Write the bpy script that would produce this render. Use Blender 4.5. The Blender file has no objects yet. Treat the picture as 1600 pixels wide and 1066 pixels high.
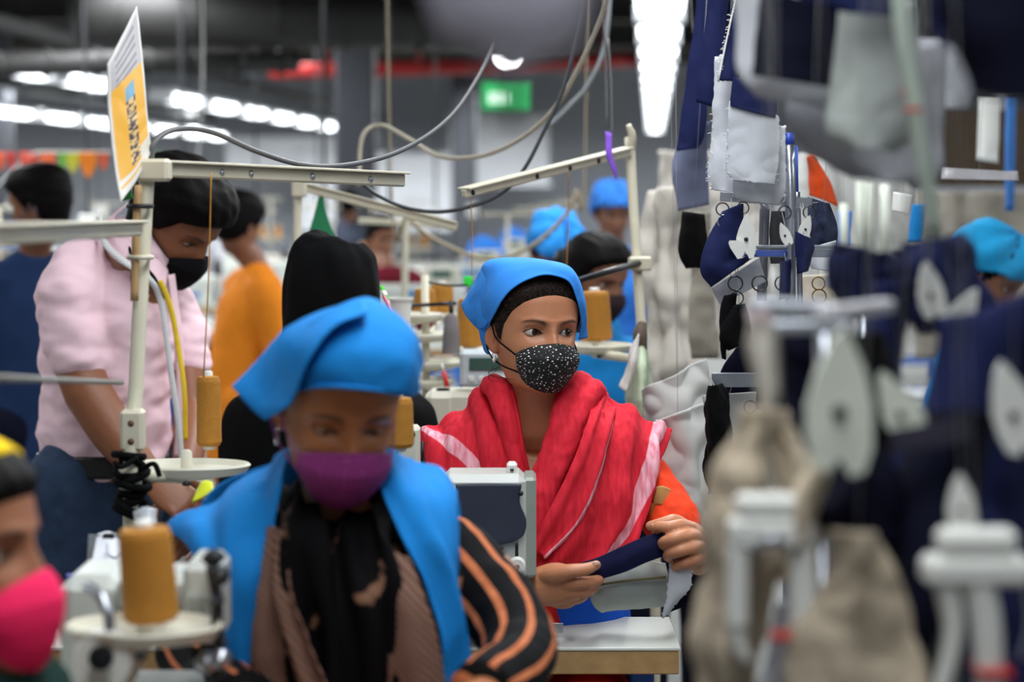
import bpy, bmesh, math, random
import numpy as np
from mathutils import Vector, Matrix, noise as mnoise

# ---------------------------------------------------------------- camera, world, light, exposure
sc = bpy.context.scene
COL = sc.collection
F = 70.0 / 36.0 * 1600.0            # focal length in pixels of the 1600 px frame
PITCH = math.atan((533 - 290) / F)
CAM = Vector((0, 0, 1.52))
cd = bpy.data.cameras.new('camera')
cam = bpy.data.objects.new('camera', cd)
COL.objects.link(cam)
cam.location = CAM
cam.rotation_euler = (math.pi / 2 - PITCH, 0, 0)
cd.lens = 70
cd.sensor_width = 36
cd.clip_start = 0.05
cd.clip_end = 200
cd.dof.use_dof = True
cd.dof.focus_distance = 3.43
cd.dof.aperture_fstop = 2.8
sc.camera = cam

w = bpy.data.worlds.new('world')
sc.world = w
w.use_nodes = True
w.node_tree.nodes['Background'].inputs[0].default_value = (0.85, 0.93, 1.0, 1)
w.node_tree.nodes['Background'].inputs[1].default_value = 0.36

sc.view_settings.view_transform = 'Standard'
sc.view_settings.look = 'None'
sc.view_settings.exposure = 0.0
sc.view_settings.gamma = 1.0
sc.view_settings.use_curve_mapping = False

ROWX = 220.0 / F                    # the rows of lamps and tables run towards (220/F, 1)
LAMP_Z = CAM.z + 0.95


def area(name, loc, sx, sy, power, rotz=0.0, col=(0.93, 0.97, 1.0)):
    l = bpy.data.lights.new(name, 'AREA')
    l.shape = 'RECTANGLE'
    l.size = sx
    l.size_y = sy
    l.energy = power
    l.color = col
    o = bpy.data.objects.new(name, l)
    o.location = loc
    o.rotation_euler = (0, 0, rotz)
    COL.objects.link(o)
    return o


# the fluorescent rows above the sewing lines (the part of each row that hangs above the frame), plus an added back wall wash
RZ = -math.atan(ROWX)
area('tube_row_and_wash_light', (0.28, 4.3, LAMP_Z + 0.25), 0.35, 8.6, 175, RZ)
area('tube_row_and_wash_light', (-3.2, 6.5, LAMP_Z + 0.35), 0.35, 9.0, 190, RZ)
area('tube_row_and_wash_light', (3.6, 6.0, LAMP_Z + 0.35), 0.35, 9.0, 190, RZ)
area('tube_row_and_wash_light', (-2.6, 15.0, LAMP_Z + 0.5), 0.5, 12.0, 520, RZ)
area('tube_row_and_wash_light', (3.0, 15.0, LAMP_Z + 0.5), 0.5, 12.0, 420, RZ)
area('tube_row_and_wash_light', (-7.0, 22.0, LAMP_Z + 0.4), 0.5, 22.0, 1500, RZ)
area('tube_row_and_wash_light', (0.2, 27.0, LAMP_Z + 0.4), 0.5, 14.0, 1000, RZ)
area('tube_row_and_wash_light', (-3.0, 36.0, LAMP_Z + 0.4), 20.0, 0.5, 2600, 0)  # added light to brighten the back wall and floor, not a lamp row


# ---------------------------------------------------------------- helpers
def P(px, py, d):
    """point seen at pixel (px, py) of the 1600x1066 frame, d metres in front of the camera"""
    x = (px - 800.0) / F * d
    v = -(py - 533.0) / F * d
    return Vector((x, d * math.cos(PITCH) + v * math.sin(PITCH), CAM.z - d * math.sin(PITCH) + v * math.cos(PITCH)))


def PP(lst, d0=0.0):
    return [P(a[0], a[1], d0 + a[2]) for a in lst]


def lin(c):
    out = []
    for v in c[:3]:
        v = v / 255.0
        out.append(v / 12.92 if v <= 0.04045 else ((v + 0.055) / 1.055) ** 2.4)
    return (out[0], out[1], out[2], 1.0)


MATS = {}


def M(name, col, rough=0.6, metal=0.0, var=0.12, scale=30.0, bump=0.0, bscale=400.0, spec=0.4, emit=0.0, sheen=0.0, attr=None, trans=0.0, stripes=None, alpha=1.0):
    """procedural material: base colour broken by noise, optional bump"""
    if name in MATS:
        return MATS[name]
    m = bpy.data.materials.new(name)
    m.use_nodes = True
    nt = m.node_tree
    b = nt.nodes['Principled BSDF']
    c = lin(col)
    b.inputs['Roughness'].default_value = rough
    b.inputs['Metallic'].default_value = metal
    b.inputs['Specular IOR Level'].default_value = .10 if (rough >= .75 and spec == .4) else spec
    tc = nt.nodes.new('ShaderNodeTexCoord')
    nz = nt.nodes.new('ShaderNodeTexNoise')
    nz.inputs['Scale'].default_value = scale
    nz.inputs['Detail'].default_value = 4
    nt.links.new(tc.outputs['Object'], nz.inputs['Vector'])
    mix = nt.nodes.new('ShaderNodeMix')
    mix.data_type = 'RGBA'
    mix.blend_type = 'MULTIPLY'
    mix.inputs[0].default_value = 1.0
    rmp = nt.nodes.new('ShaderNodeMapRange')
    rmp.inputs[1].default_value = 0.25
    rmp.inputs[2].default_value = 0.75
    rmp.inputs[3].default_value = 1.0 - var
    rmp.inputs[4].default_value = 1.0 + var
    nt.links.new(nz.outputs['Fac'], rmp.inputs[0])
    mix.inputs[6].default_value = c
    nt.links.new(rmp.outputs[0], mix.inputs[7])
    if attr:
        at = nt.nodes.new('ShaderNodeAttribute')
        at.attribute_name = attr
        nt.links.new(at.outputs['Color'], mix.inputs[6])
    nt.links.new(mix.outputs[2], b.inputs['Base Color'])
    if bump > 0:
        n2 = nt.nodes.new('ShaderNodeTexNoise')
        n2.inputs['Scale'].default_value = bscale
        n2.inputs['Detail'].default_value = 3
        nt.links.new(tc.outputs['Object'], n2.inputs['Vector'])
        bp = nt.nodes.new('ShaderNodeBump')
        bp.inputs['Strength'].default_value = bump
        bp.inputs['Distance'].default_value = 0.002
        nt.links.new(n2.outputs['Fac'], bp.inputs['Height'])
        nt.links.new(bp.outputs[0], b.inputs['Normal'])
    if emit > 0:
        b.inputs['Emission Color'].default_value = c
        b.inputs['Emission Strength'].default_value = emit
    if sheen > 0:
        b.inputs['Sheen Weight'].default_value = sheen
    if trans > 0:
        b.inputs['Transmission Weight'].default_value = trans
    if alpha < 1:
        b.inputs['Alpha'].default_value = alpha
    MATS[name] = m
    return m


def rootloc(p):
    v = Vector((0, 0, 0))
    while p is not None:
        v = v + p.location
        p = p.parent
    return v


def mk(name, verts, faces, mat, parent=None, smooth=True, cols=None, matidx=None):
    """one mesh object from world-space vertices; origin at the base of its box when it has no parent"""
    V = np.asarray([tuple(v) for v in verts], dtype=float) if not isinstance(verts, np.ndarray) else verts
    if parent is None:
        o3 = Vector(((V[:, 0].min() + V[:, 0].max()) / 2, (V[:, 1].min() + V[:, 1].max()) / 2, V[:, 2].min()))
    else:
        o3 = rootloc(parent)
    V = V - np.array(o3)
    me = bpy.data.meshes.new(name)
    me.from_pydata(V.tolist(), [], [tuple(f) for f in faces])
    mats = mat if isinstance(mat, (list, tuple)) else [mat]
    for m in mats:
        me.materials.append(m)
    if smooth:
        me.polygons.foreach_set('use_smooth', [True] * len(me.polygons))
    if matidx is not None:
        me.polygons.foreach_set('material_index', list(matidx))
    if cols is not None:
        ca = me.color_attributes.new('Col', 'FLOAT_COLOR', 'POINT')
        ca.data.foreach_set('color', np.asarray(cols, dtype=np.float32).ravel())
    me.update()
    o = bpy.data.objects.new(name, me)
    COL.objects.link(o)
    if parent is None:
        o.location = o3
    else:
        o.parent = parent
    return o


def thing(name, label, cat, loc=(0, 0, 0), group=None):
    o = bpy.data.objects.new(name, None)
    o.empty_display_size = 0.1
    COL.objects.link(o)
    o.location = loc
    o['label'] = label
    o['category'] = cat
    if group:
        o['group'] = group
    return o


def tag(o, label, cat, group=None):
    o['label'] = label
    o['category'] = cat
    if group:
        o['group'] = group
    return o


def struct(o):
    o['kind'] = 'structure'
    return o


def copy_tree(o, loc, rz=0.0, label=None, scale=None, parent=None):
    def rec(src, par):
        c = src.copy()
        COL.objects.link(c)
        c.parent = par
        for ch in src.children:
            rec(ch, c)
        return c
    c = rec(o, parent)
    c.location = loc
    c.rotation_euler = (0, 0, rz)
    if scale:
        c.scale = (scale, scale, scale)
    if label:
        c['label'] = label
    return c


class MB:
    """collects shapes that make up ONE part"""
    def __init__(self):
        self.v = []
        self.f = []

    def add(self, vf):
        n = len(self.v)
        self.v += [Vector(a) for a in vf[0]]
        self.f += [tuple(i + n for i in f) for f in vf[1]]
        return self

    def build(self, name, mat, parent=None, smooth=False, autos=True):
        o = mk(name, self.v, self.f, mat, parent, smooth)
        return o


def catmull(pts, n):
    """n points on a Catmull-Rom curve through pts (any dimension)"""
    A = np.asarray([tuple(p) for p in pts], dtype=float)
    k = len(A)
    if k == 2:
        t = np.linspace(0, 1, n)[:, None]
        return A[0] * (1 - t) + A[1] * t
    E = np.vstack([2 * A[0] - A[1], A, 2 * A[-1] - A[-2]])
    t = np.linspace(0, k - 1, n)
    i = np.minimum(t.astype(int), k - 2)
    u = (t - i)[:, None]
    p0, p1, p2, p3 = E[i], E[i + 1], E[i + 2], E[i + 3]
    return 0.5 * (2 * p1 + (p2 - p0) * u + (2 * p0 - 5 * p1 + 4 * p2 - p3) * u ** 2 + (3 * p1 - p0 - 3 * p2 + p3) * u ** 3)


def tubevf(pts, rad, n=10, seg=None, side=None, caps=True):
    """tube through pts; rad = number, list, or list of (rx, ry) with rx along 'side'"""
    pts = [tuple(p) for p in pts]
    k = len(pts)
    R = rad if isinstance(rad, (list, tuple)) else [rad] * k
    R = [(r, r) if not isinstance(r, (list, tuple)) else r for r in R]
    full = np.hstack([np.array(pts, float), np.array(R, float)])
    seg = seg or (k if k == 2 else (k - 1) * 6 + 1)
    S = catmull(full, seg)
    C = S[:, :3]
    RR = np.maximum(S[:, 3:5], 1e-5)
    T = np.gradient(C, axis=0)
    T /= np.linalg.norm(T, axis=1)[:, None] + 1e-12
    if side is None:
        s = np.cross(T[0], (0, 0, 1)) if abs(T[0][2]) < 0.9 else np.cross(T[0], (0, 1, 0))
    else:
        s = np.array(side, float)
    V = []
    for i in range(seg):
        s = s - T[i] * np.dot(s, T[i])
        s /= np.linalg.norm(s) + 1e-12
        b = np.cross(T[i], s)
        a = np.linspace(0, 2 * math.pi, n, endpoint=False)
        V.append(C[i] + np.outer(np.cos(a) * RR[i, 0], s) + np.outer(np.sin(a) * RR[i, 1], b))
    V = np.vstack(V)
    Fc = []
    for i in range(seg - 1):
        for j in range(n):
            j2 = (j + 1) % n
            Fc.append((i * n + j, i * n + j2, (i + 1) * n + j2, (i + 1) * n + j))
    V = V.tolist()
    if caps == 'round':
        for end in (0, seg - 1):
            c = C[end]
            t = T[end] * (-1 if end == 0 else 1)
            rr = RR[end].mean()
            base = list(range(end * n, end * n + n))
            ring = base
            for q in (0.5, 0.85):
                st = len(V)
                for j in base:
                    V.append((c + (np.array(V[j]) - c) * math.sqrt(1 - q * q) + t * rr * q).tolist())
                nr = list(range(st, st + n))
                for j in range(n):
                    j2 = (j + 1) % n
                    fc = (ring[j], ring[j2], nr[j2], nr[j])
                    Fc.append(fc if end else fc[::-1])
                ring = nr
            V.append((c + t * rr).tolist())
            for j in range(n):
                fc = (ring[j], ring[(j + 1) % n], len(V) - 1)
                Fc.append(fc if end else fc[::-1])
    elif caps:
        Fc.append(tuple(range(n))[::-1])
        Fc.append(tuple(range((seg - 1) * n, seg * n)))
    return V, Fc


def tube(name, pts, rad, mat, parent=None, n=10, seg=None, side=None, caps=True):
    v, f = tubevf(pts, rad, n, seg, side, caps)
    return mk(name, v, f, mat, parent, True)


def boxvf(c, s, rz=0.0, bev=0.004, R=None):
    """bevelled box, centre c, full size s"""
    c = np.array(tuple(c), float)
    h = np.array(s, float) / 2
    b = min(bev, h.min() * 0.45)
    V, idx = [], {}
    for sx in (-1, 1):
        for sy in (-1, 1):
            for sz in (-1, 1):
                sg = np.array((sx, sy, sz))
                for ax in range(3):
                    p = sg * (h - b)
                    p[ax] = sg[ax] * h[ax]
                    idx[(sx, sy, sz, ax)] = len(V)
                    V.append(p)
    Fc = []
    for ax in range(3):
        o = [(1, 2), (2, 0), (0, 1)][ax]
        for sg in (-1, 1):
            q = []
            for (a, bb) in ((-1, -1), (1, -1), (1, 1), (-1, 1)):
                k = [0, 0, 0]
                k[ax] = sg
                k[o[0]] = a
                k[o[1]] = bb
                q.append(idx[(k[0], k[1], k[2], ax)])
            Fc.append(tuple(q) if sg > 0 else tuple(q[::-1]))
    for ax in range(3):
        o = [(1, 2), (2, 0), (0, 1)][ax]
        for a in (-1, 1):
            for bb in (-1, 1):
                k1 = [0, 0, 0]
                k1[ax] = -1
                k1[o[0]] = a
                k1[o[1]] = bb
                k2 = list(k1)
                k2[ax] = 1
                q = (idx[(*k1, o[0])], idx[(*k2, o[0])], idx[(*k2, o[1])], idx[(*k1, o[1])])
                Fc.append(q if a * bb < 0 else q[::-1])
    for sx in (-1, 1):
        for sy in (-1, 1):
            for sz in (-1, 1):
                q = tuple(idx[(sx, sy, sz, a)] for a in range(3))
                Fc.append(q if sx * sy * sz > 0 else q[::-1])
    V = np.array(V)
    if R is not None:
        V = V @ np.array(R).T
    elif rz:
        cz, sz_ = math.cos(rz), math.sin(rz)
        V = V @ np.array(((cz, -sz_, 0), (sz_, cz, 0), (0, 0, 1))).T
    return (V + c).tolist(), Fc


def box(name, c, s, mat, parent=None, rz=0.0, bev=0.004, R=None):
    v, f = boxvf(c, s, rz, bev, R)
    return mk(name, v, f, mat, parent, False)


def frame_to(a, b, side=(0, 0, 1)):
    """rotation whose x axis runs a->b"""
    x = (Vector(b) - Vector(a)).normalized()
    s = Vector(side)
    y = s.cross(x).normalized()
    z = x.cross(y)
    return Matrix((x, y, z)).transposed()


def barvf(a, b, wy, wz, side=(0, 0, 1), bev=0.003):
    a, b = Vector(a), Vector(b)
    return boxvf((a + b) / 2, ((b - a).length, wy, wz), R=frame_to(a, b, side), bev=bev)


def lathevf(c, prof, n=24, R=None):
    """prof: list of (radius, z)"""
    V, Fc = [], []
    c = np.array(tuple(c), float)
    k = len(prof)
    for r, z in prof:
        for j in range(n):
            a = 2 * math.pi * j / n
            V.append((r * math.cos(a), r * math.sin(a), z))
    for i in range(k - 1):
        for j in range(n):
            j2 = (j + 1) % n
            Fc.append((i * n + j, i * n + j2, (i + 1) * n + j2, (i + 1) * n + j))
    Fc.append(tuple(range(n))[::-1])
    Fc.append(tuple(range((k - 1) * n, k * n)))
    V = np.array(V)
    if R is not None:
        V = V @ np.array(R).T
    return (V + c).tolist(), Fc


def lathe(name, c, prof, mat, parent=None, n=24, R=None):
    v, f = lathevf(c, prof, n, R)
    o = mk(name, v, f, mat, parent, True)
    autosmooth(o)
    return o


def autosmooth(o, ang=40):
    me = o.data
    bm = bmesh.new()
    bm.from_mesh(me)
    for e in bm.edges:
        if len(e.link_faces) == 2 and e.calc_face_angle(0) > math.radians(ang):
            e.smooth = False
    bm.to_mesh(me)
    bm.free()


def torusvf(c, R0, r, R=None, n=20, m=6):
    V, Fc = [], []
    for i in range(n):
        a = 2 * math.pi * i / n
        for j in range(m):
            b = 2 * math.pi * j / m
            V.append(((R0 + r * math.cos(b)) * math.cos(a), (R0 + r * math.cos(b)) * math.sin(a), r * math.sin(b)))
    for i in range(n):
        for j in range(m):
            Fc.append((i * m + j, ((i + 1) % n) * m + j, ((i + 1) % n) * m + (j + 1) % m, i * m + (j + 1) % m))
    V = np.array(V)
    if R is not None:
        V = V @ np.array(R).T
    return (V + np.array(tuple(c))).tolist(), Fc


def gridsurf(ctrl, nu, nv):
    """smooth surface through a grid of control points ctrl[row][col]"""
    C = np.array([[tuple(p) for p in r] for r in ctrl], float)
    A = np.array([catmull(C[i], nv) for i in range(C.shape[0])])
    B = np.array([catmull(A[:, j], nu) for j in range(nv)])
    return B.transpose(1, 0, 2)            # nu x nv x 3


def gridnormals(G):
    du = np.gradient(G, axis=0)
    dv = np.gradient(G, axis=1)
    N = np.cross(du, dv)
    return N / (np.linalg.norm(N, axis=2)[..., None] + 1e-12)


def nz3(p, s):
    return mnoise.noise((p[0] * s, p[1] * s, p[2] * s))


def patch(name, ctrl, mat, parent=None, nu=40, nv=40, thick=0.002, wr=0.0, wscale=14.0, seed=0.0, matfn=None, stretch=(1, 1, 1), fray=0.0, subname=None, colfn=None, pleat=None):
    """cloth: surface through control points, with creases and real thickness.
    matfn(u, v) -> material index"""
    G = gridsurf(ctrl, nu, nv)
    if pleat:                               # (height, folds across, drift along, sharpness)
        N = gridnormals(G)
        uu, vv = np.meshgrid(np.linspace(0, 1, nu), np.linspace(0, 1, nv), indexing='ij')
        s_ = np.sin(2 * math.pi * (pleat[1] * uu + pleat[2] * vv) + 1.7 * np.sin(3.1 * vv + 2 * uu))
        G = G + N * (pleat[0] * (s_ - .45 * s_ * s_))[..., None]
    if wr > 0:
        N = gridnormals(G)
        st = np.array(stretch)
        for i in range(nu):
            for j in range(nv):
                q = G[i, j] * st + seed
                d = nz3(q, wscale) + 0.5 * (abs(nz3(q + 7.3, wscale * 2.1)) - 0.25)
                G[i, j] += N[i, j] * wr * d
    if fray > 0:
        rnd = random.Random(int(seed * 97) + 5)
        for (sl, inn) in ((np.s_[0, :], np.s_[1, :]), (np.s_[-1, :], np.s_[-2, :]), (np.s_[:, 0], np.s_[:, 1]), (np.s_[:, -1], np.s_[:, -2])):
            e = G[sl]
            e += np.array([[rnd.uniform(-fray, fray) for _ in range(3)] for _ in range(len(e))])
    N = gridnormals(G)
    top = G + N * thick / 2
    bot = G - N * thick / 2
    V = np.vstack([top.reshape(-1, 3), bot.reshape(-1, 3)])
    n = nu * nv
    Fc, mi = [], []
    for i in range(nu - 1):
        for j in range(nv - 1):
            a, b, c, d = i * nv + j, (i + 1) * nv + j, (i + 1) * nv + j + 1, i * nv + j + 1
            k = matfn((i + 0.5) / (nu - 1), (j + 0.5) / (nv - 1)) if matfn else 0
            Fc.append((a, b, c, d))
            Fc.append((a + n, d + n, c + n, b + n))
            mi += [k, k]
    for i in range(nu - 1):
        for j in (0, nv - 1):
            a, b = i * nv + j, (i + 1) * nv + j
            Fc.append((a, a + n, b + n, b) if j == 0 else (a, b, b + n, a + n))
            mi.append(matfn((i + 0.5) / (nu - 1), j / (nv - 1)) if matfn else 0)
    for j in range(nv - 1):
        for i in (0, nu - 1):
            a, b = i * nv + j, i * nv + j + 1
            Fc.append((a, b, b + n, a + n) if i == 0 else (a, a + n, b + n, b))
            mi.append(matfn(i / (nu - 1), (j + 0.5) / (nv - 1)) if matfn else 0)
    cols = None
    if colfn:
        cc = [colfn(i / (nu - 1), j / (nv - 1)) for i in range(nu) for j in range(nv)]
        cols = cc + cc
    return mk(name, V, Fc, mat, parent, True, cols=cols, matidx=mi if matfn else None)


def remesh(parts, voxel, smooth=3, fac=0.5):
    """one continuous surface from overlapping closed shapes -> (V, F)"""
    V, Fc = [], []
    for v, f in parts:
        n = len(V)
        V += [tuple(a) for a in v]
        Fc += [tuple(i + n for i in q) for q in f]
    me = bpy.data.meshes.new('tmp')
    me.from_pydata(V, [], Fc)
    bm = bmesh.new()
    bm.from_mesh(me)
    bmesh.ops.recalc_face_normals(bm, faces=bm.faces)
    bm.to_mesh(me)
    bm.free()
    o = bpy.data.objects.new('tmp', me)
    COL.objects.link(o)
    md = o.modifiers.new('r', 'REMESH')
    md.mode = 'VOXEL'
    md.voxel_size = voxel
    if smooth:
        sm = o.modifiers.new('s', 'SMOOTH')
        sm.factor = fac
        sm.iterations = smooth
    dg = bpy.context.evaluated_depsgraph_get()
    ev = o.evaluated_get(dg)
    m2 = ev.to_mesh()
    vv = np.empty(len(m2.vertices) * 3)
    m2.vertices.foreach_get('co', vv)
    ff = [tuple(p.vertices) for p in m2.polygons]
    ev.to_mesh_clear()
    bpy.data.objects.remove(o)
    bpy.data.meshes.remove(me)
    return vv.reshape(-1, 3), ff


def wrinkle(V, Fc, amp, scale, stretch=(1, 1, 1), seed=0.0, fn=None):
    """push a cloth surface in and out along its normals"""
    me = bpy.data.meshes.new('tmp')
    me.from_pydata([tuple(a) for a in V], [], Fc)
    N = np.empty(len(V) * 3)
    me.vertices.foreach_get('normal', N)
    N = N.reshape(-1, 3)
    bpy.data.meshes.remove(me)
    V = np.array(V)
    out = V.copy()
    for i, p in enumerate(V):
        q = (p[0] * stretch[0] + seed, p[1] * stretch[1], p[2] * stretch[2])
        d = nz3(q, scale) + 0.5 * nz3(q, scale * 2.3)
        a = amp * (fn(p) if fn else 1.0)
        out[i] = p + N[i] * a * d
    return out


def smoothstep(x, a, b):
    t = np.clip((np.asarray(x, float) - a) / (b - a), 0, 1)
    return t * t * (3 - 2 * t)
# ---------------------------------------------------------------- people
HZ = np.array([-.118, -.116, -.112, -.104, -.094, -.078, -.058, -.034, 0.0, .022, .05])
HW = np.array([.004, .019, .030, .041, .0475, .0535, .0590, .0655, .0705, .0725, .0740])
HF = np.array([.050, .066, .076, .083, .0865, .0885, .0885, .088, .087, .0905, .0890])
HB = np.array([-.03, -.02, -.005, .012, .030, .050, .066, .080, .094, .100, .1010])


def head_profile(z):
    z = np.asarray(z, float)
    up = np.sqrt(np.clip(1 - ((z - .05) / .0625) ** 2, 1e-5, 1))
    up2 = np.clip(1 - ((z - .05) / .0625) ** 2, 1e-5, 1) ** 0.58
    hi = z > .05
    W = np.where(hi, HW[-1] * up, np.interp(z, HZ, HW))
    Fr = np.where(hi, HF[-1] * up2, np.interp(z, HZ, HF))
    B = np.where(hi, HB[-1] * up, np.interp(z, HZ, HB))
    return W, Fr, B


def face_y(x, z):
    """front surface of the smooth face at x, z (without nose and sockets)"""
    W, Fr, B = head_profile(z)
    q = np.clip(1 - (np.abs(x) / W) ** 2.25, 0, 1)
    return Fr * q ** (1 / 2.25)


EYE_X, EYE_R = .0315, .0122
EYE_Y = .0622


def head_grid(nz=150, na=150, eyes=True, open_up=.0058, open_lo=.0042, jaw=1.0):
    # rows: dense around the eyes; columns: dense in front
    zs = np.concatenate([np.linspace(-.1179, -.10, 14), np.linspace(-.10, -.018, int(nz * .28))[1:],
                         np.linspace(-.018, .03, int(nz * .40))[1:], np.linspace(.03, .1, int(nz * .22))[1:],
                         .1 + .01245 * np.sin(np.linspace(0, 1, 14) * math.pi / 2)[1:]])
    t = np.linspace(-1, 1, na, endpoint=False)
    a = math.pi * np.sign(t) * (0.45 * np.abs(t) + 0.55 * np.abs(t) ** 2.6)
    Z, A = np.meshgrid(zs, a, indexing='ij')
    W, Fr, B = head_profile(zs)
    # smooth the profile
    k = np.array([1, 2, 3, 2, 1.]) / 9
    for arr in (W, Fr, B):
        p = np.pad(arr, 2, mode='edge')
        arr[4:-10] = np.convolve(p, k, 'valid')[4:-10]
    W, Fr, B = W[:, None], Fr[:, None], B[:, None]
    n = 2.25
    ca, sa = np.cos(A), np.sin(A)
    rr = (np.abs(ca) ** n + np.abs(sa) ** n) ** (-1 / n)
    X = W * sa * rr
    Y = np.where(ca >= 0, Fr, B) * ca * rr
    front = smoothstep(Y, .0, .05)
    g = lambda x0, z0, sx, sz: np.exp(-((X - x0) / sx) ** 2 - ((Z - z0) / sz) ** 2)
    ax = np.abs(X)
    ga = lambda x0, z0, sx, sz: np.exp(-((ax - x0) / sx) ** 2 - ((Z - z0) / sz) ** 2)
    D = 0 * X
    D -= .0115 * ga(EYE_X, .001, .016, .0125)          # sockets
    D -= .004 * ga(.016, .002, .008, .012)             # inner corners
    D += .0030 * ga(.030, .0200, .020, .0075)          # brow ridge
    D += .0035 * ga(.046, -.030, .018, .018)           # cheekbones
    D -= .0030 * ga(.044, -.065, .016, .022)           # hollow below
    D += .0022 * g(0, -.104, .020, .013)               # chin
    D -= .0030 * g(0, -.089, .020, .006)
    # nose
    prof = np.interp(Z, [-.053, -.047, -.042, -.035, -.02, 0.0, .014, .026], [0, .011, .0205, .0215, .0145, .0075, .0025, 0])
    wid = np.interp(Z, [-.05, -.04, -.03, -.01, .01, .03], [.012, .0115, .0095, .0078, .0085, .014])
    D += prof * np.exp(-(X / wid) ** 2)
    D += .0085 * ga(.0115, -.043, .0062, .0075)        # nostrils
    # lips
    D += .0050 * np.exp(-(X / .021) ** 4) * (np.exp(-((Z + .0705) / .0045) ** 2) + 1.1 * np.exp(-((Z + .0795) / .0050) ** 2))
    D -= .0025 * np.exp(-(X / .023) ** 4) * np.exp(-((Z + .0752) / .0014) ** 2)
    Y = Y + D * front
    C = np.ones(X.shape + (3,))
    lash = 0 * X
    if eyes:
        for sgn in (-1, 1):
            dx = (X - sgn * EYE_X) * sgn
            dz = Z - .0010 * dx / .0145
            near = (np.abs(dx) < .021) & (np.abs(dz) < .016) & (Y > .02)
            rr2 = (EYE_R + .0011) ** 2 - (dx * .93) ** 2 - dz ** 2
            lid = EYE_Y + np.sqrt(np.clip(rr2, 0, None))
            Y = np.where(near & (rr2 > 0), np.maximum(Y, lid), Y)
            u = np.clip(1 - (dx / .0150) ** 2, 0, 1)
            up = open_up * u ** .75
            lo = -open_lo * u ** .8
            inside = near & (u > 0) & (dz < up) & (dz > lo)
            Y = np.where(inside, np.minimum(Y, EYE_Y + .002), Y)
            ed = np.exp(-((dz - up - .0005) / .0011) ** 2) * (np.abs(dx) < .0165) * near + .55 * np.exp(-((dz - lo + .0003) / .0009) ** 2) * (np.abs(dx) < .015) * near
            lash = np.maximum(lash, ed)
            # lid crease
            cr = np.exp(-((dz - up - .0045) / .0012) ** 2) * (np.abs(dx) < .016) * near
            Y = Y - .0008 * cr
    return X, Y, Z, A, lash


def grid_faces(nz, na):
    Fc = []
    for i in range(nz - 1):
        for j in range(na):
            j2 = (j + 1) % na
            Fc.append((i * na + j, i * na + j2, (i + 1) * na + j2, (i + 1) * na + j))
    return Fc


def head_rot(yaw, pitch=0.0, roll=0.0):
    """yaw 0 looks at the camera, + turns towards picture right; pitch + looks down; roll + tips the crown to picture right"""
    Rz = Matrix.Rotation(math.pi + math.radians(yaw), 3, 'Z')
    Rx = Matrix.Rotation(-math.radians(pitch), 3, 'X')
    Ry = Matrix.Rotation(-math.radians(roll), 3, 'Y')
    return Rz @ Rx @ Ry


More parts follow.
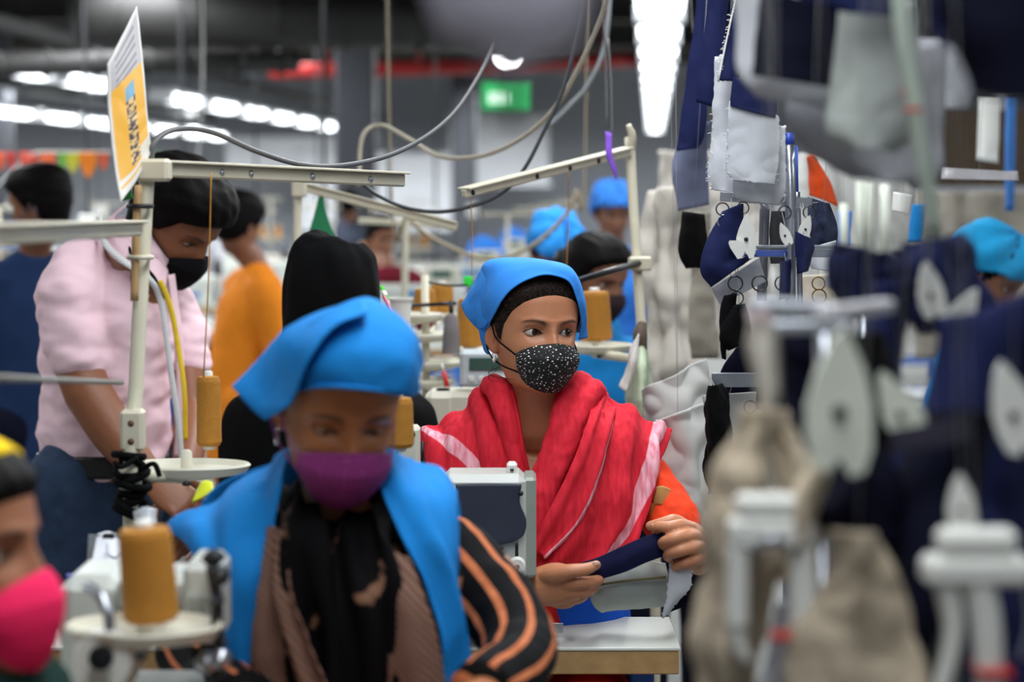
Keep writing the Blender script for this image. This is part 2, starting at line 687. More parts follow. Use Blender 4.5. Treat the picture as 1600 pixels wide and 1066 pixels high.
class Head:
    def __init__(self, C, yaw, pitch=0, roll=0, s=1.0, nz=110, na=110, skin=(160, 108, 80), brow=(22, 15, 12), gaze=(0, 0), up=.0058, lo=.0042, wide=1.0, jaw=1.0, lift=0.0):
        self.lift = lift
        self.jaw = jaw
        self.C, self.R, self.s = Vector(C), head_rot(yaw, pitch, roll), s
        self.wide = wide
        self.skin, self.browc, self.gaze = skin, brow, gaze
        self.X, self.Y, self.Z, self.A, self.lash = head_grid(nz, na, open_up=up, open_lo=lo)
        self.shape = self.X.shape

    def w(self, x, y, z):
        return self.C + self.R @ (Vector((x * self.wide, y, z * (self.jaw if z < 0 else 1))) * self.s)

    def W(self, arr):
        arr = np.array(arr, float).reshape(-1, 3)
        arr[:, 2] = np.where(arr[:, 2] < 0, arr[:, 2] * self.jaw, arr[:, 2])
        arr = arr * self.s * np.array((self.wide, 1, 1))
        return arr @ np.array(self.R).T + np.array(self.C)

    def mesh(self):
        """head with ears: verts, faces, colours"""
        X, Y, Z = self.X, self.Y, self.Z
        nz, na = self.shape
        V = np.stack([X, Y, Z], 2).reshape(-1, 3)
        Fc = grid_faces(nz, na)
        Fc.append(tuple(range(na))[::-1])
        Fc.append(tuple(range((nz - 1) * na, nz * na)))
        sk = np.array(lin(self.skin)[:3])
        br = np.array(lin(self.browc)[:3])
        C = np.tile(sk, (nz, na, 1))
        ax = np.abs(X)
        fr = (Y > .02)
        # lips, rims, brows
        lip = np.exp(-(X / .022) ** 4) * np.exp(-((Z + .075) / .0085) ** 4) * fr
        C = C * (1 - .35 * lip[..., None] * np.array((.6, 1.0, .9)))
        socket_shade = np.exp(-((ax - EYE_X) / .017) ** 2 - ((Z + .001) / .010) ** 2) * fr
        C = C * (1 - .42 * socket_shade[..., None])  # shade of the eye sockets painted into the skin colour
        C = C * (1 - .93 * np.clip(self.lash, 0, 1)[..., None])
        t = np.clip((ax - .012) / .042, 0, 1)
        zb = .0148 + .0085 * np.sin(np.clip(t, 0, 1) * 2.6) - .0022 * t + self.lift * (1 - t)
        th = .0036 * (1 - .80 * t ** 1.5) + .0008
        b = np.exp(-((Z - zb) / th) ** 2) * smoothstep(ax, .008, .020) * (1 - smoothstep(ax, .046, .056)) * fr
        rn = .82 + .18 * np.sin(X * 1900 * np.sign(X) - Z * 1500)
        b = np.clip(1.15 * b * rn, 0, 1)[..., None]
        C = C * (1 - b * .92) + br * b * .92
        cols = [C.reshape(-1, 3)]
        Vs, Fs = [V], list(Fc)
        n = len(V)
        for sgn in (-1, 1):
            ev, ef = self.ear(sgn)
            Vs.append(ev)
            Fs += [tuple(i + n for i in f) for f in ef]
            n += len(ev)
            cols.append(np.tile(sk * np.array((1.02, .92, .90)), (len(ev), 1)))
        V = self.W(np.vstack(Vs))
        C = np.vstack(cols)
        return V, Fs, C

    def ear(self, sgn, nr=9, nt=28):
        V = []
        for i in range(nr):
            r = i / (nr - 1)
            for j in range(nt):
                a = 2 * math.pi * j / nt
                # outline: wide top, narrow lobe
                ru = .0165 * (1 - .22 * (math.sin(a) < 0) * abs(math.sin(a)))
                rv = .0315
                u = ru * r * math.cos(a)
                v = rv * r * math.sin(a)
                rim = math.exp(-((r - .84) / .13) ** 2) * (.0055 if math.sin(a) > -.75 else .002)
                bowl = -.006 * math.exp(-((u - .003) / .006) ** 2 - ((v + .003) / .010) ** 2)
                anti = .003 * math.exp(-((r - .5) / .10) ** 2) * (math.cos(a) < .5)
                flare = .010 * max(0, -u / .0165)
                x = .0015 + rim + bowl + anti + flare - (.004 if r > .97 else 0)
                V.append((sgn * (.0675 + x), -.012 + u + v * .18, -.018 + v))
        m = len(V)
        for q in list(V):       # back of the ear
            V.append((sgn * (abs(q[0]) - .0045), q[1], q[2]))
        Fc = []
        for off in (0, m):
            for i in range(nr - 1):
                for j in range(nt):
                    j2 = (j + 1) % nt
                    f = (off + i * nt + j, off + (i + 1) * nt + j, off + (i + 1) * nt + j2, off + i * nt + j2)
                    Fc.append(f if (off == 0) == (sgn > 0) else f[::-1])
        for j in range(nt):
            j2 = (j + 1) % nt
            a, b = (nr - 1) * nt + j, (nr - 1) * nt + j2
            Fc.append((a, a + m, b + m, b))
        return np.array(V), Fc

    def eyes(self, parent):
        for sgn in (-1, 1):
            c = Vector((sgn * EYE_X, EYE_Y, 0))
            gy, gp = self.gaze
            Rg = Matrix.Rotation(math.radians(gy), 3, 'Z') @ Matrix.Rotation(-math.radians(gp), 3, 'X')
            V, cols = [], []
            n, m = 28, 24
            for i in range(n):
                th = math.pi * (i / (n - 1)) ** 1.5
                for j in range(m):
                    a = 2 * math.pi * j / m
                    r = EYE_R * (1.0 + (.035 * max(0, 1 - (th / .48) ** 2)))
                    p = Vector((r * math.sin(th) * math.cos(a), r * math.cos(th), r * math.sin(th) * math.sin(a)))
                    V.append(tuple(c + Rg @ p))
                    if th < .20:
                        cl = lin((8, 6, 5))
                    elif th < .47:
                        cl = lin((52, 32, 20))
                    elif th < .53:
                        cl = lin((24, 16, 12))
                    else:
                        cl = lin((190, 182, 174))
                    cols.append(cl)
            mk('eye', self.W(V), grid_faces(n, m), M('eyeball', (255, 255, 255), .12, var=.02, attr='Col', spec=.6), parent, True, cols=cols)

    def shell(self, name, mat, parent, offs, drop=None):
        """surface hugging the head; offs(A, Z, X, Y) -> offset in metres (negative sinks under the skin)"""
        G = np.stack([self.X, self.Y, self.Z], 2)
        base = np.stack([self.X / .072 ** 2, self.Y / .092 ** 2, (self.Z - .0) / .11 ** 2], 2)
        N = base / (np.linalg.norm(base, axis=2)[..., None] + 1e-9)
        o = offs(np.abs(self.A), self.Z, self.X, self.Y)
        keep = o > -.0035
        G = G + N * o[..., None]
        nz, na = self.shape
        Fc = [f for f in grid_faces(nz, na) if any(keep[i // na, i % na] for i in f)]
        Fc.append(tuple(range((nz - 1) * na, nz * na)))
        used = sorted({i for f in Fc for i in f})
        mp = {u: k for k, u in enumerate(used)}
        V = self.W(G.reshape(-1, 3)[used])
        loc = G.reshape(-1, 3)[used]
        cols = np.hstack([loc * 4 + .5, np.ones((len(loc), 1))])
        return mk(name, V, [tuple(mp[i] for i in f) for f in Fc], mat, parent, True, cols=cols)

    def hair(self, mat, parent, thick=.009, line=None, seed=0.0, tuft=0.0, name='hair', soft=.012):
        la = [0, .35, .7, 1.0, 1.25, 1.45, 1.62, 1.8, 2.1, 2.5, math.pi]
        lz = line or [.064, .063, .055, .040, .012, -.02, .012, -.030, -.060, -.075, -.080]

        def offs(A, Z, X, Y):
            zl = np.interp(A, la, lz)
            k = smoothstep(Z - zl, -.002, soft)
            t = thick * (1 + .25 * np.sin(X * 260 + seed) * .3 + tuft * np.sin(X * 190 + Y * 140 + seed) * np.sin(Z * 150 + seed))
            t = t + thick * .9 * smoothstep(Z, .04, .10) * (tuft > 0)
            return k * (t + .004) - .004
        return self.shell(name, mat, parent, offs)

    def mask(self, mat, parent, strapmat, nu=36, nv=44, z0=-.017, z1=-.113, tent=.0):
        ctrl = []
        G = np.zeros((nu, nv, 3))
        for i in range(nu):
            v = i / (nu - 1)
            for j in range(nv):
                u = -1 + 2 * j / (nv - 1)
                au = abs(u)
                zt = z0 - .014 * au ** 1.3 - .010 * au ** 4
                zb = z1 + .020 * au ** 1.6 + .016 * au ** 4
                z = zt + (zb - zt) * v
                yc = np.interp(v, [0, .12, .3, .5, .75, .92, 1], [.101, .109, .1150, .1125, .1040, .094, .084]) + tent
                wd = np.interp(v, [0, .3, .6, 1], [.0600, .0615, .0590, .049])
                ph = u * 1.08
                x = wd * math.sin(ph) / math.sin(1.08)
                y = .012 + (yc - .012) * math.cos(ph) ** .75 * (1 - .10 * au * (1 - au))
                Wd, Fr, B = head_profile(z)
                fy = float(face_y(x, z))
                y = max(y, fy + .0035)
                # pleats at the sides
                y += .0012 * math.sin(v * 34) * au ** 3
                G[i, j] = (x, y, z)
        N = gridnormals(G)
        inner = G - N * 0.0014 * (-1 if N[nu // 2, nv // 2, 1] < 0 else 1)
        V = np.vstack([G.reshape(-1, 3), inner.reshape(-1, 3)])
        n = nu * nv
        Fc = []
        for i in range(nu - 1):
            for j in range(nv - 1):
                a, b, c, d = i * nv + j, (i + 1) * nv + j, (i + 1) * nv + j + 1, i * nv + j + 1
                Fc += [(a, b, c, d), (a + n, d + n, c + n, b + n)]
        for i in range(nu - 1):
            for j in (0, nv - 1):
                Fc.append((i * nv + j, i * nv + j + n, (i + 1) * nv + j + n, (i + 1) * nv + j))
        for j in range(nv - 1):
            for i in (0, nu - 1):
                Fc.append((i * nv + j, i * nv + j + 1, i * nv + j + 1 + n, i * nv + j + n))
        uv = [(j / (nv - 1), i / (nu - 1) * .72, 0, 1) for i in range(nu) for j in range(nv)]
        o = mk('face_mask', self.W(V), Fc, mat, parent, True, cols=uv + uv)
        for sgn in (-1, 1):
            a = G[1, 0 if sgn < 0 else -1]
            b = G[-2, 0 if sgn < 0 else -1]
            pts = [a, (sgn * .0735, .008, -.018), (sgn * .0765, -.014, .008), (sgn * .080, -.028, -.012), (sgn * .077, -.020, -.045), (sgn * .066, .008, -.066), b]
            tube('ear_loop', self.W(np.array(pts)), .0015 * self.s, strapmat, o, n=6)
        return o


def limbvf(pts, rad, side=None, n=16):
    return tubevf(pts, rad, n=n, side=side, caps='round')


def handvf(wrist, palm_end, normal, spread=1.0, curl=(.5, .5, .5, .5), thumb_out=.6, s=1.0, left=False):
    """relaxed hand: palm plus five jointed fingers. normal = direction the back of the hand faces"""
    W = Vector(wrist)
    f = (Vector(palm_end) - W).normalized()
    nrm = Vector(normal)
    nrm = (nrm - f * nrm.dot(f)).normalized()
    sd = f.cross(nrm) * (1 if left else -1)        # towards the thumb
    parts = []
    L = .092 * s
    c0 = W
    parts.append(limbvf([W - f * .02 * s, W + f * .012 * s, W + f * .05 * s, W + f * L * .92], [(.026 * s, .019 * s), (.029 * s, .017 * s), (.039 * s, .015 * s), (.040 * s, .012 * s)], side=sd))
    offs = [.030, .010, -.010, -.029]
    lens = [(.042, .025, .020), (.046, .029, .021), (.043, .027, .020), (.034, .020, .018)]
    for k in range(4):
        base = W + f * (L - (.004 if k in (0, 3) else 0) * s) + sd * offs[k] * s
        d = (f + sd * (.10, .03, -.04, -.12)[k] * spread).normalized()
        p = base - f * .012 * s
        pts, rr = [p, base], [.0095 * s, .0095 * s]
        ang = 0
        cur = base
        for q in range(3):
            ang += curl[k] * (.75, 1.0, .75)[q]
            dv = d * math.cos(ang) - nrm * math.sin(ang)
            cur = cur + dv * lens[k][q] * s
            pts.append(cur)
            rr.append((.0088, .0080, .0066)[q] * s * (.9 if k == 3 else 1))
        parts.append(limbvf(pts, rr, n=10))
    tb = W + f * .022 * s + sd * .026 * s
    t1 = tb + (f * .6 + sd * thumb_out - nrm * .35).normalized() * .042 * s
    t2 = t1 + (f * .9 + sd * thumb_out * .35 - nrm * .35).normalized() * .032 * s
    t3 = t2 + (f * 1.0 - sd * .05 - nrm * .4).normalized() * .024 * s
    parts.append(limbvf([W + f * .012 * s + sd * .01 * s, tb, t1, t2, t3], [.013 * s, .0145 * s, .0115 * s, .0098 * s, .0078 * s], n=10))
    return parts


def skinmat(name='skin'):
    return M('skin', (255, 255, 255), .44, var=.05, scale=55, bump=.10, bscale=900, spec=.45, attr='Col')


def finish_body(parts, head, parent, skin, voxel=.006, fine=None, name='body'):
    V, Fc = remesh(parts, voxel, 3)
    C = np.tile(np.array(lin(skin)[:3]), (len(V), 1))
    Vs, Fs, Cs = [V], list(Fc), [C]
    n = len(V)
    for extra in (fine or []):
        v2, f2 = remesh(extra[0], extra[1], 2)
        Vs.append(v2)
        Fs += [tuple(i + n for i in f) for f in f2]
        Cs.append(np.tile(np.array(lin(skin)[:3]), (len(v2), 1)))
        n += len(v2)
    if head is not None:
        hv, hf, hc = head.mesh()
        Vs.append(hv)
        Fs += [tuple(i + n for i in f) for f in hf]
        Cs.append(hc)
    V = np.vstack(Vs)
    C = np.vstack(Cs)
    C = np.hstack([C, np.ones((len(C), 1))])
    return mk(name, V, Fs, skinmat(), parent, True, cols=C)


def cloth_from(name, parts, mat, parent, voxel=.008, amp=.004, scale=14, stretch=(1, 1, 1), seed=0.0, smooth=4, fn=None):
    V, Fc = remesh(parts, voxel, smooth)
    if amp:
        V = wrinkle(V, Fc, amp, scale, stretch, seed, fn)
    return mk(name, V, Fc, mat, parent, True)
# ---------------------------------------------------------------- materials
BLUE = M('blue_cap_cloth', (58, 138, 226), .75, var=.06, scale=20, bump=.12, bscale=700)
SKYBLUE = M('sky_blue_cloth', (28, 128, 205), .75, var=.08, scale=16, bump=.12, bscale=700)
HAIR = M('black_hair', (16, 13, 12), .38, var=.3, scale=120, bump=.5, bscale=260, spec=.5)
BLACKCLOTH = M('black_cloth', (8, 8, 9), .9, var=.2, scale=20, bump=.2, bscale=600)
NAVY = M('navy_cloth', (30, 36, 74), .85, var=.14, scale=25, bump=.25, bscale=900)
NAVYDARK = M('dark_navy_cloth', (14, 16, 34), .85, var=.14, scale=25, bump=.25, bscale=900)
GREYCLOTH = M('grey_pocketing_cloth', (200, 202, 208), .85, var=.06, scale=25, bump=.25, bscale=900)
PALEGREY = M('pale_grey_cloth', (186, 186, 182), .85, var=.10, scale=9, bump=.2, bscale=700)
BEIGE = M('beige_cloth', (176, 162, 142), .85, var=.10, scale=12, bump=.2, bscale=700)
CREAMMETAL = M('cream_painted_metal', (200, 194, 172), .45, var=.07, scale=14, spec=.4)
WHITEPL = M('white_plastic', (226, 226, 220), .4, var=.04, scale=10)
CREAMPL = M('cream_plastic', (208, 205, 188), .4, var=.05, scale=10)
STEEL = M('brushed_steel', (176, 180, 188), .3, metal=.9, var=.08, scale=40)
DARKSTEEL = M('dark_steel', (50, 50, 54), .35, metal=.8, var=.1)
DARKPL = M('dark_plastic', (26, 28, 32), .45, var=.1)
MACHINE = M('machine_grey_enamel', (196, 200, 194), .38, var=.04, scale=8)
TABLETOP = M('pale_laminate', (216, 219, 210), .35, var=.04, scale=6)
PLY = M('plywood_edge', (176, 140, 92), .6, var=.18, scale=40)
THREAD = M('golden_thread', (178, 120, 36), .7, var=.10, scale=60, bump=.9, bscale=500)
THREADPALE = M('pale_thread', (196, 190, 176), .7, var=.10, scale=60, bump=.6, bscale=500)
PINKCLOTH = M('pink_shirt_cloth', (240, 206, 215), .8, var=.05, scale=20, bump=.15, bscale=900)
DENIM = M('blue_denim', (50, 66, 90), .85, var=.2, scale=35, bump=.4, bscale=900)
LEATHER = M('black_leather', (20, 18, 18), .4, var=.2)
PAPER = M('white_paper', (226, 228, 236), .7, var=.03)
RUBBERGREY = M('grey_cable_rubber', (92, 92, 92), .5, var=.08)
RUBBERDARK = M('dark_cable_rubber', (46, 48, 52), .5, var=.08)
RUBBERCREAM = M('cream_cable_rubber', (170, 162, 145), .5, var=.08)


def hair_material(name, col, hi, rough=.36):
    """strands drawn back from the forehead (streaks in head space)"""
    m = bpy.data.materials.new(name)
    m.use_nodes = True
    nt = m.node_tree
    b = nt.nodes['Principled BSDF']
    at = nt.nodes.new('ShaderNodeAttribute')
    at.attribute_name = 'Col'
    mp = nt.nodes.new('ShaderNodeMapping')
    mp.inputs['Scale'].default_value = (70, 4, 70)
    nt.links.new(at.outputs['Vector'], mp.inputs[0])
    nz = nt.nodes.new('ShaderNodeTexNoise')
    nz.inputs['Scale'].default_value = 1.0
    nz.inputs['Detail'].default_value = 6
    nt.links.new(mp.outputs[0], nz.inputs['Vector'])
    cr = nt.nodes.new('ShaderNodeValToRGB')
    cr.color_ramp.elements[0].position = .35
    cr.color_ramp.elements[0].color = lin(col)
    cr.color_ramp.elements[1].position = .75
    cr.color_ramp.elements[1].color = lin(hi)
    nt.links.new(nz.outputs['Fac'], cr.inputs[0])
    nt.links.new(cr.outputs[0], b.inputs['Base Color'])
    bp = nt.nodes.new('ShaderNodeBump')
    bp.inputs['Strength'].default_value = .6
    bp.inputs['Distance'].default_value = .002
    nt.links.new(nz.outputs['Fac'], bp.inputs['Height'])
    nt.links.new(bp.outputs[0], b.inputs['Normal'])
    b.inputs['Roughness'].default_value = rough
    b.inputs['Specular IOR Level'].default_value = .08
    return m


HAIR = hair_material('black_hair_strands', (7, 5, 5), (16, 12, 11), .6)


def dots_material():
    m = bpy.data.materials.new('black_cloth_with_white_dots')
    m.use_nodes = True
    nt = m.node_tree
    b = nt.nodes['Principled BSDF']
    tc = nt.nodes.new('ShaderNodeAttribute')
    tc.attribute_name = 'Col'
    vo = nt.nodes.new('ShaderNodeTexVoronoi')
    vo.voronoi_dimensions = '2D'
    vo.feature = 'F1'
    vo.inputs['Scale'].default_value = 19
    vo.inputs['Randomness'].default_value = .9
    nt.links.new(tc.outputs['Vector'], vo.inputs['Vector'])
    sep = nt.nodes.new('ShaderNodeSeparateColor')
    nt.links.new(vo.outputs['Color'], sep.inputs[0])
    mr = nt.nodes.new('ShaderNodeMapRange')          # each dot its own size
    mr.inputs[1].default_value = 0.12
    mr.inputs[3].default_value = .05
    mr.inputs[4].default_value = .22
    nt.links.new(sep.outputs[0], mr.inputs[0])
    lt = nt.nodes.new('ShaderNodeMath')
    lt.operation = 'LESS_THAN'
    nt.links.new(vo.outputs['Distance'], lt.inputs[0])
    nt.links.new(mr.outputs[0], lt.inputs[1])
    mx = nt.nodes.new('ShaderNodeMix')
    mx.data_type = 'RGBA'
    mx.inputs[6].default_value = lin((8, 7, 9))
    mx.inputs[7].default_value = lin((235, 232, 230))
    nt.links.new(lt.outputs[0], mx.inputs[0])
    nt.links.new(mx.outputs[2], b.inputs['Base Color'])
    b.inputs['Roughness'].default_value = .75
    return m


def stripe_material(name, base, stripe, freq, width, axis, thread=True, wob=.0, off=0.0):
    """cloth with straight woven stripes across 'axis' (object space vector)"""
    m = bpy.data.materials.new(name)
    m.use_nodes = True
    nt = m.node_tree
    b = nt.nodes['Principled BSDF']
    tc = nt.nodes.new('ShaderNodeTexCoord')
    dp = nt.nodes.new('ShaderNodeVectorMath')
    dp.operation = 'DOT_PRODUCT'
    dp.inputs[1].default_value = axis
    nz = nt.nodes.new('ShaderNodeTexNoise')
    nz.inputs['Scale'].default_value = 12
    nt.links.new(tc.outputs['Object'], nz.inputs['Vector'])
    nt.links.new(tc.outputs['Object'], dp.inputs[0])
    ma = nt.nodes.new('ShaderNodeMath')
    ma.operation = 'MULTIPLY_ADD'
    nt.links.new(nz.outputs['Fac'], ma.inputs[0])
    ma.inputs[1].default_value = wob
    nt.links.new(dp.outputs['Value'], ma.inputs[2])
    mu = nt.nodes.new('ShaderNodeMath')
    mu.operation = 'MULTIPLY_ADD'
    nt.links.new(ma.outputs[0], mu.inputs[0])
    mu.inputs[1].default_value = freq
    mu.inputs[2].default_value = off
    fr = nt.nodes.new('ShaderNodeMath')
    fr.operation = 'FRACT'
    nt.links.new(mu.outputs[0], fr.inputs[0])
    lt = nt.nodes.new('ShaderNodeMath')
    lt.operation = 'LESS_THAN'
    nt.links.new(fr.outputs[0], lt.inputs[0])
    lt.inputs[1].default_value = width
    mx = nt.nodes.new('ShaderNodeMix')
    mx.data_type = 'RGBA'
    mx.inputs[6].default_value = lin(base)
    mx.inputs[7].default_value = lin(stripe)
    nt.links.new(lt.outputs[0], mx.inputs[0])
    nt.links.new(mx.outputs[2], b.inputs['Base Color'])
    b.inputs['Roughness'].default_value = .8
    b.inputs['Specular IOR Level'].default_value = .1
    return m


def slub_material(name, col, dark, axis_scale=(18, 18, 220), rough=.8, band=None):
    """handloom cotton: fine drawn-out streaks along one direction"""
    m = bpy.data.materials.new(name)
    m.use_nodes = True
    nt = m.node_tree
    b = nt.nodes['Principled BSDF']
    tc = nt.nodes.new('ShaderNodeTexCoord')
    mp = nt.nodes.new('ShaderNodeMapping')
    mp.inputs['Scale'].default_value = axis_scale
    nt.links.new(tc.outputs['Object'], mp.inputs[0])
    nz = nt.nodes.new('ShaderNodeTexNoise')
    nz.inputs['Scale'].default_value = 1.0
    nz.inputs['Detail'].default_value = 5
    nt.links.new(mp.outputs[0], nz.inputs['Vector'])
    cr = nt.nodes.new('ShaderNodeValToRGB')
    cr.color_ramp.elements[0].position = .32
    cr.color_ramp.elements[0].color = lin(dark)
    cr.color_ramp.elements[1].position = .68
    cr.color_ramp.elements[1].color = lin(col)
    nt.links.new(nz.outputs['Fac'], cr.inputs[0])
    out = cr.outputs[0]
    if band:
        at = nt.nodes.new('ShaderNodeAttribute')
        at.attribute_name = 'Col'
        st = nt.nodes.new('ShaderNodeMapRange')
        st.inputs[1].default_value = .47
        st.inputs[2].default_value = .53
        nt.links.new(at.outputs['Fac'], st.inputs[0])
        mx = nt.nodes.new('ShaderNodeMix')
        mx.data_type = 'RGBA'
        nt.links.new(st.outputs[0], mx.inputs[0])
        nt.links.new(out, mx.inputs[6])
        b2 = nt.nodes.new('ShaderNodeValToRGB')
        b2.color_ramp.elements[0].position = .35
        b2.color_ramp.elements[0].color = lin(band[1])
        b2.color_ramp.elements[1].position = .65
        b2.color_ramp.elements[1].color = lin(band[0])
        nt.links.new(nz.outputs['Fac'], b2.inputs[0])
        nt.links.new(b2.outputs[0], mx.inputs[7])
        out = mx.outputs[2]
    nt.links.new(out, b.inputs['Base Color'])
    bp = nt.nodes.new('ShaderNodeBump')
    bp.inputs['Strength'].default_value = .25
    bp.inputs['Distance'].default_value = .002
    nt.links.new(nz.outputs['Fac'], bp.inputs['Height'])
    nt.links.new(bp.outputs[0], b.inputs['Normal'])
    b.inputs['Roughness'].default_value = rough
    b.inputs['Specular IOR Level'].default_value = .12
    return m


RED = slub_material('red_handloom_cotton', (220, 48, 64), (198, 34, 50), (150, 60, 24))
REDBAND = slub_material('red_handloom_cotton_with_pale_band', (220, 48, 64), (198, 34, 50), (150, 60, 24), band=((242, 186, 198), (224, 128, 146)))


def bandcol(u0, half):
    def fn(u, v):
        k = min(1, max(0, .5 + (half - abs(u - u0(v))) * 6))
        return (k, k, k, 1)
    return fn


DOTS = dots_material()
# ---------------------------------------------------------------- the hall
CONC = M('worn_concrete', (112, 112, 108), .6, var=.12, scale=1.5, bump=.1, bscale=40)
WALLM = M('grey_painted_wall', (168, 172, 180), .8, var=.08, scale=1.2)
CEILM = M('dark_ceiling_panel', (72, 69, 64), .8, var=.15, scale=2)
BEAMM = M('dark_beam_paint', (40, 39, 38), .6, var=.12, scale=3)
COLM = M('dark_column_paint', (56, 58, 64), .6, var=.1, scale=3)
PALEPANEL = M('pale_wall_panel', (172, 174, 178), .8, var=.06, scale=3)
struct(box('floor', (-2, 19, -.05), (30, 54, .1), CONC, bev=.001))
struct(box('ceiling', (-2, 19, 4.25), (30, 54, .1), CEILM, bev=.001))
struct(box('wall_back', (-2, 44, 2.1), (30, .2, 4.2), WALLM, bev=.001))
struct(box('wall_left', (-16.5, 19, 2.1), (.2, 50, 4.2), WALLM, bev=.001))
struct(box('wall_right', (10.5, 19, 2.1), (.2, 50, 4.2), WALLM, bev=.001))
for i, y in enumerate((7.5, 12.5, 17.5, 22.5, 27.5, 32.5)):
    m = MB()
    m.add(boxvf((-2, y, 3.95), (27, .03, .36)))
    m.add(boxvf((-2, y, 4.12), (27, .20, .03)))
    m.add(boxvf((-2, y, 3.78), (27, .20, .03)))
    struct(m.build('ceiling_beam', BEAMM))


def rowpt(X, y, z):
    return Vector((X + ROWX * y, y, z))


for X in (-9.0, -2.6, 3.2):
    for y in (17.5, 27.5):
        p = rowpt(X, y, 0)
        m = MB()
        m.add(boxvf((p.x, p.y, 1.9), (.34, .34, 3.8), bev=.02))
        m.add(boxvf((p.x, p.y, .05), (.46, .46, .1), bev=.01))
        m.add(boxvf((p.x, p.y, 3.7), (.5, .5, .12), bev=.01))
        struct(m.build('column', COLM))
# fluorescent battens hanging in rows
TUBEM = M('lit_fluorescent_tube', (244, 250, 255), .4, var=0.0, emit=7.0)
HOUSE = M('white_lamp_housing', (200, 202, 204), .5, var=.04)


def batten(label, group):
    r = thing('fluorescent_lamp', label, 'lamp', (0, 0, 0), group)
    m = MB()
    m.add(boxvf((0, 0, .055), (.28, 1.55, .05), bev=.01))
    m.add(boxvf((0, .74, .0), (.28, .05, .12)))
    m.add(boxvf((0, -.74, .0), (.28, .05, .12)))
    m.build('housing', HOUSE, r)
    v, f = tubevf([(0, -.71, .0), (0, .71, .0)], [(.125, .05), (.125, .05)], n=16, side=(1, 0, 0))
    mk('lamp_diffuser', np.array(v), f, TUBEM, r, True)
    for y in (-.6, .6):
        tube('hanger_wire', [(0, y, .08), (0, y, .29)], .004, DARKSTEEL, r, n=4)
    return r


def lamp_row(X, y0, y1, step, label, group, z=LAMP_Z, skip=()):
    base = None
    y, k = y0, 0
    while y <= y1:
        if k not in skip:
            p = rowpt(X, y, z)
            if base is None:
                base = batten(label, group)
                base.location = p
                base.rotation_euler = (0, 0, RZ)
                base0 = base
            else:
                copy_tree(base0, p, RZ)
        y += step
        k += 1


lamp_row(.03, 10.2, 33, 1.75, 'lit fluorescent lamp in the steep bright row above the hanging cloth', 'fluorescent lamps in the row overhead')
lamp_row(-5.25, 14.5, 34.5, 1.9, 'lit fluorescent lamp in the upper bright row at the far left', 'fluorescent lamps in the upper left row', skip=(3,))
lamp_row(-8.4, 22, 38, 2.0, 'lit fluorescent lamp in the lower fainter row at the far left', 'fluorescent lamps in the lower left row')
# cable trays above the lamp rows
for i, X in enumerate((-5.25, -8.4, .03)):
    m = MB()
    a, b = rowpt(X, 8.0 if X > -1 else 12, LAMP_Z + .35), rowpt(X, 38, LAMP_Z + .35)
    m.add(barvf(a + Vector((-.1, 0, 0)), b + Vector((-.1, 0, 0)), .02, .10))
    m.add(barvf(a + Vector((.1, 0, 0)), b + Vector((.1, 0, 0)), .02, .10))
    m.add(barvf(a + Vector((0, 0, -.04)), b + Vector((0, 0, -.04)), .2, .01))
    o = m.build('cable_tray', BEAMM)
    tag(o, ['long grey cable tray above the upper left lamp row', 'long grey cable tray above the lower left lamp row', 'long grey cable tray running above the overhead lamp row'][i], 'cable tray')
# red fire pipe, ducts
m = MB()
a, b = P(420, 112, 19), P(1000, 92, 19.5)
m.add(tubevf([a, (a + b) / 2 + Vector((0, 0, -.02)), b], .07, n=12))
for t in (.15, .4, .65, .9):
    c = a.lerp(b, t)
    m.add(tubevf([c, Vector((c.x, c.y, 4.2))], .015, n=6))
    m.add(torusvf(c, .08, .012, Matrix.Rotation(math.radians(90), 3, 'Y')))
tag(m.build('red_pipe', M('red_pipe_paint', (150, 30, 28), .5, var=.1), smooth=True), 'dark red sprinkler pipe running across under the ceiling', 'pipe')
for i, (px0, py0, d0, px1, py1, d1, r, lab) in enumerate(((120, 20, 14, 900, 40, 16, .22, 'fat grey ventilation duct high under the dark ceiling'), (-40, 100, 13, 460, 96, 15, .08, 'thin grey service pipe high above the left lamp rows'))):
    a, b = P(px0, py0, d0), P(px1, py1, d1)
    m = MB()
    m.add(tubevf([a, b], r, n=16, seg=2))
    for t in np.linspace(.05, .95, 7):
        m.add(torusvf(a.lerp(b, t), r, .02, frame_to(a, b) @ Matrix.Rotation(math.radians(90), 3, 'Y')))
    tag(m.build('ventilation_duct' if i == 0 else 'service_pipe', BEAMM, smooth=True), lab, 'duct' if i == 0 else 'pipe')
# exit sign and round ceiling lamp
r = thing('exit_sign', 'glowing green exit sign hanging below the red pipe', 'sign', P(790, 175, 17))
c = P(790, 150, 17)
box('sign_box', c, (.42, .08, .25), M('green_sign_case', (30, 90, 60), .4), r)
box('sign_face', c + Vector((0, -.045, 0)), (.40, .01, .23), M('lit_green_sign', (60, 190, 110), .4, emit=.55, var=.25, scale=8), r)
box('white_arrow', c + Vector((-.06, -.052, -.02)), (.17, .006, .09), M('lit_white_mark', (220, 255, 230), .4, emit=.9), r)
tube('hanger', [c + Vector((0, 0, .12)), Vector((c.x, c.y, 4.2))], .01, DARKSTEEL, r, n=6)
r = thing('ceiling_lamp', 'small round lit lamp just below the red pipe', 'lamp', P(793, 104, 15))
c = P(793, 92, 15)
lathe('lamp_dome', c, [(.085, .02), (.083, -.01), (.06, -.04), (.02, -.055), (.001, -.058)][::-1], M('lit_round_lamp', (250, 252, 255), .4, emit=10), r)
lathe('lamp_rim', c, [(.001, .02), (.10, .02), (.10, .045), (.03, .07), (.03, 4.2 - c.z)], HOUSE, r)
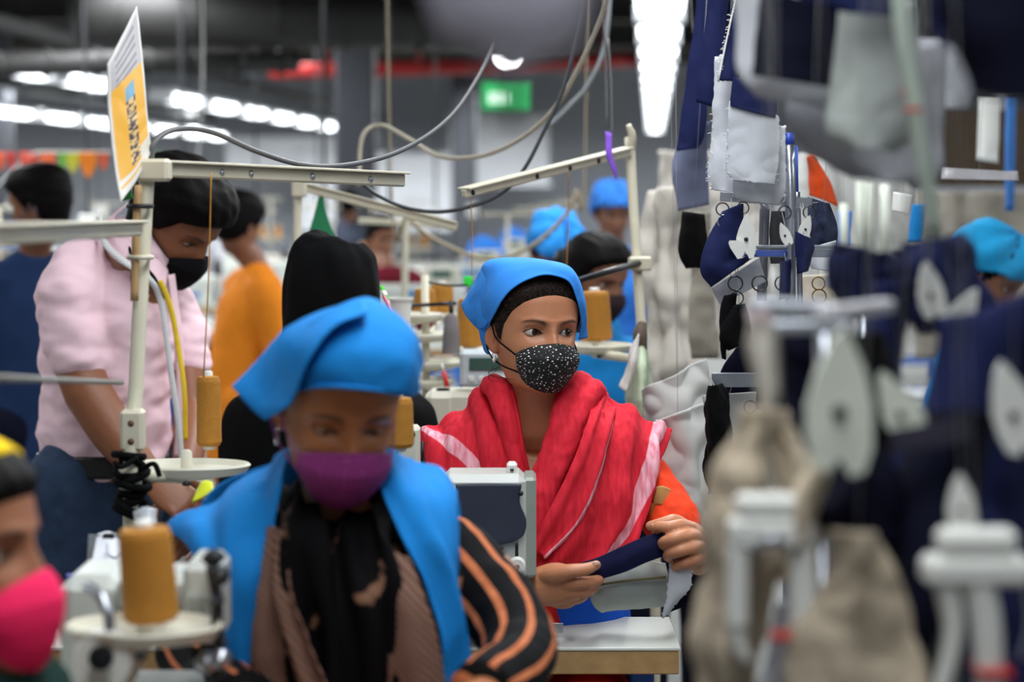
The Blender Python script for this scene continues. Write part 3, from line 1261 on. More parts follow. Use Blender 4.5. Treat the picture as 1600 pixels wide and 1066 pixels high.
# pale panels and notices on the far wall
for i, (px, py, w_, h_, dd, lab) in enumerate(((600, 300, 3.4, 1.5, 40, 'pale panel on the far wall behind the dark cable'), (780, 235, 2.0, 1.4, 40, 'pale square panel on the far wall under the exit sign'), (470, 240, 3.0, .6, 40, 'long pale strip on the far wall below the lamps'))):
    c = P(px, py, dd)
    m = MB()
    m.add(boxvf(c, (w_, .06, h_)))
    m.add(boxvf(c + Vector((0, -.04, h_ / 2)), (w_ + .1, .04, .06)))
    m.add(boxvf(c + Vector((0, -.04, -h_ / 2)), (w_ + .1, .04, .06)))
    tag(m.build('wall_panel', PALEPANEL), lab, 'panel')
# ---------------------------------------------------------------- the woman in the red scarf
MD = 3.43


def main_woman():
    d = MD
    root = thing('person', 'woman in red scarf, blue kerchief and white-dotted black mask holding a navy cloth strip', 'person', P(850, 1300, d + .15))
    skin = (196, 132, 96)
    hd = Head(P(834, 515, d + .03), 22, 1, 2, s=.975, jaw=.93, nz=230, na=260, skin=skin, gaze=(17, -5), up=.0068, lo=.0047)
    sd = Vector((1, .12, 0))
    q = lambda px, py, dd=0: P(px, py, d + dd)
    torso = limbvf([q(850, 712, .14), q(850, 780, .13), q(850, 880, .14), q(850, 1010, .16), q(850, 1075, .17)],
                   [(.13, .065), (.155, .09), (.14, .09), (.15, .10), (.17, .11)], side=sd, n=28)
    neck = limbvf([q(832, 560, .05), q(836, 610, .065), q(842, 660, .09)], [(.052, .055), (.050, .053), (.062, .058)], side=sd, n=24)
    # arms: her right arm (picture left) and her left arm (picture right)
    armR = limbvf([q(718, 735, .15), q(712, 810, .12), q(715, 905, .04)], [.045, .042, .036])
    foreR = limbvf([q(705, 905, .04), q(765, 925, -.05), q(822, 921, -.10)], [.036, .033, .024])
    armL = limbvf([q(985, 735, .16), q(1025, 785, .13), q(1068, 835, .08)], [.045, .042, .038])
    foreL = limbvf([q(1068, 838, .08), q(1084, 860, -.02), q(1090, 868, -.10)], [.037, .033, .026])
    thighs = [limbvf([q(810, 1085, .15), q(790, 1110, .05), q(785, 1115, -.08)], [.085, .075, .06]),
              limbvf([q(905, 1085, .15), q(915, 1110, .05), q(920, 1115, -.08)], [.085, .075, .06]),
              limbvf([q(785, 1115, -.08), q(785, 1310, -.04), q(785, 1440, -.02)], [.058, .05, .036]),
              limbvf([q(920, 1115, -.08), q(920, 1310, -.04), q(920, 1440, -.02)], [.058, .05, .036])]
    # ---- her right hand (picture left): back to us, thumb on top, index below, pinching the strip
    h1 = []
    h1.append(limbvf([q(806, 922, -.095), q(838, 918, -.12), q(868, 913, -.14), q(890, 912, -.145)], [(.027, .022), (.032, .024), (.036, .024), (.031, .022)], side=(0, 0, 1)))
    h1.append(limbvf([q(846, 903, -.13), q(868, 898, -.165), q(890, 893, -.18), q(914, 890, -.18), q(932, 883, -.175)], [.014, .0155, .0125, .0108, .0078], n=12))      # thumb
    h1.append(limbvf([q(876, 915, -.15), q(896, 912, -.165), q(918, 910, -.165), q(934, 907, -.15), q(938, 900, -.135)], [.0125, .0118, .0105, .0095, .008], n=12))   # index
    h1.append(limbvf([q(874, 925, -.145), q(896, 925, -.155), q(918, 923, -.15), q(928, 916, -.125), q(922, 908, -.11)], [.0125, .0115, .0102, .0095, .008], n=12))
    h1.append(limbvf([q(868, 932, -.135), q(888, 936, -.14), q(906, 934, -.13), q(914, 926, -.105), q(908, 918, -.095)], [.012, .0110, .0098, .009, .0076], n=12))
    h1.append(limbvf([q(858, 936, -.12), q(874, 943, -.12), q(890, 942, -.11), q(896, 934, -.09), q(890, 928, -.08)], [.0105, .0096, .0086, .008, .007], n=12))
    # ---- her left hand (picture right): a fist turned to us, finger backs stacked, thumb and index over the strip
    h2 = []
    h2.append(limbvf([q(1092, 876, -.06), q(1088, 862, -.10), q(1078, 850, -.125), q(1066, 842, -.135)], [(.026, .024), (.033, .023), (.037, .022), (.034, .019)], side=(.3, 0, 1)))
    h2.append(limbvf([q(1078, 826, -.13), q(1064, 822, -.155), q(1044, 824, -.165), q(1028, 824, -.150), q(1026, 834, -.13)], [.0125, .0115, .0100, .0092, .0078], n=12))   # index
    h2.append(limbvf([q(1086, 840, -.14), q(1072, 838, -.170), q(1050, 843, -.178), q(1036, 849, -.158), q(1042, 856, -.138)], [.013, .0118, .0105, .0095, .008], n=12))
    h2.append(limbvf([q(1092, 856, -.14), q(1080, 856, -.170), q(1058, 862, -.178), q(1044, 868, -.158), q(1050, 874, -.14)], [.0128, .0115, .0102, .0094, .008], n=12))
    h2.append(limbvf([q(1094, 872, -.13), q(1086, 874, -.158), q(1068, 881, -.165), q(1056, 886, -.15), q(1060, 890, -.13)], [.0115, .0102, .0092, .0085, .0072], n=12))
    h2.append(limbvf([q(1070, 824, -.10), q(1054, 815, -.12), q(1036, 818, -.125), q(1016, 822, -.12)], [.0135, .0125, .0105, .0082], n=12))     # thumb behind the strip
    body = finish_body([torso, neck, armR, armL, foreR, foreL] + thighs, hd, root, skin, voxel=.005, fine=[(h1, .0022), (h2, .0022)])
    hd.eyes(root)
    # nails
    nail = M('fingernail', (206, 164, 146), .3, var=.03)
    for (a, b, dd) in ((931, 881, -.1835), (1023, 821, -.1295)):
        c = q(a, b, dd)
        v, f = lathevf((0, 0, 0), [(.0052, -.0006), (.0052, .0004), (.003, .0010)], n=12)
        V = np.array(v) * np.array((1.15, .8, 1)) @ np.array(Matrix.Rotation(math.radians(78), 3, 'X')).T + np.array(c)
        mk('fingernail', V, f, nail, root, True)
    # hair: sleek, parted in the middle, drawn back
    HM = hair_material('sleek_black_hair', (14, 10, 8), (58, 46, 40), .42)
    hd.hair(HM, root, thick=.0075, line=[.0565, .053, .043, .024, .000, -.034, .012, -.030, -.055, -.07, -.075], seed=1.3, soft=.03)
    # baby hairs by the ear
    for k in range(5):
        rnd = random.Random(k)
        a = q(770 + k * 3, 575 + rnd.uniform(-4, 4), .0)
        tube('loose_hair', [a, a + Vector((-.008 - .003 * k, -.01, -.012)), a + Vector((.002 + .006 * k, -.012, -.022))], .0004, HM, root, n=4)
    mask = hd.mask(DOTS, root, BLACKCLOTH)
    # earring on her right ear
    e = hd.w(.0725, -.004, -.050)
    er = thing_part_ring(root, e, hd)
    # ---- kerchief
    h = lambda px, py, dd: P(px, py, d + dd)
    cap = [
        # front edge, picture left (behind her right ear) over the crown to picture right
        [h(764, 554, .075), h(761, 520, .03), h(774, 488, -.035), h(800, 452, -.06), h(848, 430, -.068), h(886, 438, -.052), h(902, 470, -.035), h(908, 505, -.005), h(905, 531, .01)],
        [h(760, 552, .09), h(752, 512, .05), h(760, 468, -.005), h(786, 424, -.025), h(850, 413, -.04), h(894, 425, -.03), h(911, 468, -.012), h(916, 505, .02), h(919, 527, .03)],
        [h(757, 545, .10), h(746, 500, .09), h(750, 445, .07), h(764, 409, .03), h(836, 406, .03), h(890, 420, .04), h(911, 466, .055), h(908, 500, .07), h(906, 520, .08)],
        [h(768, 548, .13), h(756, 500, .13), h(760, 452, .11), h(772, 414, .10), h(838, 408, .10), h(886, 430, .11), h(900, 470, .12), h(892, 500, .125), h(890, 520, .13)],
        [h(790, 560, .15), h(780, 520, .155), h(785, 470, .16), h(796, 436, .17), h(840, 428, .175), h(872, 452, .175), h(882, 486, .17), h(875, 510, .16), h(868, 530, .155)],
    ]
    kc = patch('kerchief', cap, BLUE, root, 60, 70, .0022, wr=.0022, wscale=26, seed=2.0)
    # folded-over corner standing out at picture left
    flap = [
        [h(764, 408, .035), h(772, 432, -.010), h(772, 458, -.012), h(768, 490, -.004)],
        [h(752, 422, .050), h(754, 446, .020), h(757, 470, .012), h(760, 508, .010)],
        [h(738, 446, .070), h(738, 462, .052), h(742, 484, .040), h(752, 514, .03)],
        [h(721, 476, .090), h(724, 484, .082), h(731, 496, .070), h(748, 514, .05)],
    ]
    patch('kerchief_corner', flap, BLUE, kc, 30, 30, .0025, wr=.002, wscale=30, seed=4.0)
    # ---- dress under the scarf (orange-red sleeves, blue apron)
    ORANGE = M('orange_red_print', (226, 66, 34), .8, var=.25, scale=40, bump=.2)
    sl = limbvf([q(975, 740, .17), q(1003, 755, .15), q(1030, 790, .12), q(1056, 822, .07)], [.052, .056, .054, .048])
    sl_o = cloth_from('sleeve', [sl], ORANGE, root, .005, .004, 30)
    slR = limbvf([q(722, 740, .16), q(716, 800, .13), q(716, 890, .05)], [.050, .050, .046])
    cloth_from('sleeve', [slR], ORANGE, root, .006, .004, 30)
    # woven patches on the sleeve: gold, tan and black
    for (cx, cy, w_, h_, colr, nm) in ((1034, 775, .030, .034, (196, 150, 92), 'tan_patch'), (1046, 798, .034, .030, (20, 20, 26), 'black_patch'), (1018, 796, .03, .022, (150, 92, 44), 'gold_patch')):
        a = [[q(cx - w_ * 440, cy - h_ * 380, .066), q(cx, cy - h_ * 460, .056), q(cx + w_ * 440, cy - h_ * 300, .075)],
             [q(cx - w_ * 440, cy, .064), q(cx, cy, .054), q(cx + w_ * 460, cy, .075)],
             [q(cx - w_ * 430, cy + h_ * 380, .064), q(cx, cy + h_ * 420, .055), q(cx + w_ * 420, cy + h_ * 340, .070)]]
        patch(nm, a, M('sleeve_' + nm, colr, .8, var=.2, bump=.3), sl_o, 10, 10, .003)
    apron = limbvf([q(850, 830, .13), q(850, 860, .115), q(850, 900, .12), q(852, 1020, .13), q(852, 1090, .14)], [(.150, .085), (.172, .105), (.150, .105), (.165, .115), (.185, .12)], side=sd, n=28)
    cloth_from('apron', [apron], M('royal_blue_apron', (30, 84, 190), .8, var=.1, bump=.15), root, .008, .005, 14)
    dress = limbvf([q(800, 930, .06), q(795, 990, .04), q(790, 1060, .02)], [(.09, .07), (.10, .08), (.10, .09)], side=sd)
    sk = [limbvf([q(x, 1085, .15), q(x2, 1105, .05), q(x2, 1112, -.07)], [.10, .092, .078]) for x, x2 in ((810, 788), (905, 918))] + [limbvf([q(x2, 1115, -.07), q(x2, 1300, -.04), q(x2, 1400, -.02)], [.078, .08, .085]) for x2 in (788, 918)]
    cloth_from('dress_skirt', [dress] + sk, M('red_dress_cloth', (190, 36, 28), .8, var=.1), root, .008, .004, 14)
    # ---- red scarf: two fronts crossing over the chest, folds around the neck
    def bandfn(b0, b1):
        return lambda u, v: 1 if b0 < v < b1 else 0
    s = lambda px, py, dd: P(px, py, d + dd)
    # picture-left front: from the neck over her right shoulder, down
    # rows run from neck outwards (u), columns down (v)
    left = [
        [s(800, 600, .03), s(812, 650, .00), s(822, 710, -.01), s(834, 765, -.005), s(842, 840, -.00), s(845, 930, .01)],
        [s(772, 598, .075), s(786, 650, .01), s(798, 710, -.015), s(808, 765, -.02), s(812, 840, -.015), s(812, 930, .00)],
        [s(745, 608, .10), s(756, 650, .03), s(765, 710, .00), s(772, 770, -.01), s(775, 840, -.01), s(775, 930, .00)],
        [s(715, 640, .12), s(722, 668, .06), s(730, 720, .03), s(736, 780, .015), s(738, 850, .01), s(740, 930, .01)],
        [s(676, 662, .14), s(682, 690, .08), s(690, 740, .055), s(698, 800, .04), s(702, 860, .03), s(704, 930, .03)],
        [s(652, 672, .17), s(654, 694, .13), s(662, 744, .10), s(672, 800, .09), s(676, 860, .08), s(678, 930, .07)],
    ]
    patch('scarf_front', left, REDBAND, root, 80, 80, .003, wr=.0075, wscale=16, seed=1.0, stretch=(1.7, 1, .55), pleat=(.0045, 4.5, .6), colfn=bandcol(lambda v: .92 - .85 * v, .05))
    # picture-right front: shoulder to waist, swept across to picture left
    right = [
        [s(890, 596, .06), s(880, 640, .00), s(862, 690, -.02), s(838, 745, -.030), s(815, 800, -.035), s(800, 880, -.03)],
        [s(915, 602, .075), s(905, 650, -.005), s(892, 710, -.035), s(868, 780, -.045), s(835, 840, -.045), s(805, 895, -.035)],
        [s(945, 618, .095), s(938, 665, .01), s(928, 725, -.03), s(908, 795, -.045), s(870, 850, -.050), s(815, 900, -.04)],
        [s(985, 640, .11), s(980, 685, .04), s(968, 745, -.005), s(945, 815, -.03), s(905, 870, -.045), s(830, 905, -.04)],
        [s(1025, 660, .13), s(1016, 700, .07), s(1002, 760, .03), s(978, 820, .00), s(938, 878, -.03), s(850, 912, -.035)],
        [s(1050, 672, .15), s(1040, 702, .115), s(1022, 760, .07), s(996, 826, .03), s(955, 876, -.005), s(870, 916, -.02)],
    ]
    patch('scarf_front', right, REDBAND, root, 100, 100, .003, wr=.009, wscale=16, seed=5.0, stretch=(1.6, 1, .6), pleat=(.006, 4.2, -.3), colfn=bandcol(lambda v: .84, .065))
    # inner fold with the narrow pale border, lying over the right front
    fold = [
        [s(930, 612, .07), s(918, 660, -.03), s(896, 720, -.06), s(862, 790, -.072), s(828, 850, -.068)],
        [s(945, 622, .075), s(934, 665, -.022), s(916, 725, -.055), s(880, 798, -.070), s(838, 862, -.066)],
        [s(958, 640, .07), s(948, 675, -.012), s(932, 735, -.05), s(898, 812, -.068), s(848, 868, -.064)],
        [s(960, 650, .068), s(952, 690, -.006), s(938, 745, -.045), s(902, 825, -.064), s(850, 874, -.06)],
    ]
    patch('scarf_fold', fold, REDBAND, root, 50, 90, .0025, wr=.003, wscale=20, seed=9.0, pleat=(.003, 2.2, .3), colfn=bandcol(lambda v: .90, .16))
    # rolls of cloth around the neck
    rolls = [
        ([s(760, 612, .12), s(770, 602, .06), s(782, 618, .025), s(793, 660, .00), s(806, 720, -.005)], [.014, .021, .022, .018, .012]),
        ([s(778, 600, .11), s(790, 606, .055), s(795, 634, .025), s(806, 690, .008), s(822, 750, .002)], [.012, .016, .017, .015, .010]),
        ([s(918, 608, .12), s(905, 600, .06), s(888, 616, .02), s(874, 668, -.015), s(850, 730, -.03), s(828, 775, -.04)], [.014, .022, .022, .020, .017, .012]),
        ([s(940, 618, .12), s(924, 612, .06), s(905, 640, .01), s(884, 700, -.03), s(858, 770, -.05), s(838, 830, -.055)], [.014, .022, .022, .020, .017, .012]),
        ([s(850, 735, -.035), s(844, 770, -.05), s(846, 800, -.05), s(838, 840, -.05)], [.010, .014, .013, .010]),
    ]
    parts = [limbvf(p, r, n=14) for p, r in rolls]
    cloth_from('scarf_neck_rolls', parts, RED, root, .004, .003, 34, smooth=3)
    back = [[s(745, 640, .15), s(790, 612, .17), s(850, 602, .18), s(905, 612, .17), s(955, 645, .15)],
            [s(705, 720, .20), s(780, 720, .25), s(850, 720, .26), s(920, 720, .25), s(990, 720, .20)],
            [s(710, 860, .20), s(780, 860, .25), s(850, 860, .26), s(920, 860, .25), s(990, 860, .20)]]
    patch('scarf_back', back, RED, root, 30, 30, .003, wr=.005, wscale=12)
    return root


def thing_part_ring(root, e, hd):
    v, f = torusvf(e, .0075, .0006, np.array(hd.R @ Matrix.Rotation(math.radians(90), 3, 'Y')))
    o = mk('earring', v, f, M('silver', (210, 210, 215), .2, metal=1.0, var=.02), root, True)
    c = e + Vector((0, 0, -.008))
    v, f = tubevf([c + Vector((0, 0, -.003)), c, c + Vector((0, 0, .003))], [.0022, .0036, .0022], n=10, caps='round')
    mk('bead', v, f, M('pearl', (235, 232, 226), .2, var=.02), o, True)
    return o


main_woman()
# ---------------------------------------------------------------- the woman in the blue vest in front
def striped_sleeve(name, pts, rad, n_str, mat, parent, seg=60, n=48, phase=0.0, wid=.25, side=None, amp=.0):
    v, f = tubevf(pts, rad, n=n, seg=seg, side=side, caps=True)
    V = np.array(v)
    cols = []
    for i in range(len(V)):
        a = 2 * math.pi * (i % n) / n
        k = .5 + (math.cos(n_str * a + phase) - math.cos(math.pi * wid)) * 2.5
        k = min(1, max(0, k))
        cols.append((k, k, k, 1))
    if amp:
        V = wrinkle(V, f, amp, 22)
    return mk(name, V, f, mat, parent, True, cols=cols)


def ring_print_material(name, base, ring):
    m = bpy.data.materials.new(name)
    m.use_nodes = True
    nt = m.node_tree
    b = nt.nodes['Principled BSDF']
    at = nt.nodes.new('ShaderNodeAttribute')
    at.attribute_name = 'Col'
    vo = nt.nodes.new('ShaderNodeTexVoronoi')
    vo.voronoi_dimensions = '2D'
    vo.inputs['Scale'].default_value = 5.5
    nt.links.new(at.outputs['Vector'], vo.inputs['Vector'])
    mu = nt.nodes.new('ShaderNodeMath')
    mu.operation = 'MULTIPLY'
    mu.inputs[1].default_value = 26
    nt.links.new(vo.outputs['Distance'], mu.inputs[0])
    sn = nt.nodes.new('ShaderNodeMath')
    sn.operation = 'SINE'
    nt.links.new(mu.outputs[0], sn.inputs[0])
    mr = nt.nodes.new('ShaderNodeMapRange')
    mr.inputs[1].default_value = .55
    mr.inputs[2].default_value = 1.0
    mr.inputs[4].default_value = .55
    nt.links.new(sn.outputs[0], mr.inputs[0])
    mx = nt.nodes.new('ShaderNodeMix')
    mx.data_type = 'RGBA'
    mx.inputs[6].default_value = lin(base)
    mx.inputs[7].default_value = lin(ring)
    nt.links.new(mr.outputs[0], mx.inputs[0])
    nt.links.new(mx.outputs[2], b.inputs['Base Color'])
    b.inputs['Roughness'].default_value = .8
    return m


def blotch_material(name, base, print_):
    """dark cloth with scattered paisley-like blotches"""
    m = bpy.data.materials.new(name)
    m.use_nodes = True
    nt = m.node_tree
    b = nt.nodes['Principled BSDF']
    tc = nt.nodes.new('ShaderNodeTexCoord')
    mp = nt.nodes.new('ShaderNodeMapping')
    mp.inputs['Scale'].default_value = (15, 4, 8)
    nt.links.new(tc.outputs['Object'], mp.inputs[0])
    nz = nt.nodes.new('ShaderNodeTexNoise')
    nz.inputs['Scale'].default_value = 1.0
    nz.inputs['Detail'].default_value = 2
    nz.inputs['Distortion'].default_value = .8
    nt.links.new(mp.outputs[0], nz.inputs['Vector'])
    n2 = nt.nodes.new('ShaderNodeTexNoise')
    n2.inputs['Scale'].default_value = 120
    nt.links.new(tc.outputs['Object'], n2.inputs['Vector'])
    ad = nt.nodes.new('ShaderNodeMath')
    ad.operation = 'MULTIPLY_ADD'
    nt.links.new(n2.outputs['Fac'], ad.inputs[0])
    ad.inputs[1].default_value = .16
    nt.links.new(nz.outputs['Fac'], ad.inputs[2])
    mr = nt.nodes.new('ShaderNodeMapRange')
    mr.inputs[1].default_value = .70
    mr.inputs[2].default_value = .735
    nt.links.new(ad.outputs[0], mr.inputs[0])
    mx = nt.nodes.new('ShaderNodeMix')
    mx.data_type = 'RGBA'
    mx.inputs[6].default_value = lin(base)
    mx.inputs[7].default_value = lin(print_)
    nt.links.new(mr.outputs[0], mx.inputs[0])
    nt.links.new(mx.outputs[2], b.inputs['Base Color'])
    b.inputs['Roughness'].default_value = .85
    b.inputs['Specular IOR Level'].default_value = .1
    return m


def front_woman():
    d = 2.4
    q = lambda px, py, dd=0.0: P(px, py, d + dd)
    root = thing('person', 'woman in sky blue vest and purple mask with her head bowed over her sewing', 'person', P(540, 1420, d + .1))
    skin = (168, 106, 66)
    hd = Head(P(529, 632, d + .022), 17, 21, 3, s=.955, jaw=.95, nz=140, na=150, skin=skin, gaze=(0, 30), up=.0004, lo=.0034, lift=.0055)
    sd = Vector((1, 0, 0))
    torso = limbvf([q(552, 860, .12), q(550, 930, .10), q(545, 1050, .12), q(545, 1250, .16)], [(.13, .07), (.15, .09), (.14, .09), (.16, .11)], side=sd, n=28)
    neck = limbvf([q(538, 660, .06), q(542, 730, .075), q(548, 800, .11)], [(.053, .055), (.052, .054), (.066, .06)], side=sd, n=24)
    aR = limbvf([q(680, 860, .17), q(770, 920, .11), q(828, 1020, .02)], [.047, .043, .037])
    fR = limbvf([q(828, 1020, .02), q(790, 1070, -.10), q(735, 1110, -.20)], [.037, .034, .025])
    aL = limbvf([q(410, 850, .2), q(335, 930, .22), q(300, 1020, .15)], [.047, .043, .037])
    fL = limbvf([q(300, 1020, .15), q(340, 1085, .0), q(410, 1120, -.20)], [.037, .034, .025])
    hR = handvf(q(735, 1110, -.20), q(690, 1140, -.26), (0.2, -.3, 1), curl=(.4, .4, .45, .5), left=True)
    hL = handvf(q(410, 1120, -.20), q(455, 1148, -.26), (-.2, -.3, 1), curl=(.4, .4, .45, .5))
    th = [limbvf([q(500, 1260, .15), q(490, 1290, -.2), q(485, 1310, -.32)], [.085, .075, .06]), limbvf([q(610, 1260, .15), q(620, 1290, -.2), q(620, 1310, -.32)], [.085, .075, .06]),
          limbvf([q(485, 1310, -.32), q(485, 1600, -.28), q(485, 1840, -.26)], [.058, .05, .036]), limbvf([q(620, 1310, -.32), q(620, 1600, -.28), q(620, 1840, -.26)], [.058, .05, .036])]
    finish_body([torso, neck, aR, fR, aL, fL] + th, hd, root, skin, .006, fine=[(hR, .003), (hL, .003)])
    hd.eyes(root)
    hd.hair(HAIR, root, thick=.002, seed=.4, soft=.02)
    hd.mask(ring_print_material('purple_cloth_with_swirls', (118, 22, 100), (186, 90, 170)), root, M('purple_strap', (150, 80, 150), .6))
    v, f = torusvf(hd.w(.0735, -.006, -.052), .010, .0009, np.array(hd.R @ Matrix.Rotation(math.radians(90), 3, 'Y')))
    mk('earring', v, f, M('silver', (210, 210, 215), .2, metal=1.0), root)
    h = q
    g = lambda px, py, dd: P(px, py, d + dd - .012)
    dome = [
        [g(446, 640, .03), g(452, 612, -.035), g(498, 602, -.080), g(545, 603, -.097), g(592, 608, -.085), g(630, 614, -.052), g(650, 612, .02)],
        [g(446, 598, .03), g(456, 566, -.045), g(500, 552, -.088), g(550, 548, -.102), g(600, 553, -.090), g(640, 570, -.058), g(656, 592, .01)],
        [g(452, 562, .05), g(470, 522, -.015), g(508, 504, -.050), g(560, 497, -.060), g(606, 508, -.050), g(645, 532, -.020), g(657, 572, .05)],
        [g(462, 562, .09), g(482, 516, .05), g(518, 487, .02), g(572, 466, .01), g(606, 486, .02), g(638, 520, .05), g(652, 568, .09)],
        [g(480, 600, .14), g(500, 550, .14), g(530, 518, .135), g(568, 500, .13), g(598, 520, .135), g(618, 554, .14), g(628, 600, .14)],
    ]
    kc = patch('kerchief', dome, SKYBLUE, root, 60, 70, .0025, wr=.003, wscale=18, seed=3.0, pleat=(.002, 2.2, .7))
    flap = [
        [g(566, 467, .0), g(570, 473, -.035), g(573, 481, -.065), g(576, 490, -.088)],
        [g(505, 486, .02), g(510, 494, -.03), g(516, 502, -.075), g(523, 512, -.108)],
        [g(440, 520, .03), g(452, 535, -.02), g(464, 552, -.070), g(476, 572, -.108)],
        [g(388, 578, .045), g(410, 600, .01), g(432, 618, -.03), g(455, 630, -.075)],
        [g(363, 604, .05), g(378, 622, .03), g(394, 641, .01), g(413, 657, -.01)],
    ]
    patch('kerchief_corner', flap, SKYBLUE, kc, 36, 36, .0025, wr=.003, wscale=18, seed=6.0)
    tail = [[g(626, 520, .04), g(642, 535, .05), g(653, 555, .06)], [g(632, 552, -.01), g(646, 560, .01), g(657, 572, .04)],
            [g(634, 588, -.03), g(645, 588, .0), g(652, 590, .04)], [g(630, 610, -.03), g(640, 606, 0), g(646, 602, .03)]]
    patch('kerchief_tail', tail, SKYBLUE, kc, 20, 20, .0025, wr=.002)
    hem = [h(448, 630, .02), h(455, 611, -.035), h(498, 602, -.083), h(545, 603, -.100), h(592, 608, -.088), h(631, 614, -.054), h(649, 612, .01)]
    hem = [p + Vector((0, -.013, 0)) for p in hem]
    tube('kerchief_hem', hem, .0028, SKYBLUE, kc, n=8)
    # striped dress
    ST = slub_material('black_cloth_with_orange_stripes', (7, 6, 8), (5, 4, 6), (60, 60, 60), band=((196, 116, 76), (170, 96, 60)))
    striped_sleeve('sleeve', [h(660, 870, .19), h(705, 872, .16), h(768, 935, .09), h(808, 1000, .02), h(800, 1050, -.07), h(750, 1085, -.16)], [.046, .052, .050, .046, .044, .038], 8, ST, root, phase=.6, wid=.22, amp=.004)
    striped_sleeve('sleeve', [h(420, 870, .24), h(380, 875, .24), h(325, 930, .22), h(300, 1010, .15), h(335, 1075, .02), h(385, 1100, -.12)], [.046, .052, .050, .046, .044, .038], 8, ST, root, phase=.2, wid=.22, amp=.004)
    kam = limbvf([h(550, 850, .12), h(548, 920, .10), h(545, 1050, .12), h(545, 1280, .16)], [(.13, .08), (.155, .10), (.150, .10), (.18, .12)], side=sd, n=28)
    cloth_from('dress', [kam], stripe_material('black_dress_with_tan_bars', (18, 16, 20), (140, 96, 66), 22, .3, (0, 0, 1)), root, .009, .004, 14)
    # blue vest: two fronts with wide shoulder flaps
    lf = [
        [h(452, 700, .06), h(440, 760, .0), h(424, 830, -.02), h(408, 900, -.03), h(394, 980, -.02), h(382, 1060, -.01)],
        [h(420, 722, .10), h(398, 780, .03), h(382, 850, .0), h(376, 910, -.02), h(374, 985, -.01), h(370, 1060, .0)],
        [h(370, 752, .13), h(352, 800, .06), h(350, 862, .02), h(356, 915, .0), h(362, 985, .0), h(362, 1060, .01)],
        [h(310, 788, .16), h(302, 822, .10), h(318, 862, .05), h(338, 905, .03), h(352, 980, .03), h(356, 1060, .03)],
        [h(262, 820, .19), h(276, 838, .15), h(300, 858, .10), h(326, 890, .07), h(345, 975, .06), h(350, 1060, .05)],
    ]
    patch('vest_front', lf, SKYBLUE, root, 60, 70, .003, wr=.008, wscale=10, seed=1.0, stretch=(1.3, 1, .6), pleat=(.004, 2.2, .8))
    rf = [
        [h(584, 730, .04), h(604, 790, -.01), h(632, 850, -.03), h(660, 905, -.03), h(682, 980, -.02), h(698, 1080, -.01)],
        [h(600, 708, .07), h(628, 770, .0), h(655, 840, -.02), h(680, 905, -.02), h(698, 980, -.01), h(708, 1080, .0)],
        [h(640, 714, .11), h(664, 768, .03), h(684, 840, .0), h(702, 905, .0), h(714, 980, .0), h(720, 1080, .01)],
        [h(684, 740, .13), h(696, 780, .06), h(704, 850, .02), h(714, 910, .02), h(726, 985, .02), h(732, 1080, .02)],
        [h(714, 768, .16), h(713, 800, .10), h(710, 860, .05), h(716, 915, .05), h(730, 990, .04), h(738, 1080, .04)],
    ]
    patch('vest_front', rf, SKYBLUE, root, 60, 70, .003, wr=.007, wscale=10, seed=7.0, stretch=(1.3, 1, .6), pleat=(.004, 2.0, -.6))
    bk = [[h(455, 715, .12), h(500, 745, .17), h(550, 755, .18), h(600, 740, .17), h(640, 718, .13)],
          [h(310, 800, .20), h(430, 830, .24), h(550, 840, .25), h(640, 830, .24), h(714, 775, .18)],
          [h(350, 1080, .2), h(430, 1080, .25), h(550, 1080, .26), h(640, 1080, .25), h(735, 1080, .18)]]
    patch('vest_back', bk, SKYBLUE, root, 30, 30, .003, wr=.005, wscale=10)
    # black scarf with tan print, hanging down the front
    SC = blotch_material('black_scarf_with_tan_print', (6, 5, 7), (120, 88, 70))
    TAN = stripe_material('tan_striped_scarf_border', (124, 94, 80), (70, 50, 44), 150, .35, (.75, 0, .66), wob=.01)
    ms = [
        [h(448, 745, .05), h(440, 800, -.03), h(436, 880, -.05), h(440, 960, -.06), h(450, 1090, -.06)],
        [h(470, 770, .03), h(478, 830, -.05), h(486, 900, -.07), h(492, 970, -.075), h(496, 1090, -.075)],
        [h(512, 810, .03), h(524, 860, -.03), h(535, 920, -.07), h(545, 980, -.08), h(548, 1090, -.08)],
        [h(575, 790, .03), h(585, 840, -.03), h(590, 905, -.07), h(596, 980, -.075), h(600, 1090, -.075)],
        [h(592, 745, .04), h(606, 800, -.02), h(614, 880, -.05), h(620, 970, -.06), h(626, 1090, -.06)],
    ]
    scf = patch('scarf_front', ms, SC, root, 60, 70, .003, wr=.010, wscale=11, seed=4.0, stretch=(1.6, 1, .5), pleat=(.008, 4.0, .4))
    bl = [
        [h(425, 820, -.01), h(412, 880, -.035), h(404, 960, -.045), h(398, 1090, -.04)],
        [h(436, 830, -.035), h(432, 890, -.06), h(440, 970, -.075), h(470, 1090, -.08)],
        [h(446, 840, -.04), h(452, 900, -.068), h(470, 980, -.088), h(520, 1090, -.095)],
    ]
    patch('scarf_border', bl, TAN, root, 24, 40, .003, wr=.006, wscale=14, pleat=(.006, 2.4, .5))
    brd = [
        [h(604, 872, -.04), h(606, 920, -.065), h(608, 980, -.075), h(606, 1090, -.075)],
        [h(622, 864, -.045), h(634, 920, -.07), h(648, 985, -.08), h(654, 1090, -.08)],
        [h(634, 870, -.03), h(660, 925, -.055), h(684, 990, -.065), h(700, 1090, -.065)],
    ]
    patch('scarf_border', brd, TAN, root, 24, 40, .003, wr=.005, wscale=14, pleat=(.003, 1.4, .3))
    return root


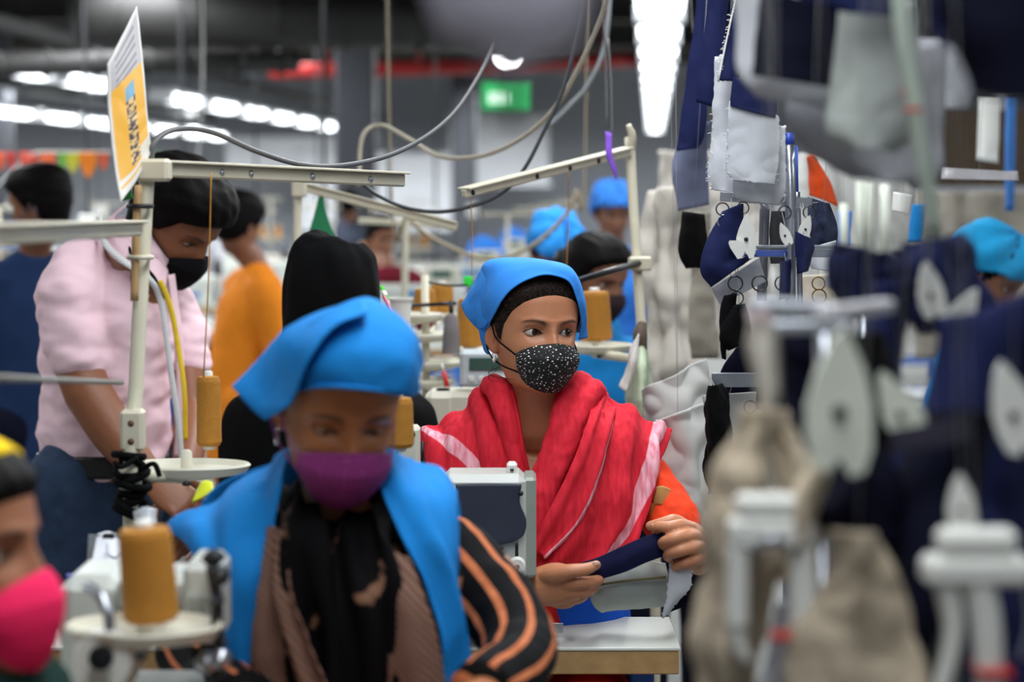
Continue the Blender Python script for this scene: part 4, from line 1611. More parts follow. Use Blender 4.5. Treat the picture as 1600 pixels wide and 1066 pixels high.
# ---------------------------------------------------------------- the woman at the picture's lower edge
def near_woman():
    d = 1.85
    q = lambda px, py, dd=0.0: P(px, py, d + dd)
    root = thing('person', 'woman in bright pink mask and yellow headband seen in profile at the lower edge', 'person', P(-60, 2000, d))
    skin = (150, 98, 70)
    hd = Head(P(-88, 872, d), 80, -6, 2, s=.98, nz=120, na=130, skin=skin, gaze=(0, 20), up=.0026, lo=.0032)
    sd = Vector((.5, 1, 0))
    torso = limbvf([q(-70, 1180, .0), q(-75, 1300, .0), q(-80, 1450, .0), q(-85, 1700, .0)], [(.15, .07), (.16, .1), (.14, .1), (.17, .12)], side=sd, n=24)
    neck = limbvf([q(-75, 930, 0), q(-72, 1020, .0), q(-72, 1120, 0)], [.054, .053, .065])
    arms = []
    for k, dd in ((-1, -.17), (1, .17)):
        arms += [limbvf([q(-75, 1230, dd), q(-70, 1450, dd), q(-20, 1600, dd)], [.048, .042, .036]), limbvf([q(-20, 1600, dd), q(100, 1560, dd * .8), q(210, 1530, dd * .6)], [.036, .033, .024])]
        arms += handvf(q(210, 1530, dd * .6), q(290, 1525, dd * .5), (0, 0, 1), left=(k < 0))
    for dd in (-.1, .1):
        arms += [limbvf([q(-70, 1750, dd), q(200, 1750, dd), q(330, 1760, dd)], [.085, .075, .06]), limbvf([q(330, 1760, dd), q(330, 2100, dd), q(330, 2450, dd)], [.058, .05, .036])]
    finish_body([torso, neck] + arms, hd, root, skin, .007)
    hd.eyes(root)
    hd.hair(HAIR, root, thick=.009, seed=2.2, soft=.02, line=[.046, .045, .040, .028, .0, -.03, .0, -.030, -.060, -.075, -.080])
    hd.mask(M('bright_pink_cloth', (232, 40, 92), .8, var=.06, bump=.2), root, M('pink_strap', (236, 90, 130), .7))
    hd.shell('headband', M('yellow_cloth', (240, 200, 30), .8, bump=.2), root, lambda A, Z, X, Y: np.where((Z > -.02) & (Y < .074 - .9 * (.095 - Z)), .013, -.01))
    kam = limbvf([q(-70, 1170, 0), q(-75, 1300, 0), q(-80, 1450, 0), q(-85, 1740, 0)], [(.16, .085), (.172, .115), (.155, .115), (.19, .14)], side=sd, n=24)
    cloth_from('dress', [kam], M('dark_green_dress', (22, 50, 46), .8, bump=.2), root, .01, .005, 12)
    return root


# ---------------------------------------------------------------- the supervisor in the pink shirt
def pink_man():
    d = 4.2
    q = lambda px, py, dd=0.0: P(px, py, d + dd)
    root = thing('person', 'man in pale pink short-sleeved shirt and black mask looking down, tape round his neck', 'person', P(150, 1260, d))
    root.location.z = 0.0
    skin = (140, 88, 60)
    hd = Head(P(274, 348, d), 62, 36, 0, s=1.02, nz=120, na=130, skin=skin, gaze=(0, 28), up=.0010, lo=.0034)
    sd = Vector((.62, -.78, 0))
    torso = limbvf([q(185, 430, .02), q(170, 500, .02), q(165, 620, .02), q(160, 740, .03)], [(.15, .085), (.165, .115), (.15, .115), (.155, .115)], side=(.6, -.8, 0), n=28)
    neck = limbvf([q(258, 372, .0), q(232, 382, .0), q(205, 408, .01)], [.056, .057, .066])
    aR = limbvf([q(112, 440, -.10), q(108, 520, -.13), q(135, 610, -.15)], [.056, .052, .049])
    fR = limbvf([q(135, 610, -.15), q(180, 680, -.16), q(232, 745, -.18)], [.050, .046, .032])
    aL = limbvf([q(240, 440, .15), q(285, 530, .16), q(300, 640, .12)], [.05, .046, .04])
    fL = limbvf([q(300, 640, .12), q(295, 700, .02), q(285, 755, -.06)], [.04, .036, .027])
    hR = handvf(q(232, 745, -.18), q(285, 785, -.20), (.3, -.8, .5), curl=(.45, .5, .5, .5))
    hL = handvf(q(285, 755, -.06), q(290, 800, -.10), (.8, -.3, .5), curl=(.5, .5, .5, .5), left=True)
    finish_body([torso, neck, aR, fR, aL, fL], hd, root, skin, .006, fine=[(hR, .0035), (hL, .0035)])
    hd.eyes(root)
    hd.hair(HAIR, root, thick=.017, seed=.9, tuft=.08, soft=.008, line=[.050, .050, .045, .038, .010, -.01, .012, -.030, -.055, -.070, -.075])
    hd.mask(M('black_mask_cloth', (16, 16, 18), .8, bump=.2), root, BLACKCLOTH)
    shirt = [limbvf([q(198, 418, .02), q(172, 490, .02), q(165, 610, .02), q(162, 690, .03), q(160, 722, .03)], [(.135, .095), (.178, .130), (.163, .132), (.162, .130), (.158, .126)], side=(.6, -.8, 0), n=32),
             limbvf([q(130, 418, -.06), q(108, 468, -.115), q(112, 520, -.135), q(122, 553, -.145)], [.062, .070, .066, .064], n=24),
             limbvf([q(222, 425, .10), q(272, 500, .16), q(290, 560, .16)], [.062, .064, .062], n=24)]
    so = cloth_from('shirt', shirt, PINKCLOTH, root, .0055, .011, 13, stretch=(.7, .7, 1.5), smooth=3)
    # collar and button placket
    col = [[q(200, 318, .07), q(178, 340, .01), q(190, 370, -.07), q(238, 400, -.10), (q(262, 425, -.07))],
           [q(188, 328, .09), q(160, 356, .02), q(172, 398, -.10), q(226, 432, -.14), (q(258, 450, -.10))]]
    patch('collar', col, PINKCLOTH, so, 12, 40, .004, wr=.001)
    pl = [[q(262, 430, -.075), q(272, 520, -.075), q(276, 620, -.07), q(272, 715, -.06)], [q(272, 428, -.06), q(284, 520, -.06), q(288, 620, -.055), q(284, 715, -.045)]]
    patch('button_placket', pl, PINKCLOTH, so, 6, 40, .004, wr=.002)
    # belt and jeans
    belt = limbvf([q(160, 716, .03), q(160, 738, .03)], [(.164, .134), (.164, .134)], side=(.6, -.8, 0), n=32)
    cloth_from('belt', [tubevf([q(160, 708, .03), q(160, 742, .03)], [(.163, .133), (.165, .135)], n=40, side=(.6, -.8, 0))], LEATHER, root, .004, 0)
    hipz = q(160, 735, .03)
    legs = []
    for sx, sy in ((-.05, -.075), (.05, .075)):
        a = hipz + Vector((sx, sy, -.02))
        legs.append(limbvf([a, Vector((a.x, a.y, .48)), Vector((a.x - .02, a.y, .10))], [(.098), (.07), .06], n=20))
    legs.append(limbvf([hipz + Vector((0, 0, -.01)), hipz + Vector((0, 0, -.10))], [(.155, .125), (.15, .12)], side=(.6, -.8, 0), n=28))
    cloth_from('jeans', legs, DENIM, root, .009, .005, 14)
    for sx, sy in ((-.05, -.075), (.05, .075)):
        a = Vector((hipz.x + sx - .02, hipz.y + sy, .05))
        cloth_from('shoe', [limbvf([a + Vector((-.05, -.0, -.005)), a + Vector((.04, -.03, -.005)), a + Vector((.15, -.07, -.02))], [.045, .042, .03])], LEATHER, root, .008, 0)
    # tape measure and lanyard
    TAPE = stripe_material('white_tape_with_marks', (222, 222, 220), (186, 186, 190), 200, .35, (0, 0, 1))
    tp = [[q(150, 340, .04), q(158, 380, -.10), q(190, 412, -.15), q(228, 438, -.15), q(246, 470, -.125), q(256, 530, -.12), q(265, 600, -.12), q(276, 680, -.115), q(284, 800, -.11)]]
    tp.append([p + Vector((.011, .004, .006)) for p in tp[0]])
    patch('tape_measure', tp, TAPE, root, 3, 90, .0015)
    tp = [[q(246, 440, -.14), q(262, 480, -.115), q(274, 540, -.10), q(284, 610, -.10), q(286, 690, -.09)]]
    tp.append([p + Vector((.009, .006, .004)) for p in tp[0]])
    patch('tape_measure', tp, M('yellow_tape', (222, 186, 40), .6), root, 3, 60, .0015)
    tube('lanyard', [q(196, 345, .03), q(205, 395, -.11), q(238, 430, -.14), q(252, 455, -.12), q(262, 470, -.11)], .004, BLACKCLOTH, root, n=6)
    return root


# ---------------------------------------------------------------- the worker in the black veil
def veiled_woman():
    d = 3.95
    q = lambda px, py, dd=0.0: P(px, py, d + dd)
    root = thing('person', 'worker covered in a black veil seen from behind', 'person', P(518, 1250, d))
    skin = (140, 92, 68)
    hd = Head(P(520, 475, d), 175, 12, 0, s=.95, nz=60, na=60, skin=skin)
    sd = Vector((1, 0, 0))
    torso = limbvf([q(518, 640, 0), q(518, 760, 0), q(518, 900, 0), q(518, 1050, 0)], [(.15, .07), (.15, .09), (.14, .09), (.16, .1)], side=sd, n=24)
    neck = limbvf([q(520, 520, 0), q(518, 620, 0)], [.052, .06])
    arms = []
    for k in (-1, 1):
        arms += [limbvf([q(518 + k * 130, 670, 0), q(518 + k * 150, 780, .02), q(518 + k * 140, 870, .12)], [.047, .042, .035]), limbvf([q(518 + k * 140, 870, .12), q(518 + k * 100, 880, .28), q(518 + k * 70, 870, .4)], [.035, .032, .024])]
        arms += handvf(q(518 + k * 70, 870, .4), q(518 + k * 60, 860, .48), (0, 0, 1), left=(k > 0))
        arms += [limbvf([q(518 + k * 60, 1060, 0), q(518 + k * 60, 1050, .4)], [.085, .06]), limbvf([q(518 + k * 60, 1050, .4), q(518 + k * 60, 1330, .4)], [.055, .04])]
    finish_body([torso, neck] + arms, hd, root, skin, .012)
    rings = [(371, 520, .020), (374, 519, .048), (382, 518, .066), (402, 517, .083), (440, 518, .096), (480, 519, .099), (520, 519, .100), (560, 519, .108), (590, 519, .135), (630, 518, .195), (680, 518, .213), (760, 518, .218), (850, 518, .214), (950, 518, .205)]
    pts = [q(x, y, 0) for y, x, r in [(a, b, c) for a, b, c in rings]]
    rr = [(r, r * (1.02 if y < 570 else .72 if y > 600 else .85)) for y, x, r in rings]
    v, f = tubevf(pts, rr, n=72, seg=90, side=sd)
    V = wrinkle(v, f, .010, 9, (1.8, 1.8, .4), 2.0)
    mk('veil', V, f, BLACKCLOTH, root, True)
    st = [[q(594, 448, -.02), q(603, 470, -.03), q(610, 505, -.035)], [q(598, 446, .0), q(607, 470, -.01), q(613, 505, -.015)]]
    patch('scarf_edge', st, stripe_material('green_and_white_edge', (90, 190, 70), (240, 236, 240), 60, .4, (.3, 0, 1)), root, 6, 20, .004)
    st = [[q(598, 462, -.035), q(606, 480, -.04), q(613, 512, -.045)], [q(601, 462, -.03), q(609, 480, -.035), q(616, 512, -.04)]]
    patch('scarf_edge', st, M('pink_edge', (226, 120, 160), .7), root, 5, 20, .004)
    return root


# ---------------------------------------------------------------- workers farther back
def worker(label, px, py, d, yaw, pitch, shirt, standing=False, byaw=None, cap=None, mask=None, skin=(132, 88, 64), group=None, hair=True, trousers=None, sleeve=.55, bun=False, s=1.0, lean=0.0, name='person'):
    C = P(px, py, d)
    byaw = yaw if byaw is None else byaw
    R = Matrix.Rotation(math.pi + math.radians(byaw), 3, 'Z')
    hd = Head(C, yaw, pitch, 0, s=s, nz=56, na=56, skin=skin, up=.004, lo=.004)
    if standing:
        hip = Vector((C.x, C.y, C.z * .53)) - R @ Vector((0, lean, 0))
    else:
        hip = Vector((C.x, C.y, C.z - .68)) - R @ Vector((0, .08 + lean, 0))
    root = thing(name, label, 'person', (hip.x, hip.y, 0), group)
    h0 = C.z - hip.z
    L = lambda x, y, z: hip + R @ Vector((x, y, 0)) + Vector((0, 0, z))
    ln = .08 + lean
    sh = h0 - .235
    sd = R @ Vector((1, 0, 0))
    parts = [limbvf([L(0, 0, 0), L(0, .01, sh * .4), L(0, ln * .6, sh * .8), L(0, ln * .8, sh)], [(.15, .105), (.135, .095), (.16, .10), (.12, .07)], side=sd, n=20),
             limbvf([L(0, ln * .8, sh), L(0, ln * .85, sh + .08), C - R @ Vector((0, .01, 0)) + Vector((0, 0, -.06))], [.062, .053, .052], n=14)]
    cl = [limbvf([L(0, 0, -.06 if not standing else -.25), L(0, .01, sh * .4), L(0, ln * .6, sh * .8), L(0, ln * .8, sh)], [(.175, .13), (.155, .115), (.178, .12), (.13, .085)], side=sd, n=20)]
    for k in (-1, 1):
        a, b, c = L(k * .175, ln * .75, sh - .03), L(k * .22, ln + .02, sh - .28), L(k * .15, ln + .26, sh - .30)
        parts += [limbvf([a, b], [.047, .038], n=12), limbvf([b, c], [.038, .026], n=12)]
        parts += handvf(c, c + R @ Vector((-k * .03, .1, -.01)), (0, 0, 1), left=(k < 0))
        e = a.lerp(b, min(1, sleeve * 1.6))
        cl.append(limbvf([L(k * .10, ln * .75, sh - .01), a, e], [.075, .068, .062], n=14))
        if sleeve > .8:
            cl.append(limbvf([b, b.lerp(c, .8)], [.055, .042], n=14))
    if standing:
        for k in (-1, 1):
            parts.append(limbvf([L(k * .09, 0, 0), Vector((L(k * .09, 0, 0).x, L(k * .09, 0, 0).y, .42)), Vector((L(k * .09, 0, 0).x, L(k * .09, 0, 0).y, .06))], [.09, .06, .045], n=12))
    else:
        for k in (-1, 1):
            kn = L(k * .11, .40, .03)
            parts += [limbvf([L(k * .09, .02, .02), kn], [.085, .06], n=12), limbvf([kn, Vector((kn.x, kn.y, .05))], [.056, .038], n=12)]
    finish_body(parts, hd, root, skin, .012)
    hd.eyes(root)
    cloth_from('shirt', cl, shirt, root, .013, .006, 9)
    lg = []
    for k in (-1, 1):
        if standing:
            g0 = L(k * .09, 0, 0)
            lg.append(limbvf([g0 + Vector((0, 0, -.02)), Vector((g0.x, g0.y, .42)), Vector((g0.x, g0.y, .08))], [.105, .078, .065], n=12))
        else:
            kn = L(k * .11, .40, .03)
            lg += [limbvf([L(k * .09, .02, .02), kn], [.105, .078], n=12), limbvf([kn, Vector((kn.x, kn.y, .10))], [.075, .06], n=12)]
    cloth_from('trousers', lg, trousers or NAVYDARK, root, .014, .004, 9)
    if hair:
        hd.hair(HAIR, root, thick=.014, tuft=.1 if cap is None and not bun else 0, seed=px)
    if bun:
        v, f = limbvf([hd.w(-.02, -.115, .01), hd.w(.02, -.115, .01)], [.036, .036], n=14)
        mk('hair_bun', v, f, M('bun_hair', (14, 11, 10), .5, var=.3, bump=.5, bscale=200), root, True)
    if cap is not None:
        hd.shell('cap', cap, root, lambda A, Z, X, Y: np.where(Z > np.interp(A, [0, 1.2, 1.7, 2.3, 3.2], [.045, .030, .0, -.035, -.05]), .020 + .006 * np.sin(7 * A + 40 * Z) + .012 * smoothstep(-Y, .0, .08), -.01))
    if mask is not None:
        hd.mask(mask, root, mask, nu=14, nv=18)
    return root


front_woman()
near_woman()
pink_man()
veiled_woman()
ORANGECL = M('orange_kurta_cloth', (226, 132, 36), .8, var=.06, bump=.15)
NAVYSHIRT = M('navy_shirt_cloth', (30, 48, 82), .8, var=.08, bump=.15)
TEAL = M('teal_blue_cloth', (24, 116, 178), .8, var=.08, bump=.15)
SKIRTBLUE = M('light_blue_cloth', (60, 130, 220), .8, var=.08, bump=.15)
BLUEMASK = M('blue_mask_cloth', (60, 90, 130), .8)
worker('man in dark navy shirt at the far left, turned away with a blue mask', 62, 322, 6.3, -105, 10, NAVYSHIRT, True, byaw=-150, mask=BLUEMASK, trousers=NAVYDARK)
worker('person in a long orange kurta standing with back turned behind the machines', 372, 352, 7.6, 150, 18, ORANGECL, True, byaw=115, trousers=ORANGECL, sleeve=1.0)
worker('woman with black hair in teal top behind the golden spool', 932, 432, 5.6, 40, 18, TEAL, bun=True, mask=M('dark_mask', (48, 36, 40), .8))
worker('woman in rounded light blue cap bending behind the black-haired woman', 868, 392, 6.8, 20, 40, TEAL, cap=M('bright_blue_cap', (52, 150, 232), .8, bump=.2))
worker('woman in light blue cap and loose blue top far behind the cream post', 958, 330, 8.6, 10, 15, SKIRTBLUE, cap=SKIRTBLUE, sleeve=1.0)
worker('worker in teal cap bent low behind the navy cloth at the far right', 1545, 428, 5.4, 60, 35, TEAL, cap=M('teal_cap', (32, 140, 190), .8, bump=.2))
# ---------------------------------------------------------------- machines, tables, stands
FRONTDARK = M('dark_blue_grey_sheet', (38, 44, 60), .6, var=.08)
LCD = M('green_grey_lcd', (58, 92, 82), .25, var=.05)
REDPL = M('red_plastic', (196, 40, 34), .4)


def sewing_table(label, x0, x1, y0, y1, z, group=None, top_t=.04):
    c = Vector(((x0 + x1) / 2, (y0 + y1) / 2, 0))
    r = thing('sewing_table', label, 'table', c, group)
    top = box('table_top', (c.x, c.y, z - .003), (x1 - x0, y1 - y0, .006), TABLETOP, r, bev=.002)
    box('table_board', (c.x, c.y, z - .006 - top_t / 2), (x1 - x0 - .004, y1 - y0 - .004, top_t), PLY, r, bev=.002)
    for x in (x0 + .06, x1 - .06):
        for y in (y0 + .06, y1 - .06):
            box('table_leg', (x, y, (z - .05) / 2), (.04, .04, z - .05), M('blue_leg_paint', (40, 90, 170), .5), r)
    for y in (y0 + .06, y1 - .06):
        box('cross_bar', (c.x, y, .16), (x1 - x0 - .16, .03, .03), M('blue_leg_paint', (40, 90, 170), .5), r)
    return r


def make_machine(label, group=None, name='sewing_machine'):
    """lockstitch machine at the origin: bed on z=0, arm along x, needle end at -x"""
    r = thing(name, label, 'sewing machine', (0, 0, 0), group)
    box('bed', (0, 0, .022), (.48, .18, .044), MACHINE, r, bev=.012)
    m = MB()
    m.add(boxvf((.15, 0, .15), (.13, .13, .24), bev=.03))
    m.add(boxvf((-.02, 0, .235), (.44, .105, .095), bev=.028))
    m.add(boxvf((-.185, 0, .195), (.085, .10, .17), bev=.022))
    m.build('arm', MACHINE, r)
    w = lathe('handwheel', (.245, 0, .235), [(.012, -.03), (.055, -.02), (.062, 0), (.055, .02), (.02, .03)], DARKPL, r, R=Matrix.Rotation(math.radians(90), 3, 'Y'))
    tube('needle_bar', [(-.19, 0, .05), (-.19, 0, .125)], .006, STEEL, r, n=8)
    box('presser_foot', (-.19, -.01, .05), (.02, .04, .012), STEEL, r)
    box('face_plate', (-.232, 0, .19), (.008, .075, .13), STEEL, r)
    lathe('tension_knob', (-.15, -.058, .20), [(.018, -.012), (.020, 0), (.012, .012), (.004, .016)], STEEL, r, n=16, R=Matrix.Rotation(math.radians(90), 3, 'X'))
    box('name_plate', (.0, -.0545, .24), (.20, .004, .035), M('blue_plate', (60, 130, 180), .4), r)
    b = box('control_panel', (.10, -.01, .325), (.17, .05, .085), CREAMPL, r, bev=.008)
    box('display', (.09, -.037, .332), (.10, .004, .034), LCD, b)
    return r


def make_stand(label, group=None, h=.62):
    """thread stand at the origin: pole, dish and eyelet arm"""
    r = thing('thread_stand', label, 'thread stand', (0, 0, 0), group)
    tube('pole', [(0, 0, 0), (0, 0, h)], .009, CREAMMETAL, r, n=10)
    for x in (-.08, .08):
        lathe('dish', (x, 0, .18), [(.001, 0), (.06, .002), (.075, .012), (.077, .016), (.05, .012), (.012, .014), (.006, .05), (.001, .06)], CREAMPL, r, n=20)
    box('dish_arm', (0, 0, .176), (.17, .02, .012), CREAMMETAL, r)
    box('eyelet_arm', (0, 0, h), (.26, .018, .014), CREAMMETAL, r)
    for x in (-.1, .1):
        v, f = torusvf((x, 0, h - .014), .008, .002, Matrix.Rotation(math.radians(90), 3, 'X'), n=12)
        mk('eyelet', v, f, STEEL, r)
    return r


def spool(label, c, rb, rt, h, mat=THREAD, group=None, tilt=0.0, core=WHITEPL, parent=None):
    """wound thread cone standing at c"""
    r = thing('thread_spool', label, 'thread spool', c, group)
    Rm = Matrix.Rotation(tilt, 3, 'Y')
    prof = [(rb * .86, .006), (rb, .012)]
    n = 26
    for i in range(n + 1):
        t = i / n
        prof.append((rb + (rt - rb) * t + .0003 * math.sin(i * 2.6), .012 + (h - .024) * t))
    prof += [(rt * .9, h - .006), (rt * .35, h - .004)]
    lathe('thread', c, prof, mat, r, n=32, R=Rm)
    lathe('core', c, [(rb * .5, 0), (rb * .55, .008), (rt * .33, h * .5), (rt * .36, h + .001), (rt * .30, h + .003), (rt * .2, h + .003)], core, r, n=16, R=Rm)
    return r


def dish(label, c, rx, ry=None, mat=CREAMPL, rz=0.0, name='spool_tray', post=None):
    """shallow oval spool tray, centre c"""
    r = thing(name, label, 'tray', c)
    ry = ry or rx
    v, f = lathevf((0, 0, 0), [(.001, -.012), (.3, -.012), (.92, -.002), (1.0, .010), (.97, .013), (.88, .004), (.3, -.004), (.10, -.004), (.085, .03), (.04, .034)], n=40)
    V = np.array(v)
    V[:, 0] *= rx
    V[:, 1] *= ry
    V = V @ np.array(Matrix.Rotation(rz, 3, 'Z')).T + np.array(c)
    o = mk('tray_dish', V, f, mat, r, True)
    autosmooth(o)
    if post:
        tube('post', [c + Vector((0, 0, -.01)), Vector(post)], .010, CREAMMETAL, r, n=10)
    for k in range(3):
        a = rz + .6 + k * 2.1
        p = Vector(c) + Vector((math.cos(a) * rx * .93, math.sin(a) * ry * .93, -.008))
        v, f = lathevf(p, [(.001, -.006), (.006, -.005), (.006, .0), (.001, .002)], n=10)
        mk('rubber_foot', v, f, DARKPL, r)
    return r


# -- main woman's table and machine
TZ = .76
sewing_table('pale laminate sewing table with brown plywood edge in front of the red-scarfed woman', -.80, .278, 3.235, 3.47, TZ)
mr = 0.0
mroot = thing('sewing_machine', 'grey sewing machine with a dark sheet on its back, in front of the red scarf', 'sewing machine', P(765, 960, 3.36))


def mbox(name, px0, py0, px1, py1, d, depth, mat, parent, rz=0.0, bev=.004):
    """box whose front face shows between two pixels at distance d"""
    a, b = P(px0, py0, d), P(px1, py1, d)
    c = (a + b) / 2
    return box(name, (c.x, c.y + depth / 2, c.z), (abs(b.x - a.x), depth, abs(a.z - b.z)), mat, parent, rz, bev)


arm = mbox('machine_head', 690, 742, 822, 914, 3.22, .10, MACHINE, mroot, mr, .012)
mbox('machine_arm', 560, 742, 700, 835, 3.25, .10, MACHINE, mroot, mr, .014)
mbox('machine_pillar', 520, 742, 590, 985, 3.28, .12, MACHINE, mroot, mr, .02)
mbox('machine_bed', 520, 965, 840, 990, 3.25, .16, MACHINE, mroot, 0, .008)
# dark sheet with an uneven edge stuck on the back of the head
sh = [[P(712, 757, 3.205), P(760, 756, 3.207), P(815, 757, 3.2135)], [P(712, 790, 3.205), P(760, 790, 3.207), P(812, 784, 3.2135)],
      [P(712, 815, 3.205), P(760, 815, 3.207), P(822, 812, 3.214)], [P(712, 840, 3.205), P(770, 846, 3.207), P(818, 836, 3.213)], [P(712, 846, 3.205), P(765, 852, 3.207), P(800, 848, 3.211)]]
patch('dark_sheet', sh, FRONTDARK, mroot, 30, 30, .003)
mbox('end_cover', 817, 746, 838, 905, 3.24, .09, M('shaded_side_and_cover_enamel', (150, 156, 148), .4, var=.05), mroot, mr, .008)  # side of the head in a darker enamel, its shade put into the colour
kn = mbox('oil_cap', 792, 724, 808, 742, 3.24, .03, WHITEPL, mroot, mr, .004)
mbox('oil_cap_slot', 797, 733, 803, 737, 3.236, .006, DARKPL, kn, mr, .001)
c = P(808, 884, 3.20)
lw = lathe('lifter_wheel', c, [(.004, .010), (.004, .012), (.012, .012), (.0135, .006), (.0135, -.008), (.001, -.008)][::-1], WHITEPL, mroot, n=24, R=Matrix.Rotation(math.radians(90), 3, 'X') @ Matrix.Rotation(0, 3, 'Z'))
lathe('wheel_hub', c + Vector((0, -.012, 0)), [(.001, -.002), (.0042, -.002), (.0042, .003), (.001, .003)], DARKPL, lw, n=12, R=Matrix.Rotation(math.radians(90), 3, 'X'))
tube('lifter_lever', [c + Vector((0, -.012, -.004)), P(812, 900, 3.19), P(816, 915, 3.185)], [.004, .0045, .003], WHITEPL, mroot, n=8)
mbox('slot', 805, 850, 810, 874, 3.216, .01, DARKPL, mroot, mr, .001)
for (a, b) in ((814, 771), (783, 856)):
    v, f = lathevf(P(a, b, 3.207), [(.001, -.004), (.004, -.003), (.004, .004), (.001, .005)], n=10, R=Matrix.Rotation(math.radians(90), 3, 'X'))
    mk('screw', v, f, DARKPL, mroot)
# throat plate marks on the table
mbox('throat_plate', 848, 974, 880, 990, 3.36, .0005, STEEL, mroot)

# cloth being sewn: navy strip with pale back, grey pieces in her lap
d = MD
q = lambda px, py, dd=0.0: P(px, py, d + dd)
r = thing('cloth_strip', 'dark navy cloth strip with pale reverse held in both hands of the red-scarfed woman', 'cloth', q(1040, 960, -.14))
st = [[q(905, 880, -.140), q(932, 872, -.146), q(970, 855, -.152), q(1005, 840, -.150), q(1040, 828, -.140)],
      [q(912, 893, -.147), q(938, 888, -.154), q(975, 874, -.160), q(1008, 858, -.158), q(1044, 848, -.146)],
      [q(918, 908, -.140), q(942, 904, -.150), q(978, 893, -.156), q(1012, 878, -.154), q(1048, 866, -.140)]]
patch('navy_face', st, M('deep_navy_strip', (24, 27, 58), .85, bump=.3), r, 20, 50, .0025, wr=.002, wscale=20)
fl = [[q(1048, 868, -.150), q(1064, 878, -.154), q(1080, 893, -.150)], [q(1044, 905, -.146), q(1060, 912, -.152), q(1079, 918, -.146)], [q(1040, 940, -.140), q(1050, 940, -.146), q(1062, 936, -.140)], [q(1035, 965, -.135), q(1037, 964, -.136), q(1040, 962, -.135)]]
patch('pale_reverse', fl, GREYCLOTH, r, 30, 24, .002, wr=.002, fray=.002)
fl = [[q(1052, 885, -.130), q(1082, 900, -.125)], [q(1050, 925, -.125), q(1084, 935, -.12)], [q(1042, 958, -.12), q(1080, 944, -.11)]]
patch('navy_end', fl, NAVYDARK, r, 12, 12, .002)
lap = [[q(925, 900, -.10), q(965, 885, -.11), q(1005, 876, -.10), q(1040, 880, -.08)], [q(922, 925, -.10), q(965, 915, -.125), q(1010, 905, -.115), q(1046, 905, -.09)],
       [q(928, 945, -.08), q(970, 938, -.10), q(1015, 930, -.10), q(1052, 928, -.07)], [q(940, 958, -.05), q(980, 952, -.06), q(1020, 948, -.06), q(1056, 948, -.04)]]
o = patch('cloth_piece', lap, M('pale_green_grey_cloth', (168, 174, 170), .85, var=.05, bump=.2), None, 40, 40, .004, wr=.006, wscale=12)
tag(o, 'pale grey-green cloth piece lying in the lap below the navy strip', 'cloth')
st = [[q(936, 912, -.128), q(985, 905, -.135), q(1040, 900, -.115)], [q(936, 916, -.128), q(985, 909, -.135), q(1040, 904, -.115)]]
patch('seam', st, M('tan_seam', (120, 110, 84), .8), o, 4, 20, .002)

# -- cream frame over the left workplaces: post, arms, joints
fr = thing('thread_rack', 'cream metal frame with upright post and long arm beside the pink-shirted man' , 'rack', P(205, 830, 2.95))
tube('post', [P(231, 250, 3.0), P(222, 420, 2.98), P(213, 600, 2.96), P(204, 830, 2.94), Vector((P(203, 840, 2.94).x, P(204, 830, 2.94).y, .0))], .0115, CREAMMETAL, fr, n=14)
box('joint_block', P(240, 266, 2.99), (.050, .045, .034), CREAMMETAL, fr, bev=.005)
m = MB()
a, b = P(232, 264, 3.0), P(630, 282, 3.35)
m.add(barvf(a, b, .016, .022))
m.add(barvf(a + Vector((0, 0, .012)), b + Vector((0, 0, .012)), .040, .004))
o = m.build('long_arm', CREAMMETAL, fr)
for t in (.08, .27, .38, .62, .86):
    v, f = lathevf(a.lerp(b, t) + Vector((0, -.013, 0)), [(.001, -.004), (.0045, -.003), (.005, 0), (.001, .003)], n=10, R=Matrix.Rotation(math.radians(90), 3, 'X'))
    mk('bolt', v, f, STEEL, o)
m = MB()
a, b = P(-120, 373, 1.75), P(214, 358, 2.90)
m.add(barvf(a, b, .018, .020))
m.add(barvf(a + Vector((0, 0, .011)), b + Vector((0, 0, .011)), .036, .004))
m.build('near_arm', CREAMMETAL, fr)
lo = box('lower_clamp', P(208, 672, 2.945), (.034, .034, .062), CREAMMETAL, fr, bev=.005)
for py in (660, 688):
    v, f = lathevf(P(208, py, 2.945) + Vector((0, -.018, 0)), [(.001, -.003), (.005, -.002), (.005, 0), (.001, .002)], n=10, R=Matrix.Rotation(math.radians(90), 3, 'X'))
    mk('bolt', v, f, M('rusty_bolt', (96, 66, 44), .6), lo)
box('lower_clamp', P(204, 752, 2.94), (.030, .030, .046), CREAMMETAL, fr, bev=.005)
tube('wooden_stick', [P(216, 290, 2.96), P(212, 380, 2.955), P(210, 470, 2.95)], .006, M('bare_wood', (170, 136, 92), .7), fr, n=8)
for py, mt in ((322, DARKPL), (402, CREAMMETAL)):
    v, f = torusvf(P(219, py, 2.965), .017, .004, None)
    mk('tie', v, f, mt, fr)
tb = []
rnd = random.Random(3)
for k in range(9):
    v, f = torusvf(P(204 + rnd.uniform(-6, 8), 712 + k * 11, 2.94), .016 + rnd.uniform(0, .010), .006, Matrix.Rotation(rnd.uniform(-.5, .5), 3, 'X') @ Matrix.Rotation(rnd.uniform(-.5, .5), 3, 'Y'))
    mk('black_tape_wrap', v, f, BLACKCLOTH, fr)
tube('tape_end', [P(215, 715, 2.92), P(190, 730, 2.90), P(178, 722, 2.90)], .004, BLACKCLOTH, fr, n=6)
tube('thin_rod', [P(-60, 588, 1.9), P(190, 598, 2.9)], .004, M('dull_grey_rod', (120, 118, 112), .5), fr, n=8)
tube('tape_end', [P(218, 735, 2.92), P(240, 725, 2.90), P(250, 745, 2.90)], .004, BLACKCLOTH, fr, n=6)
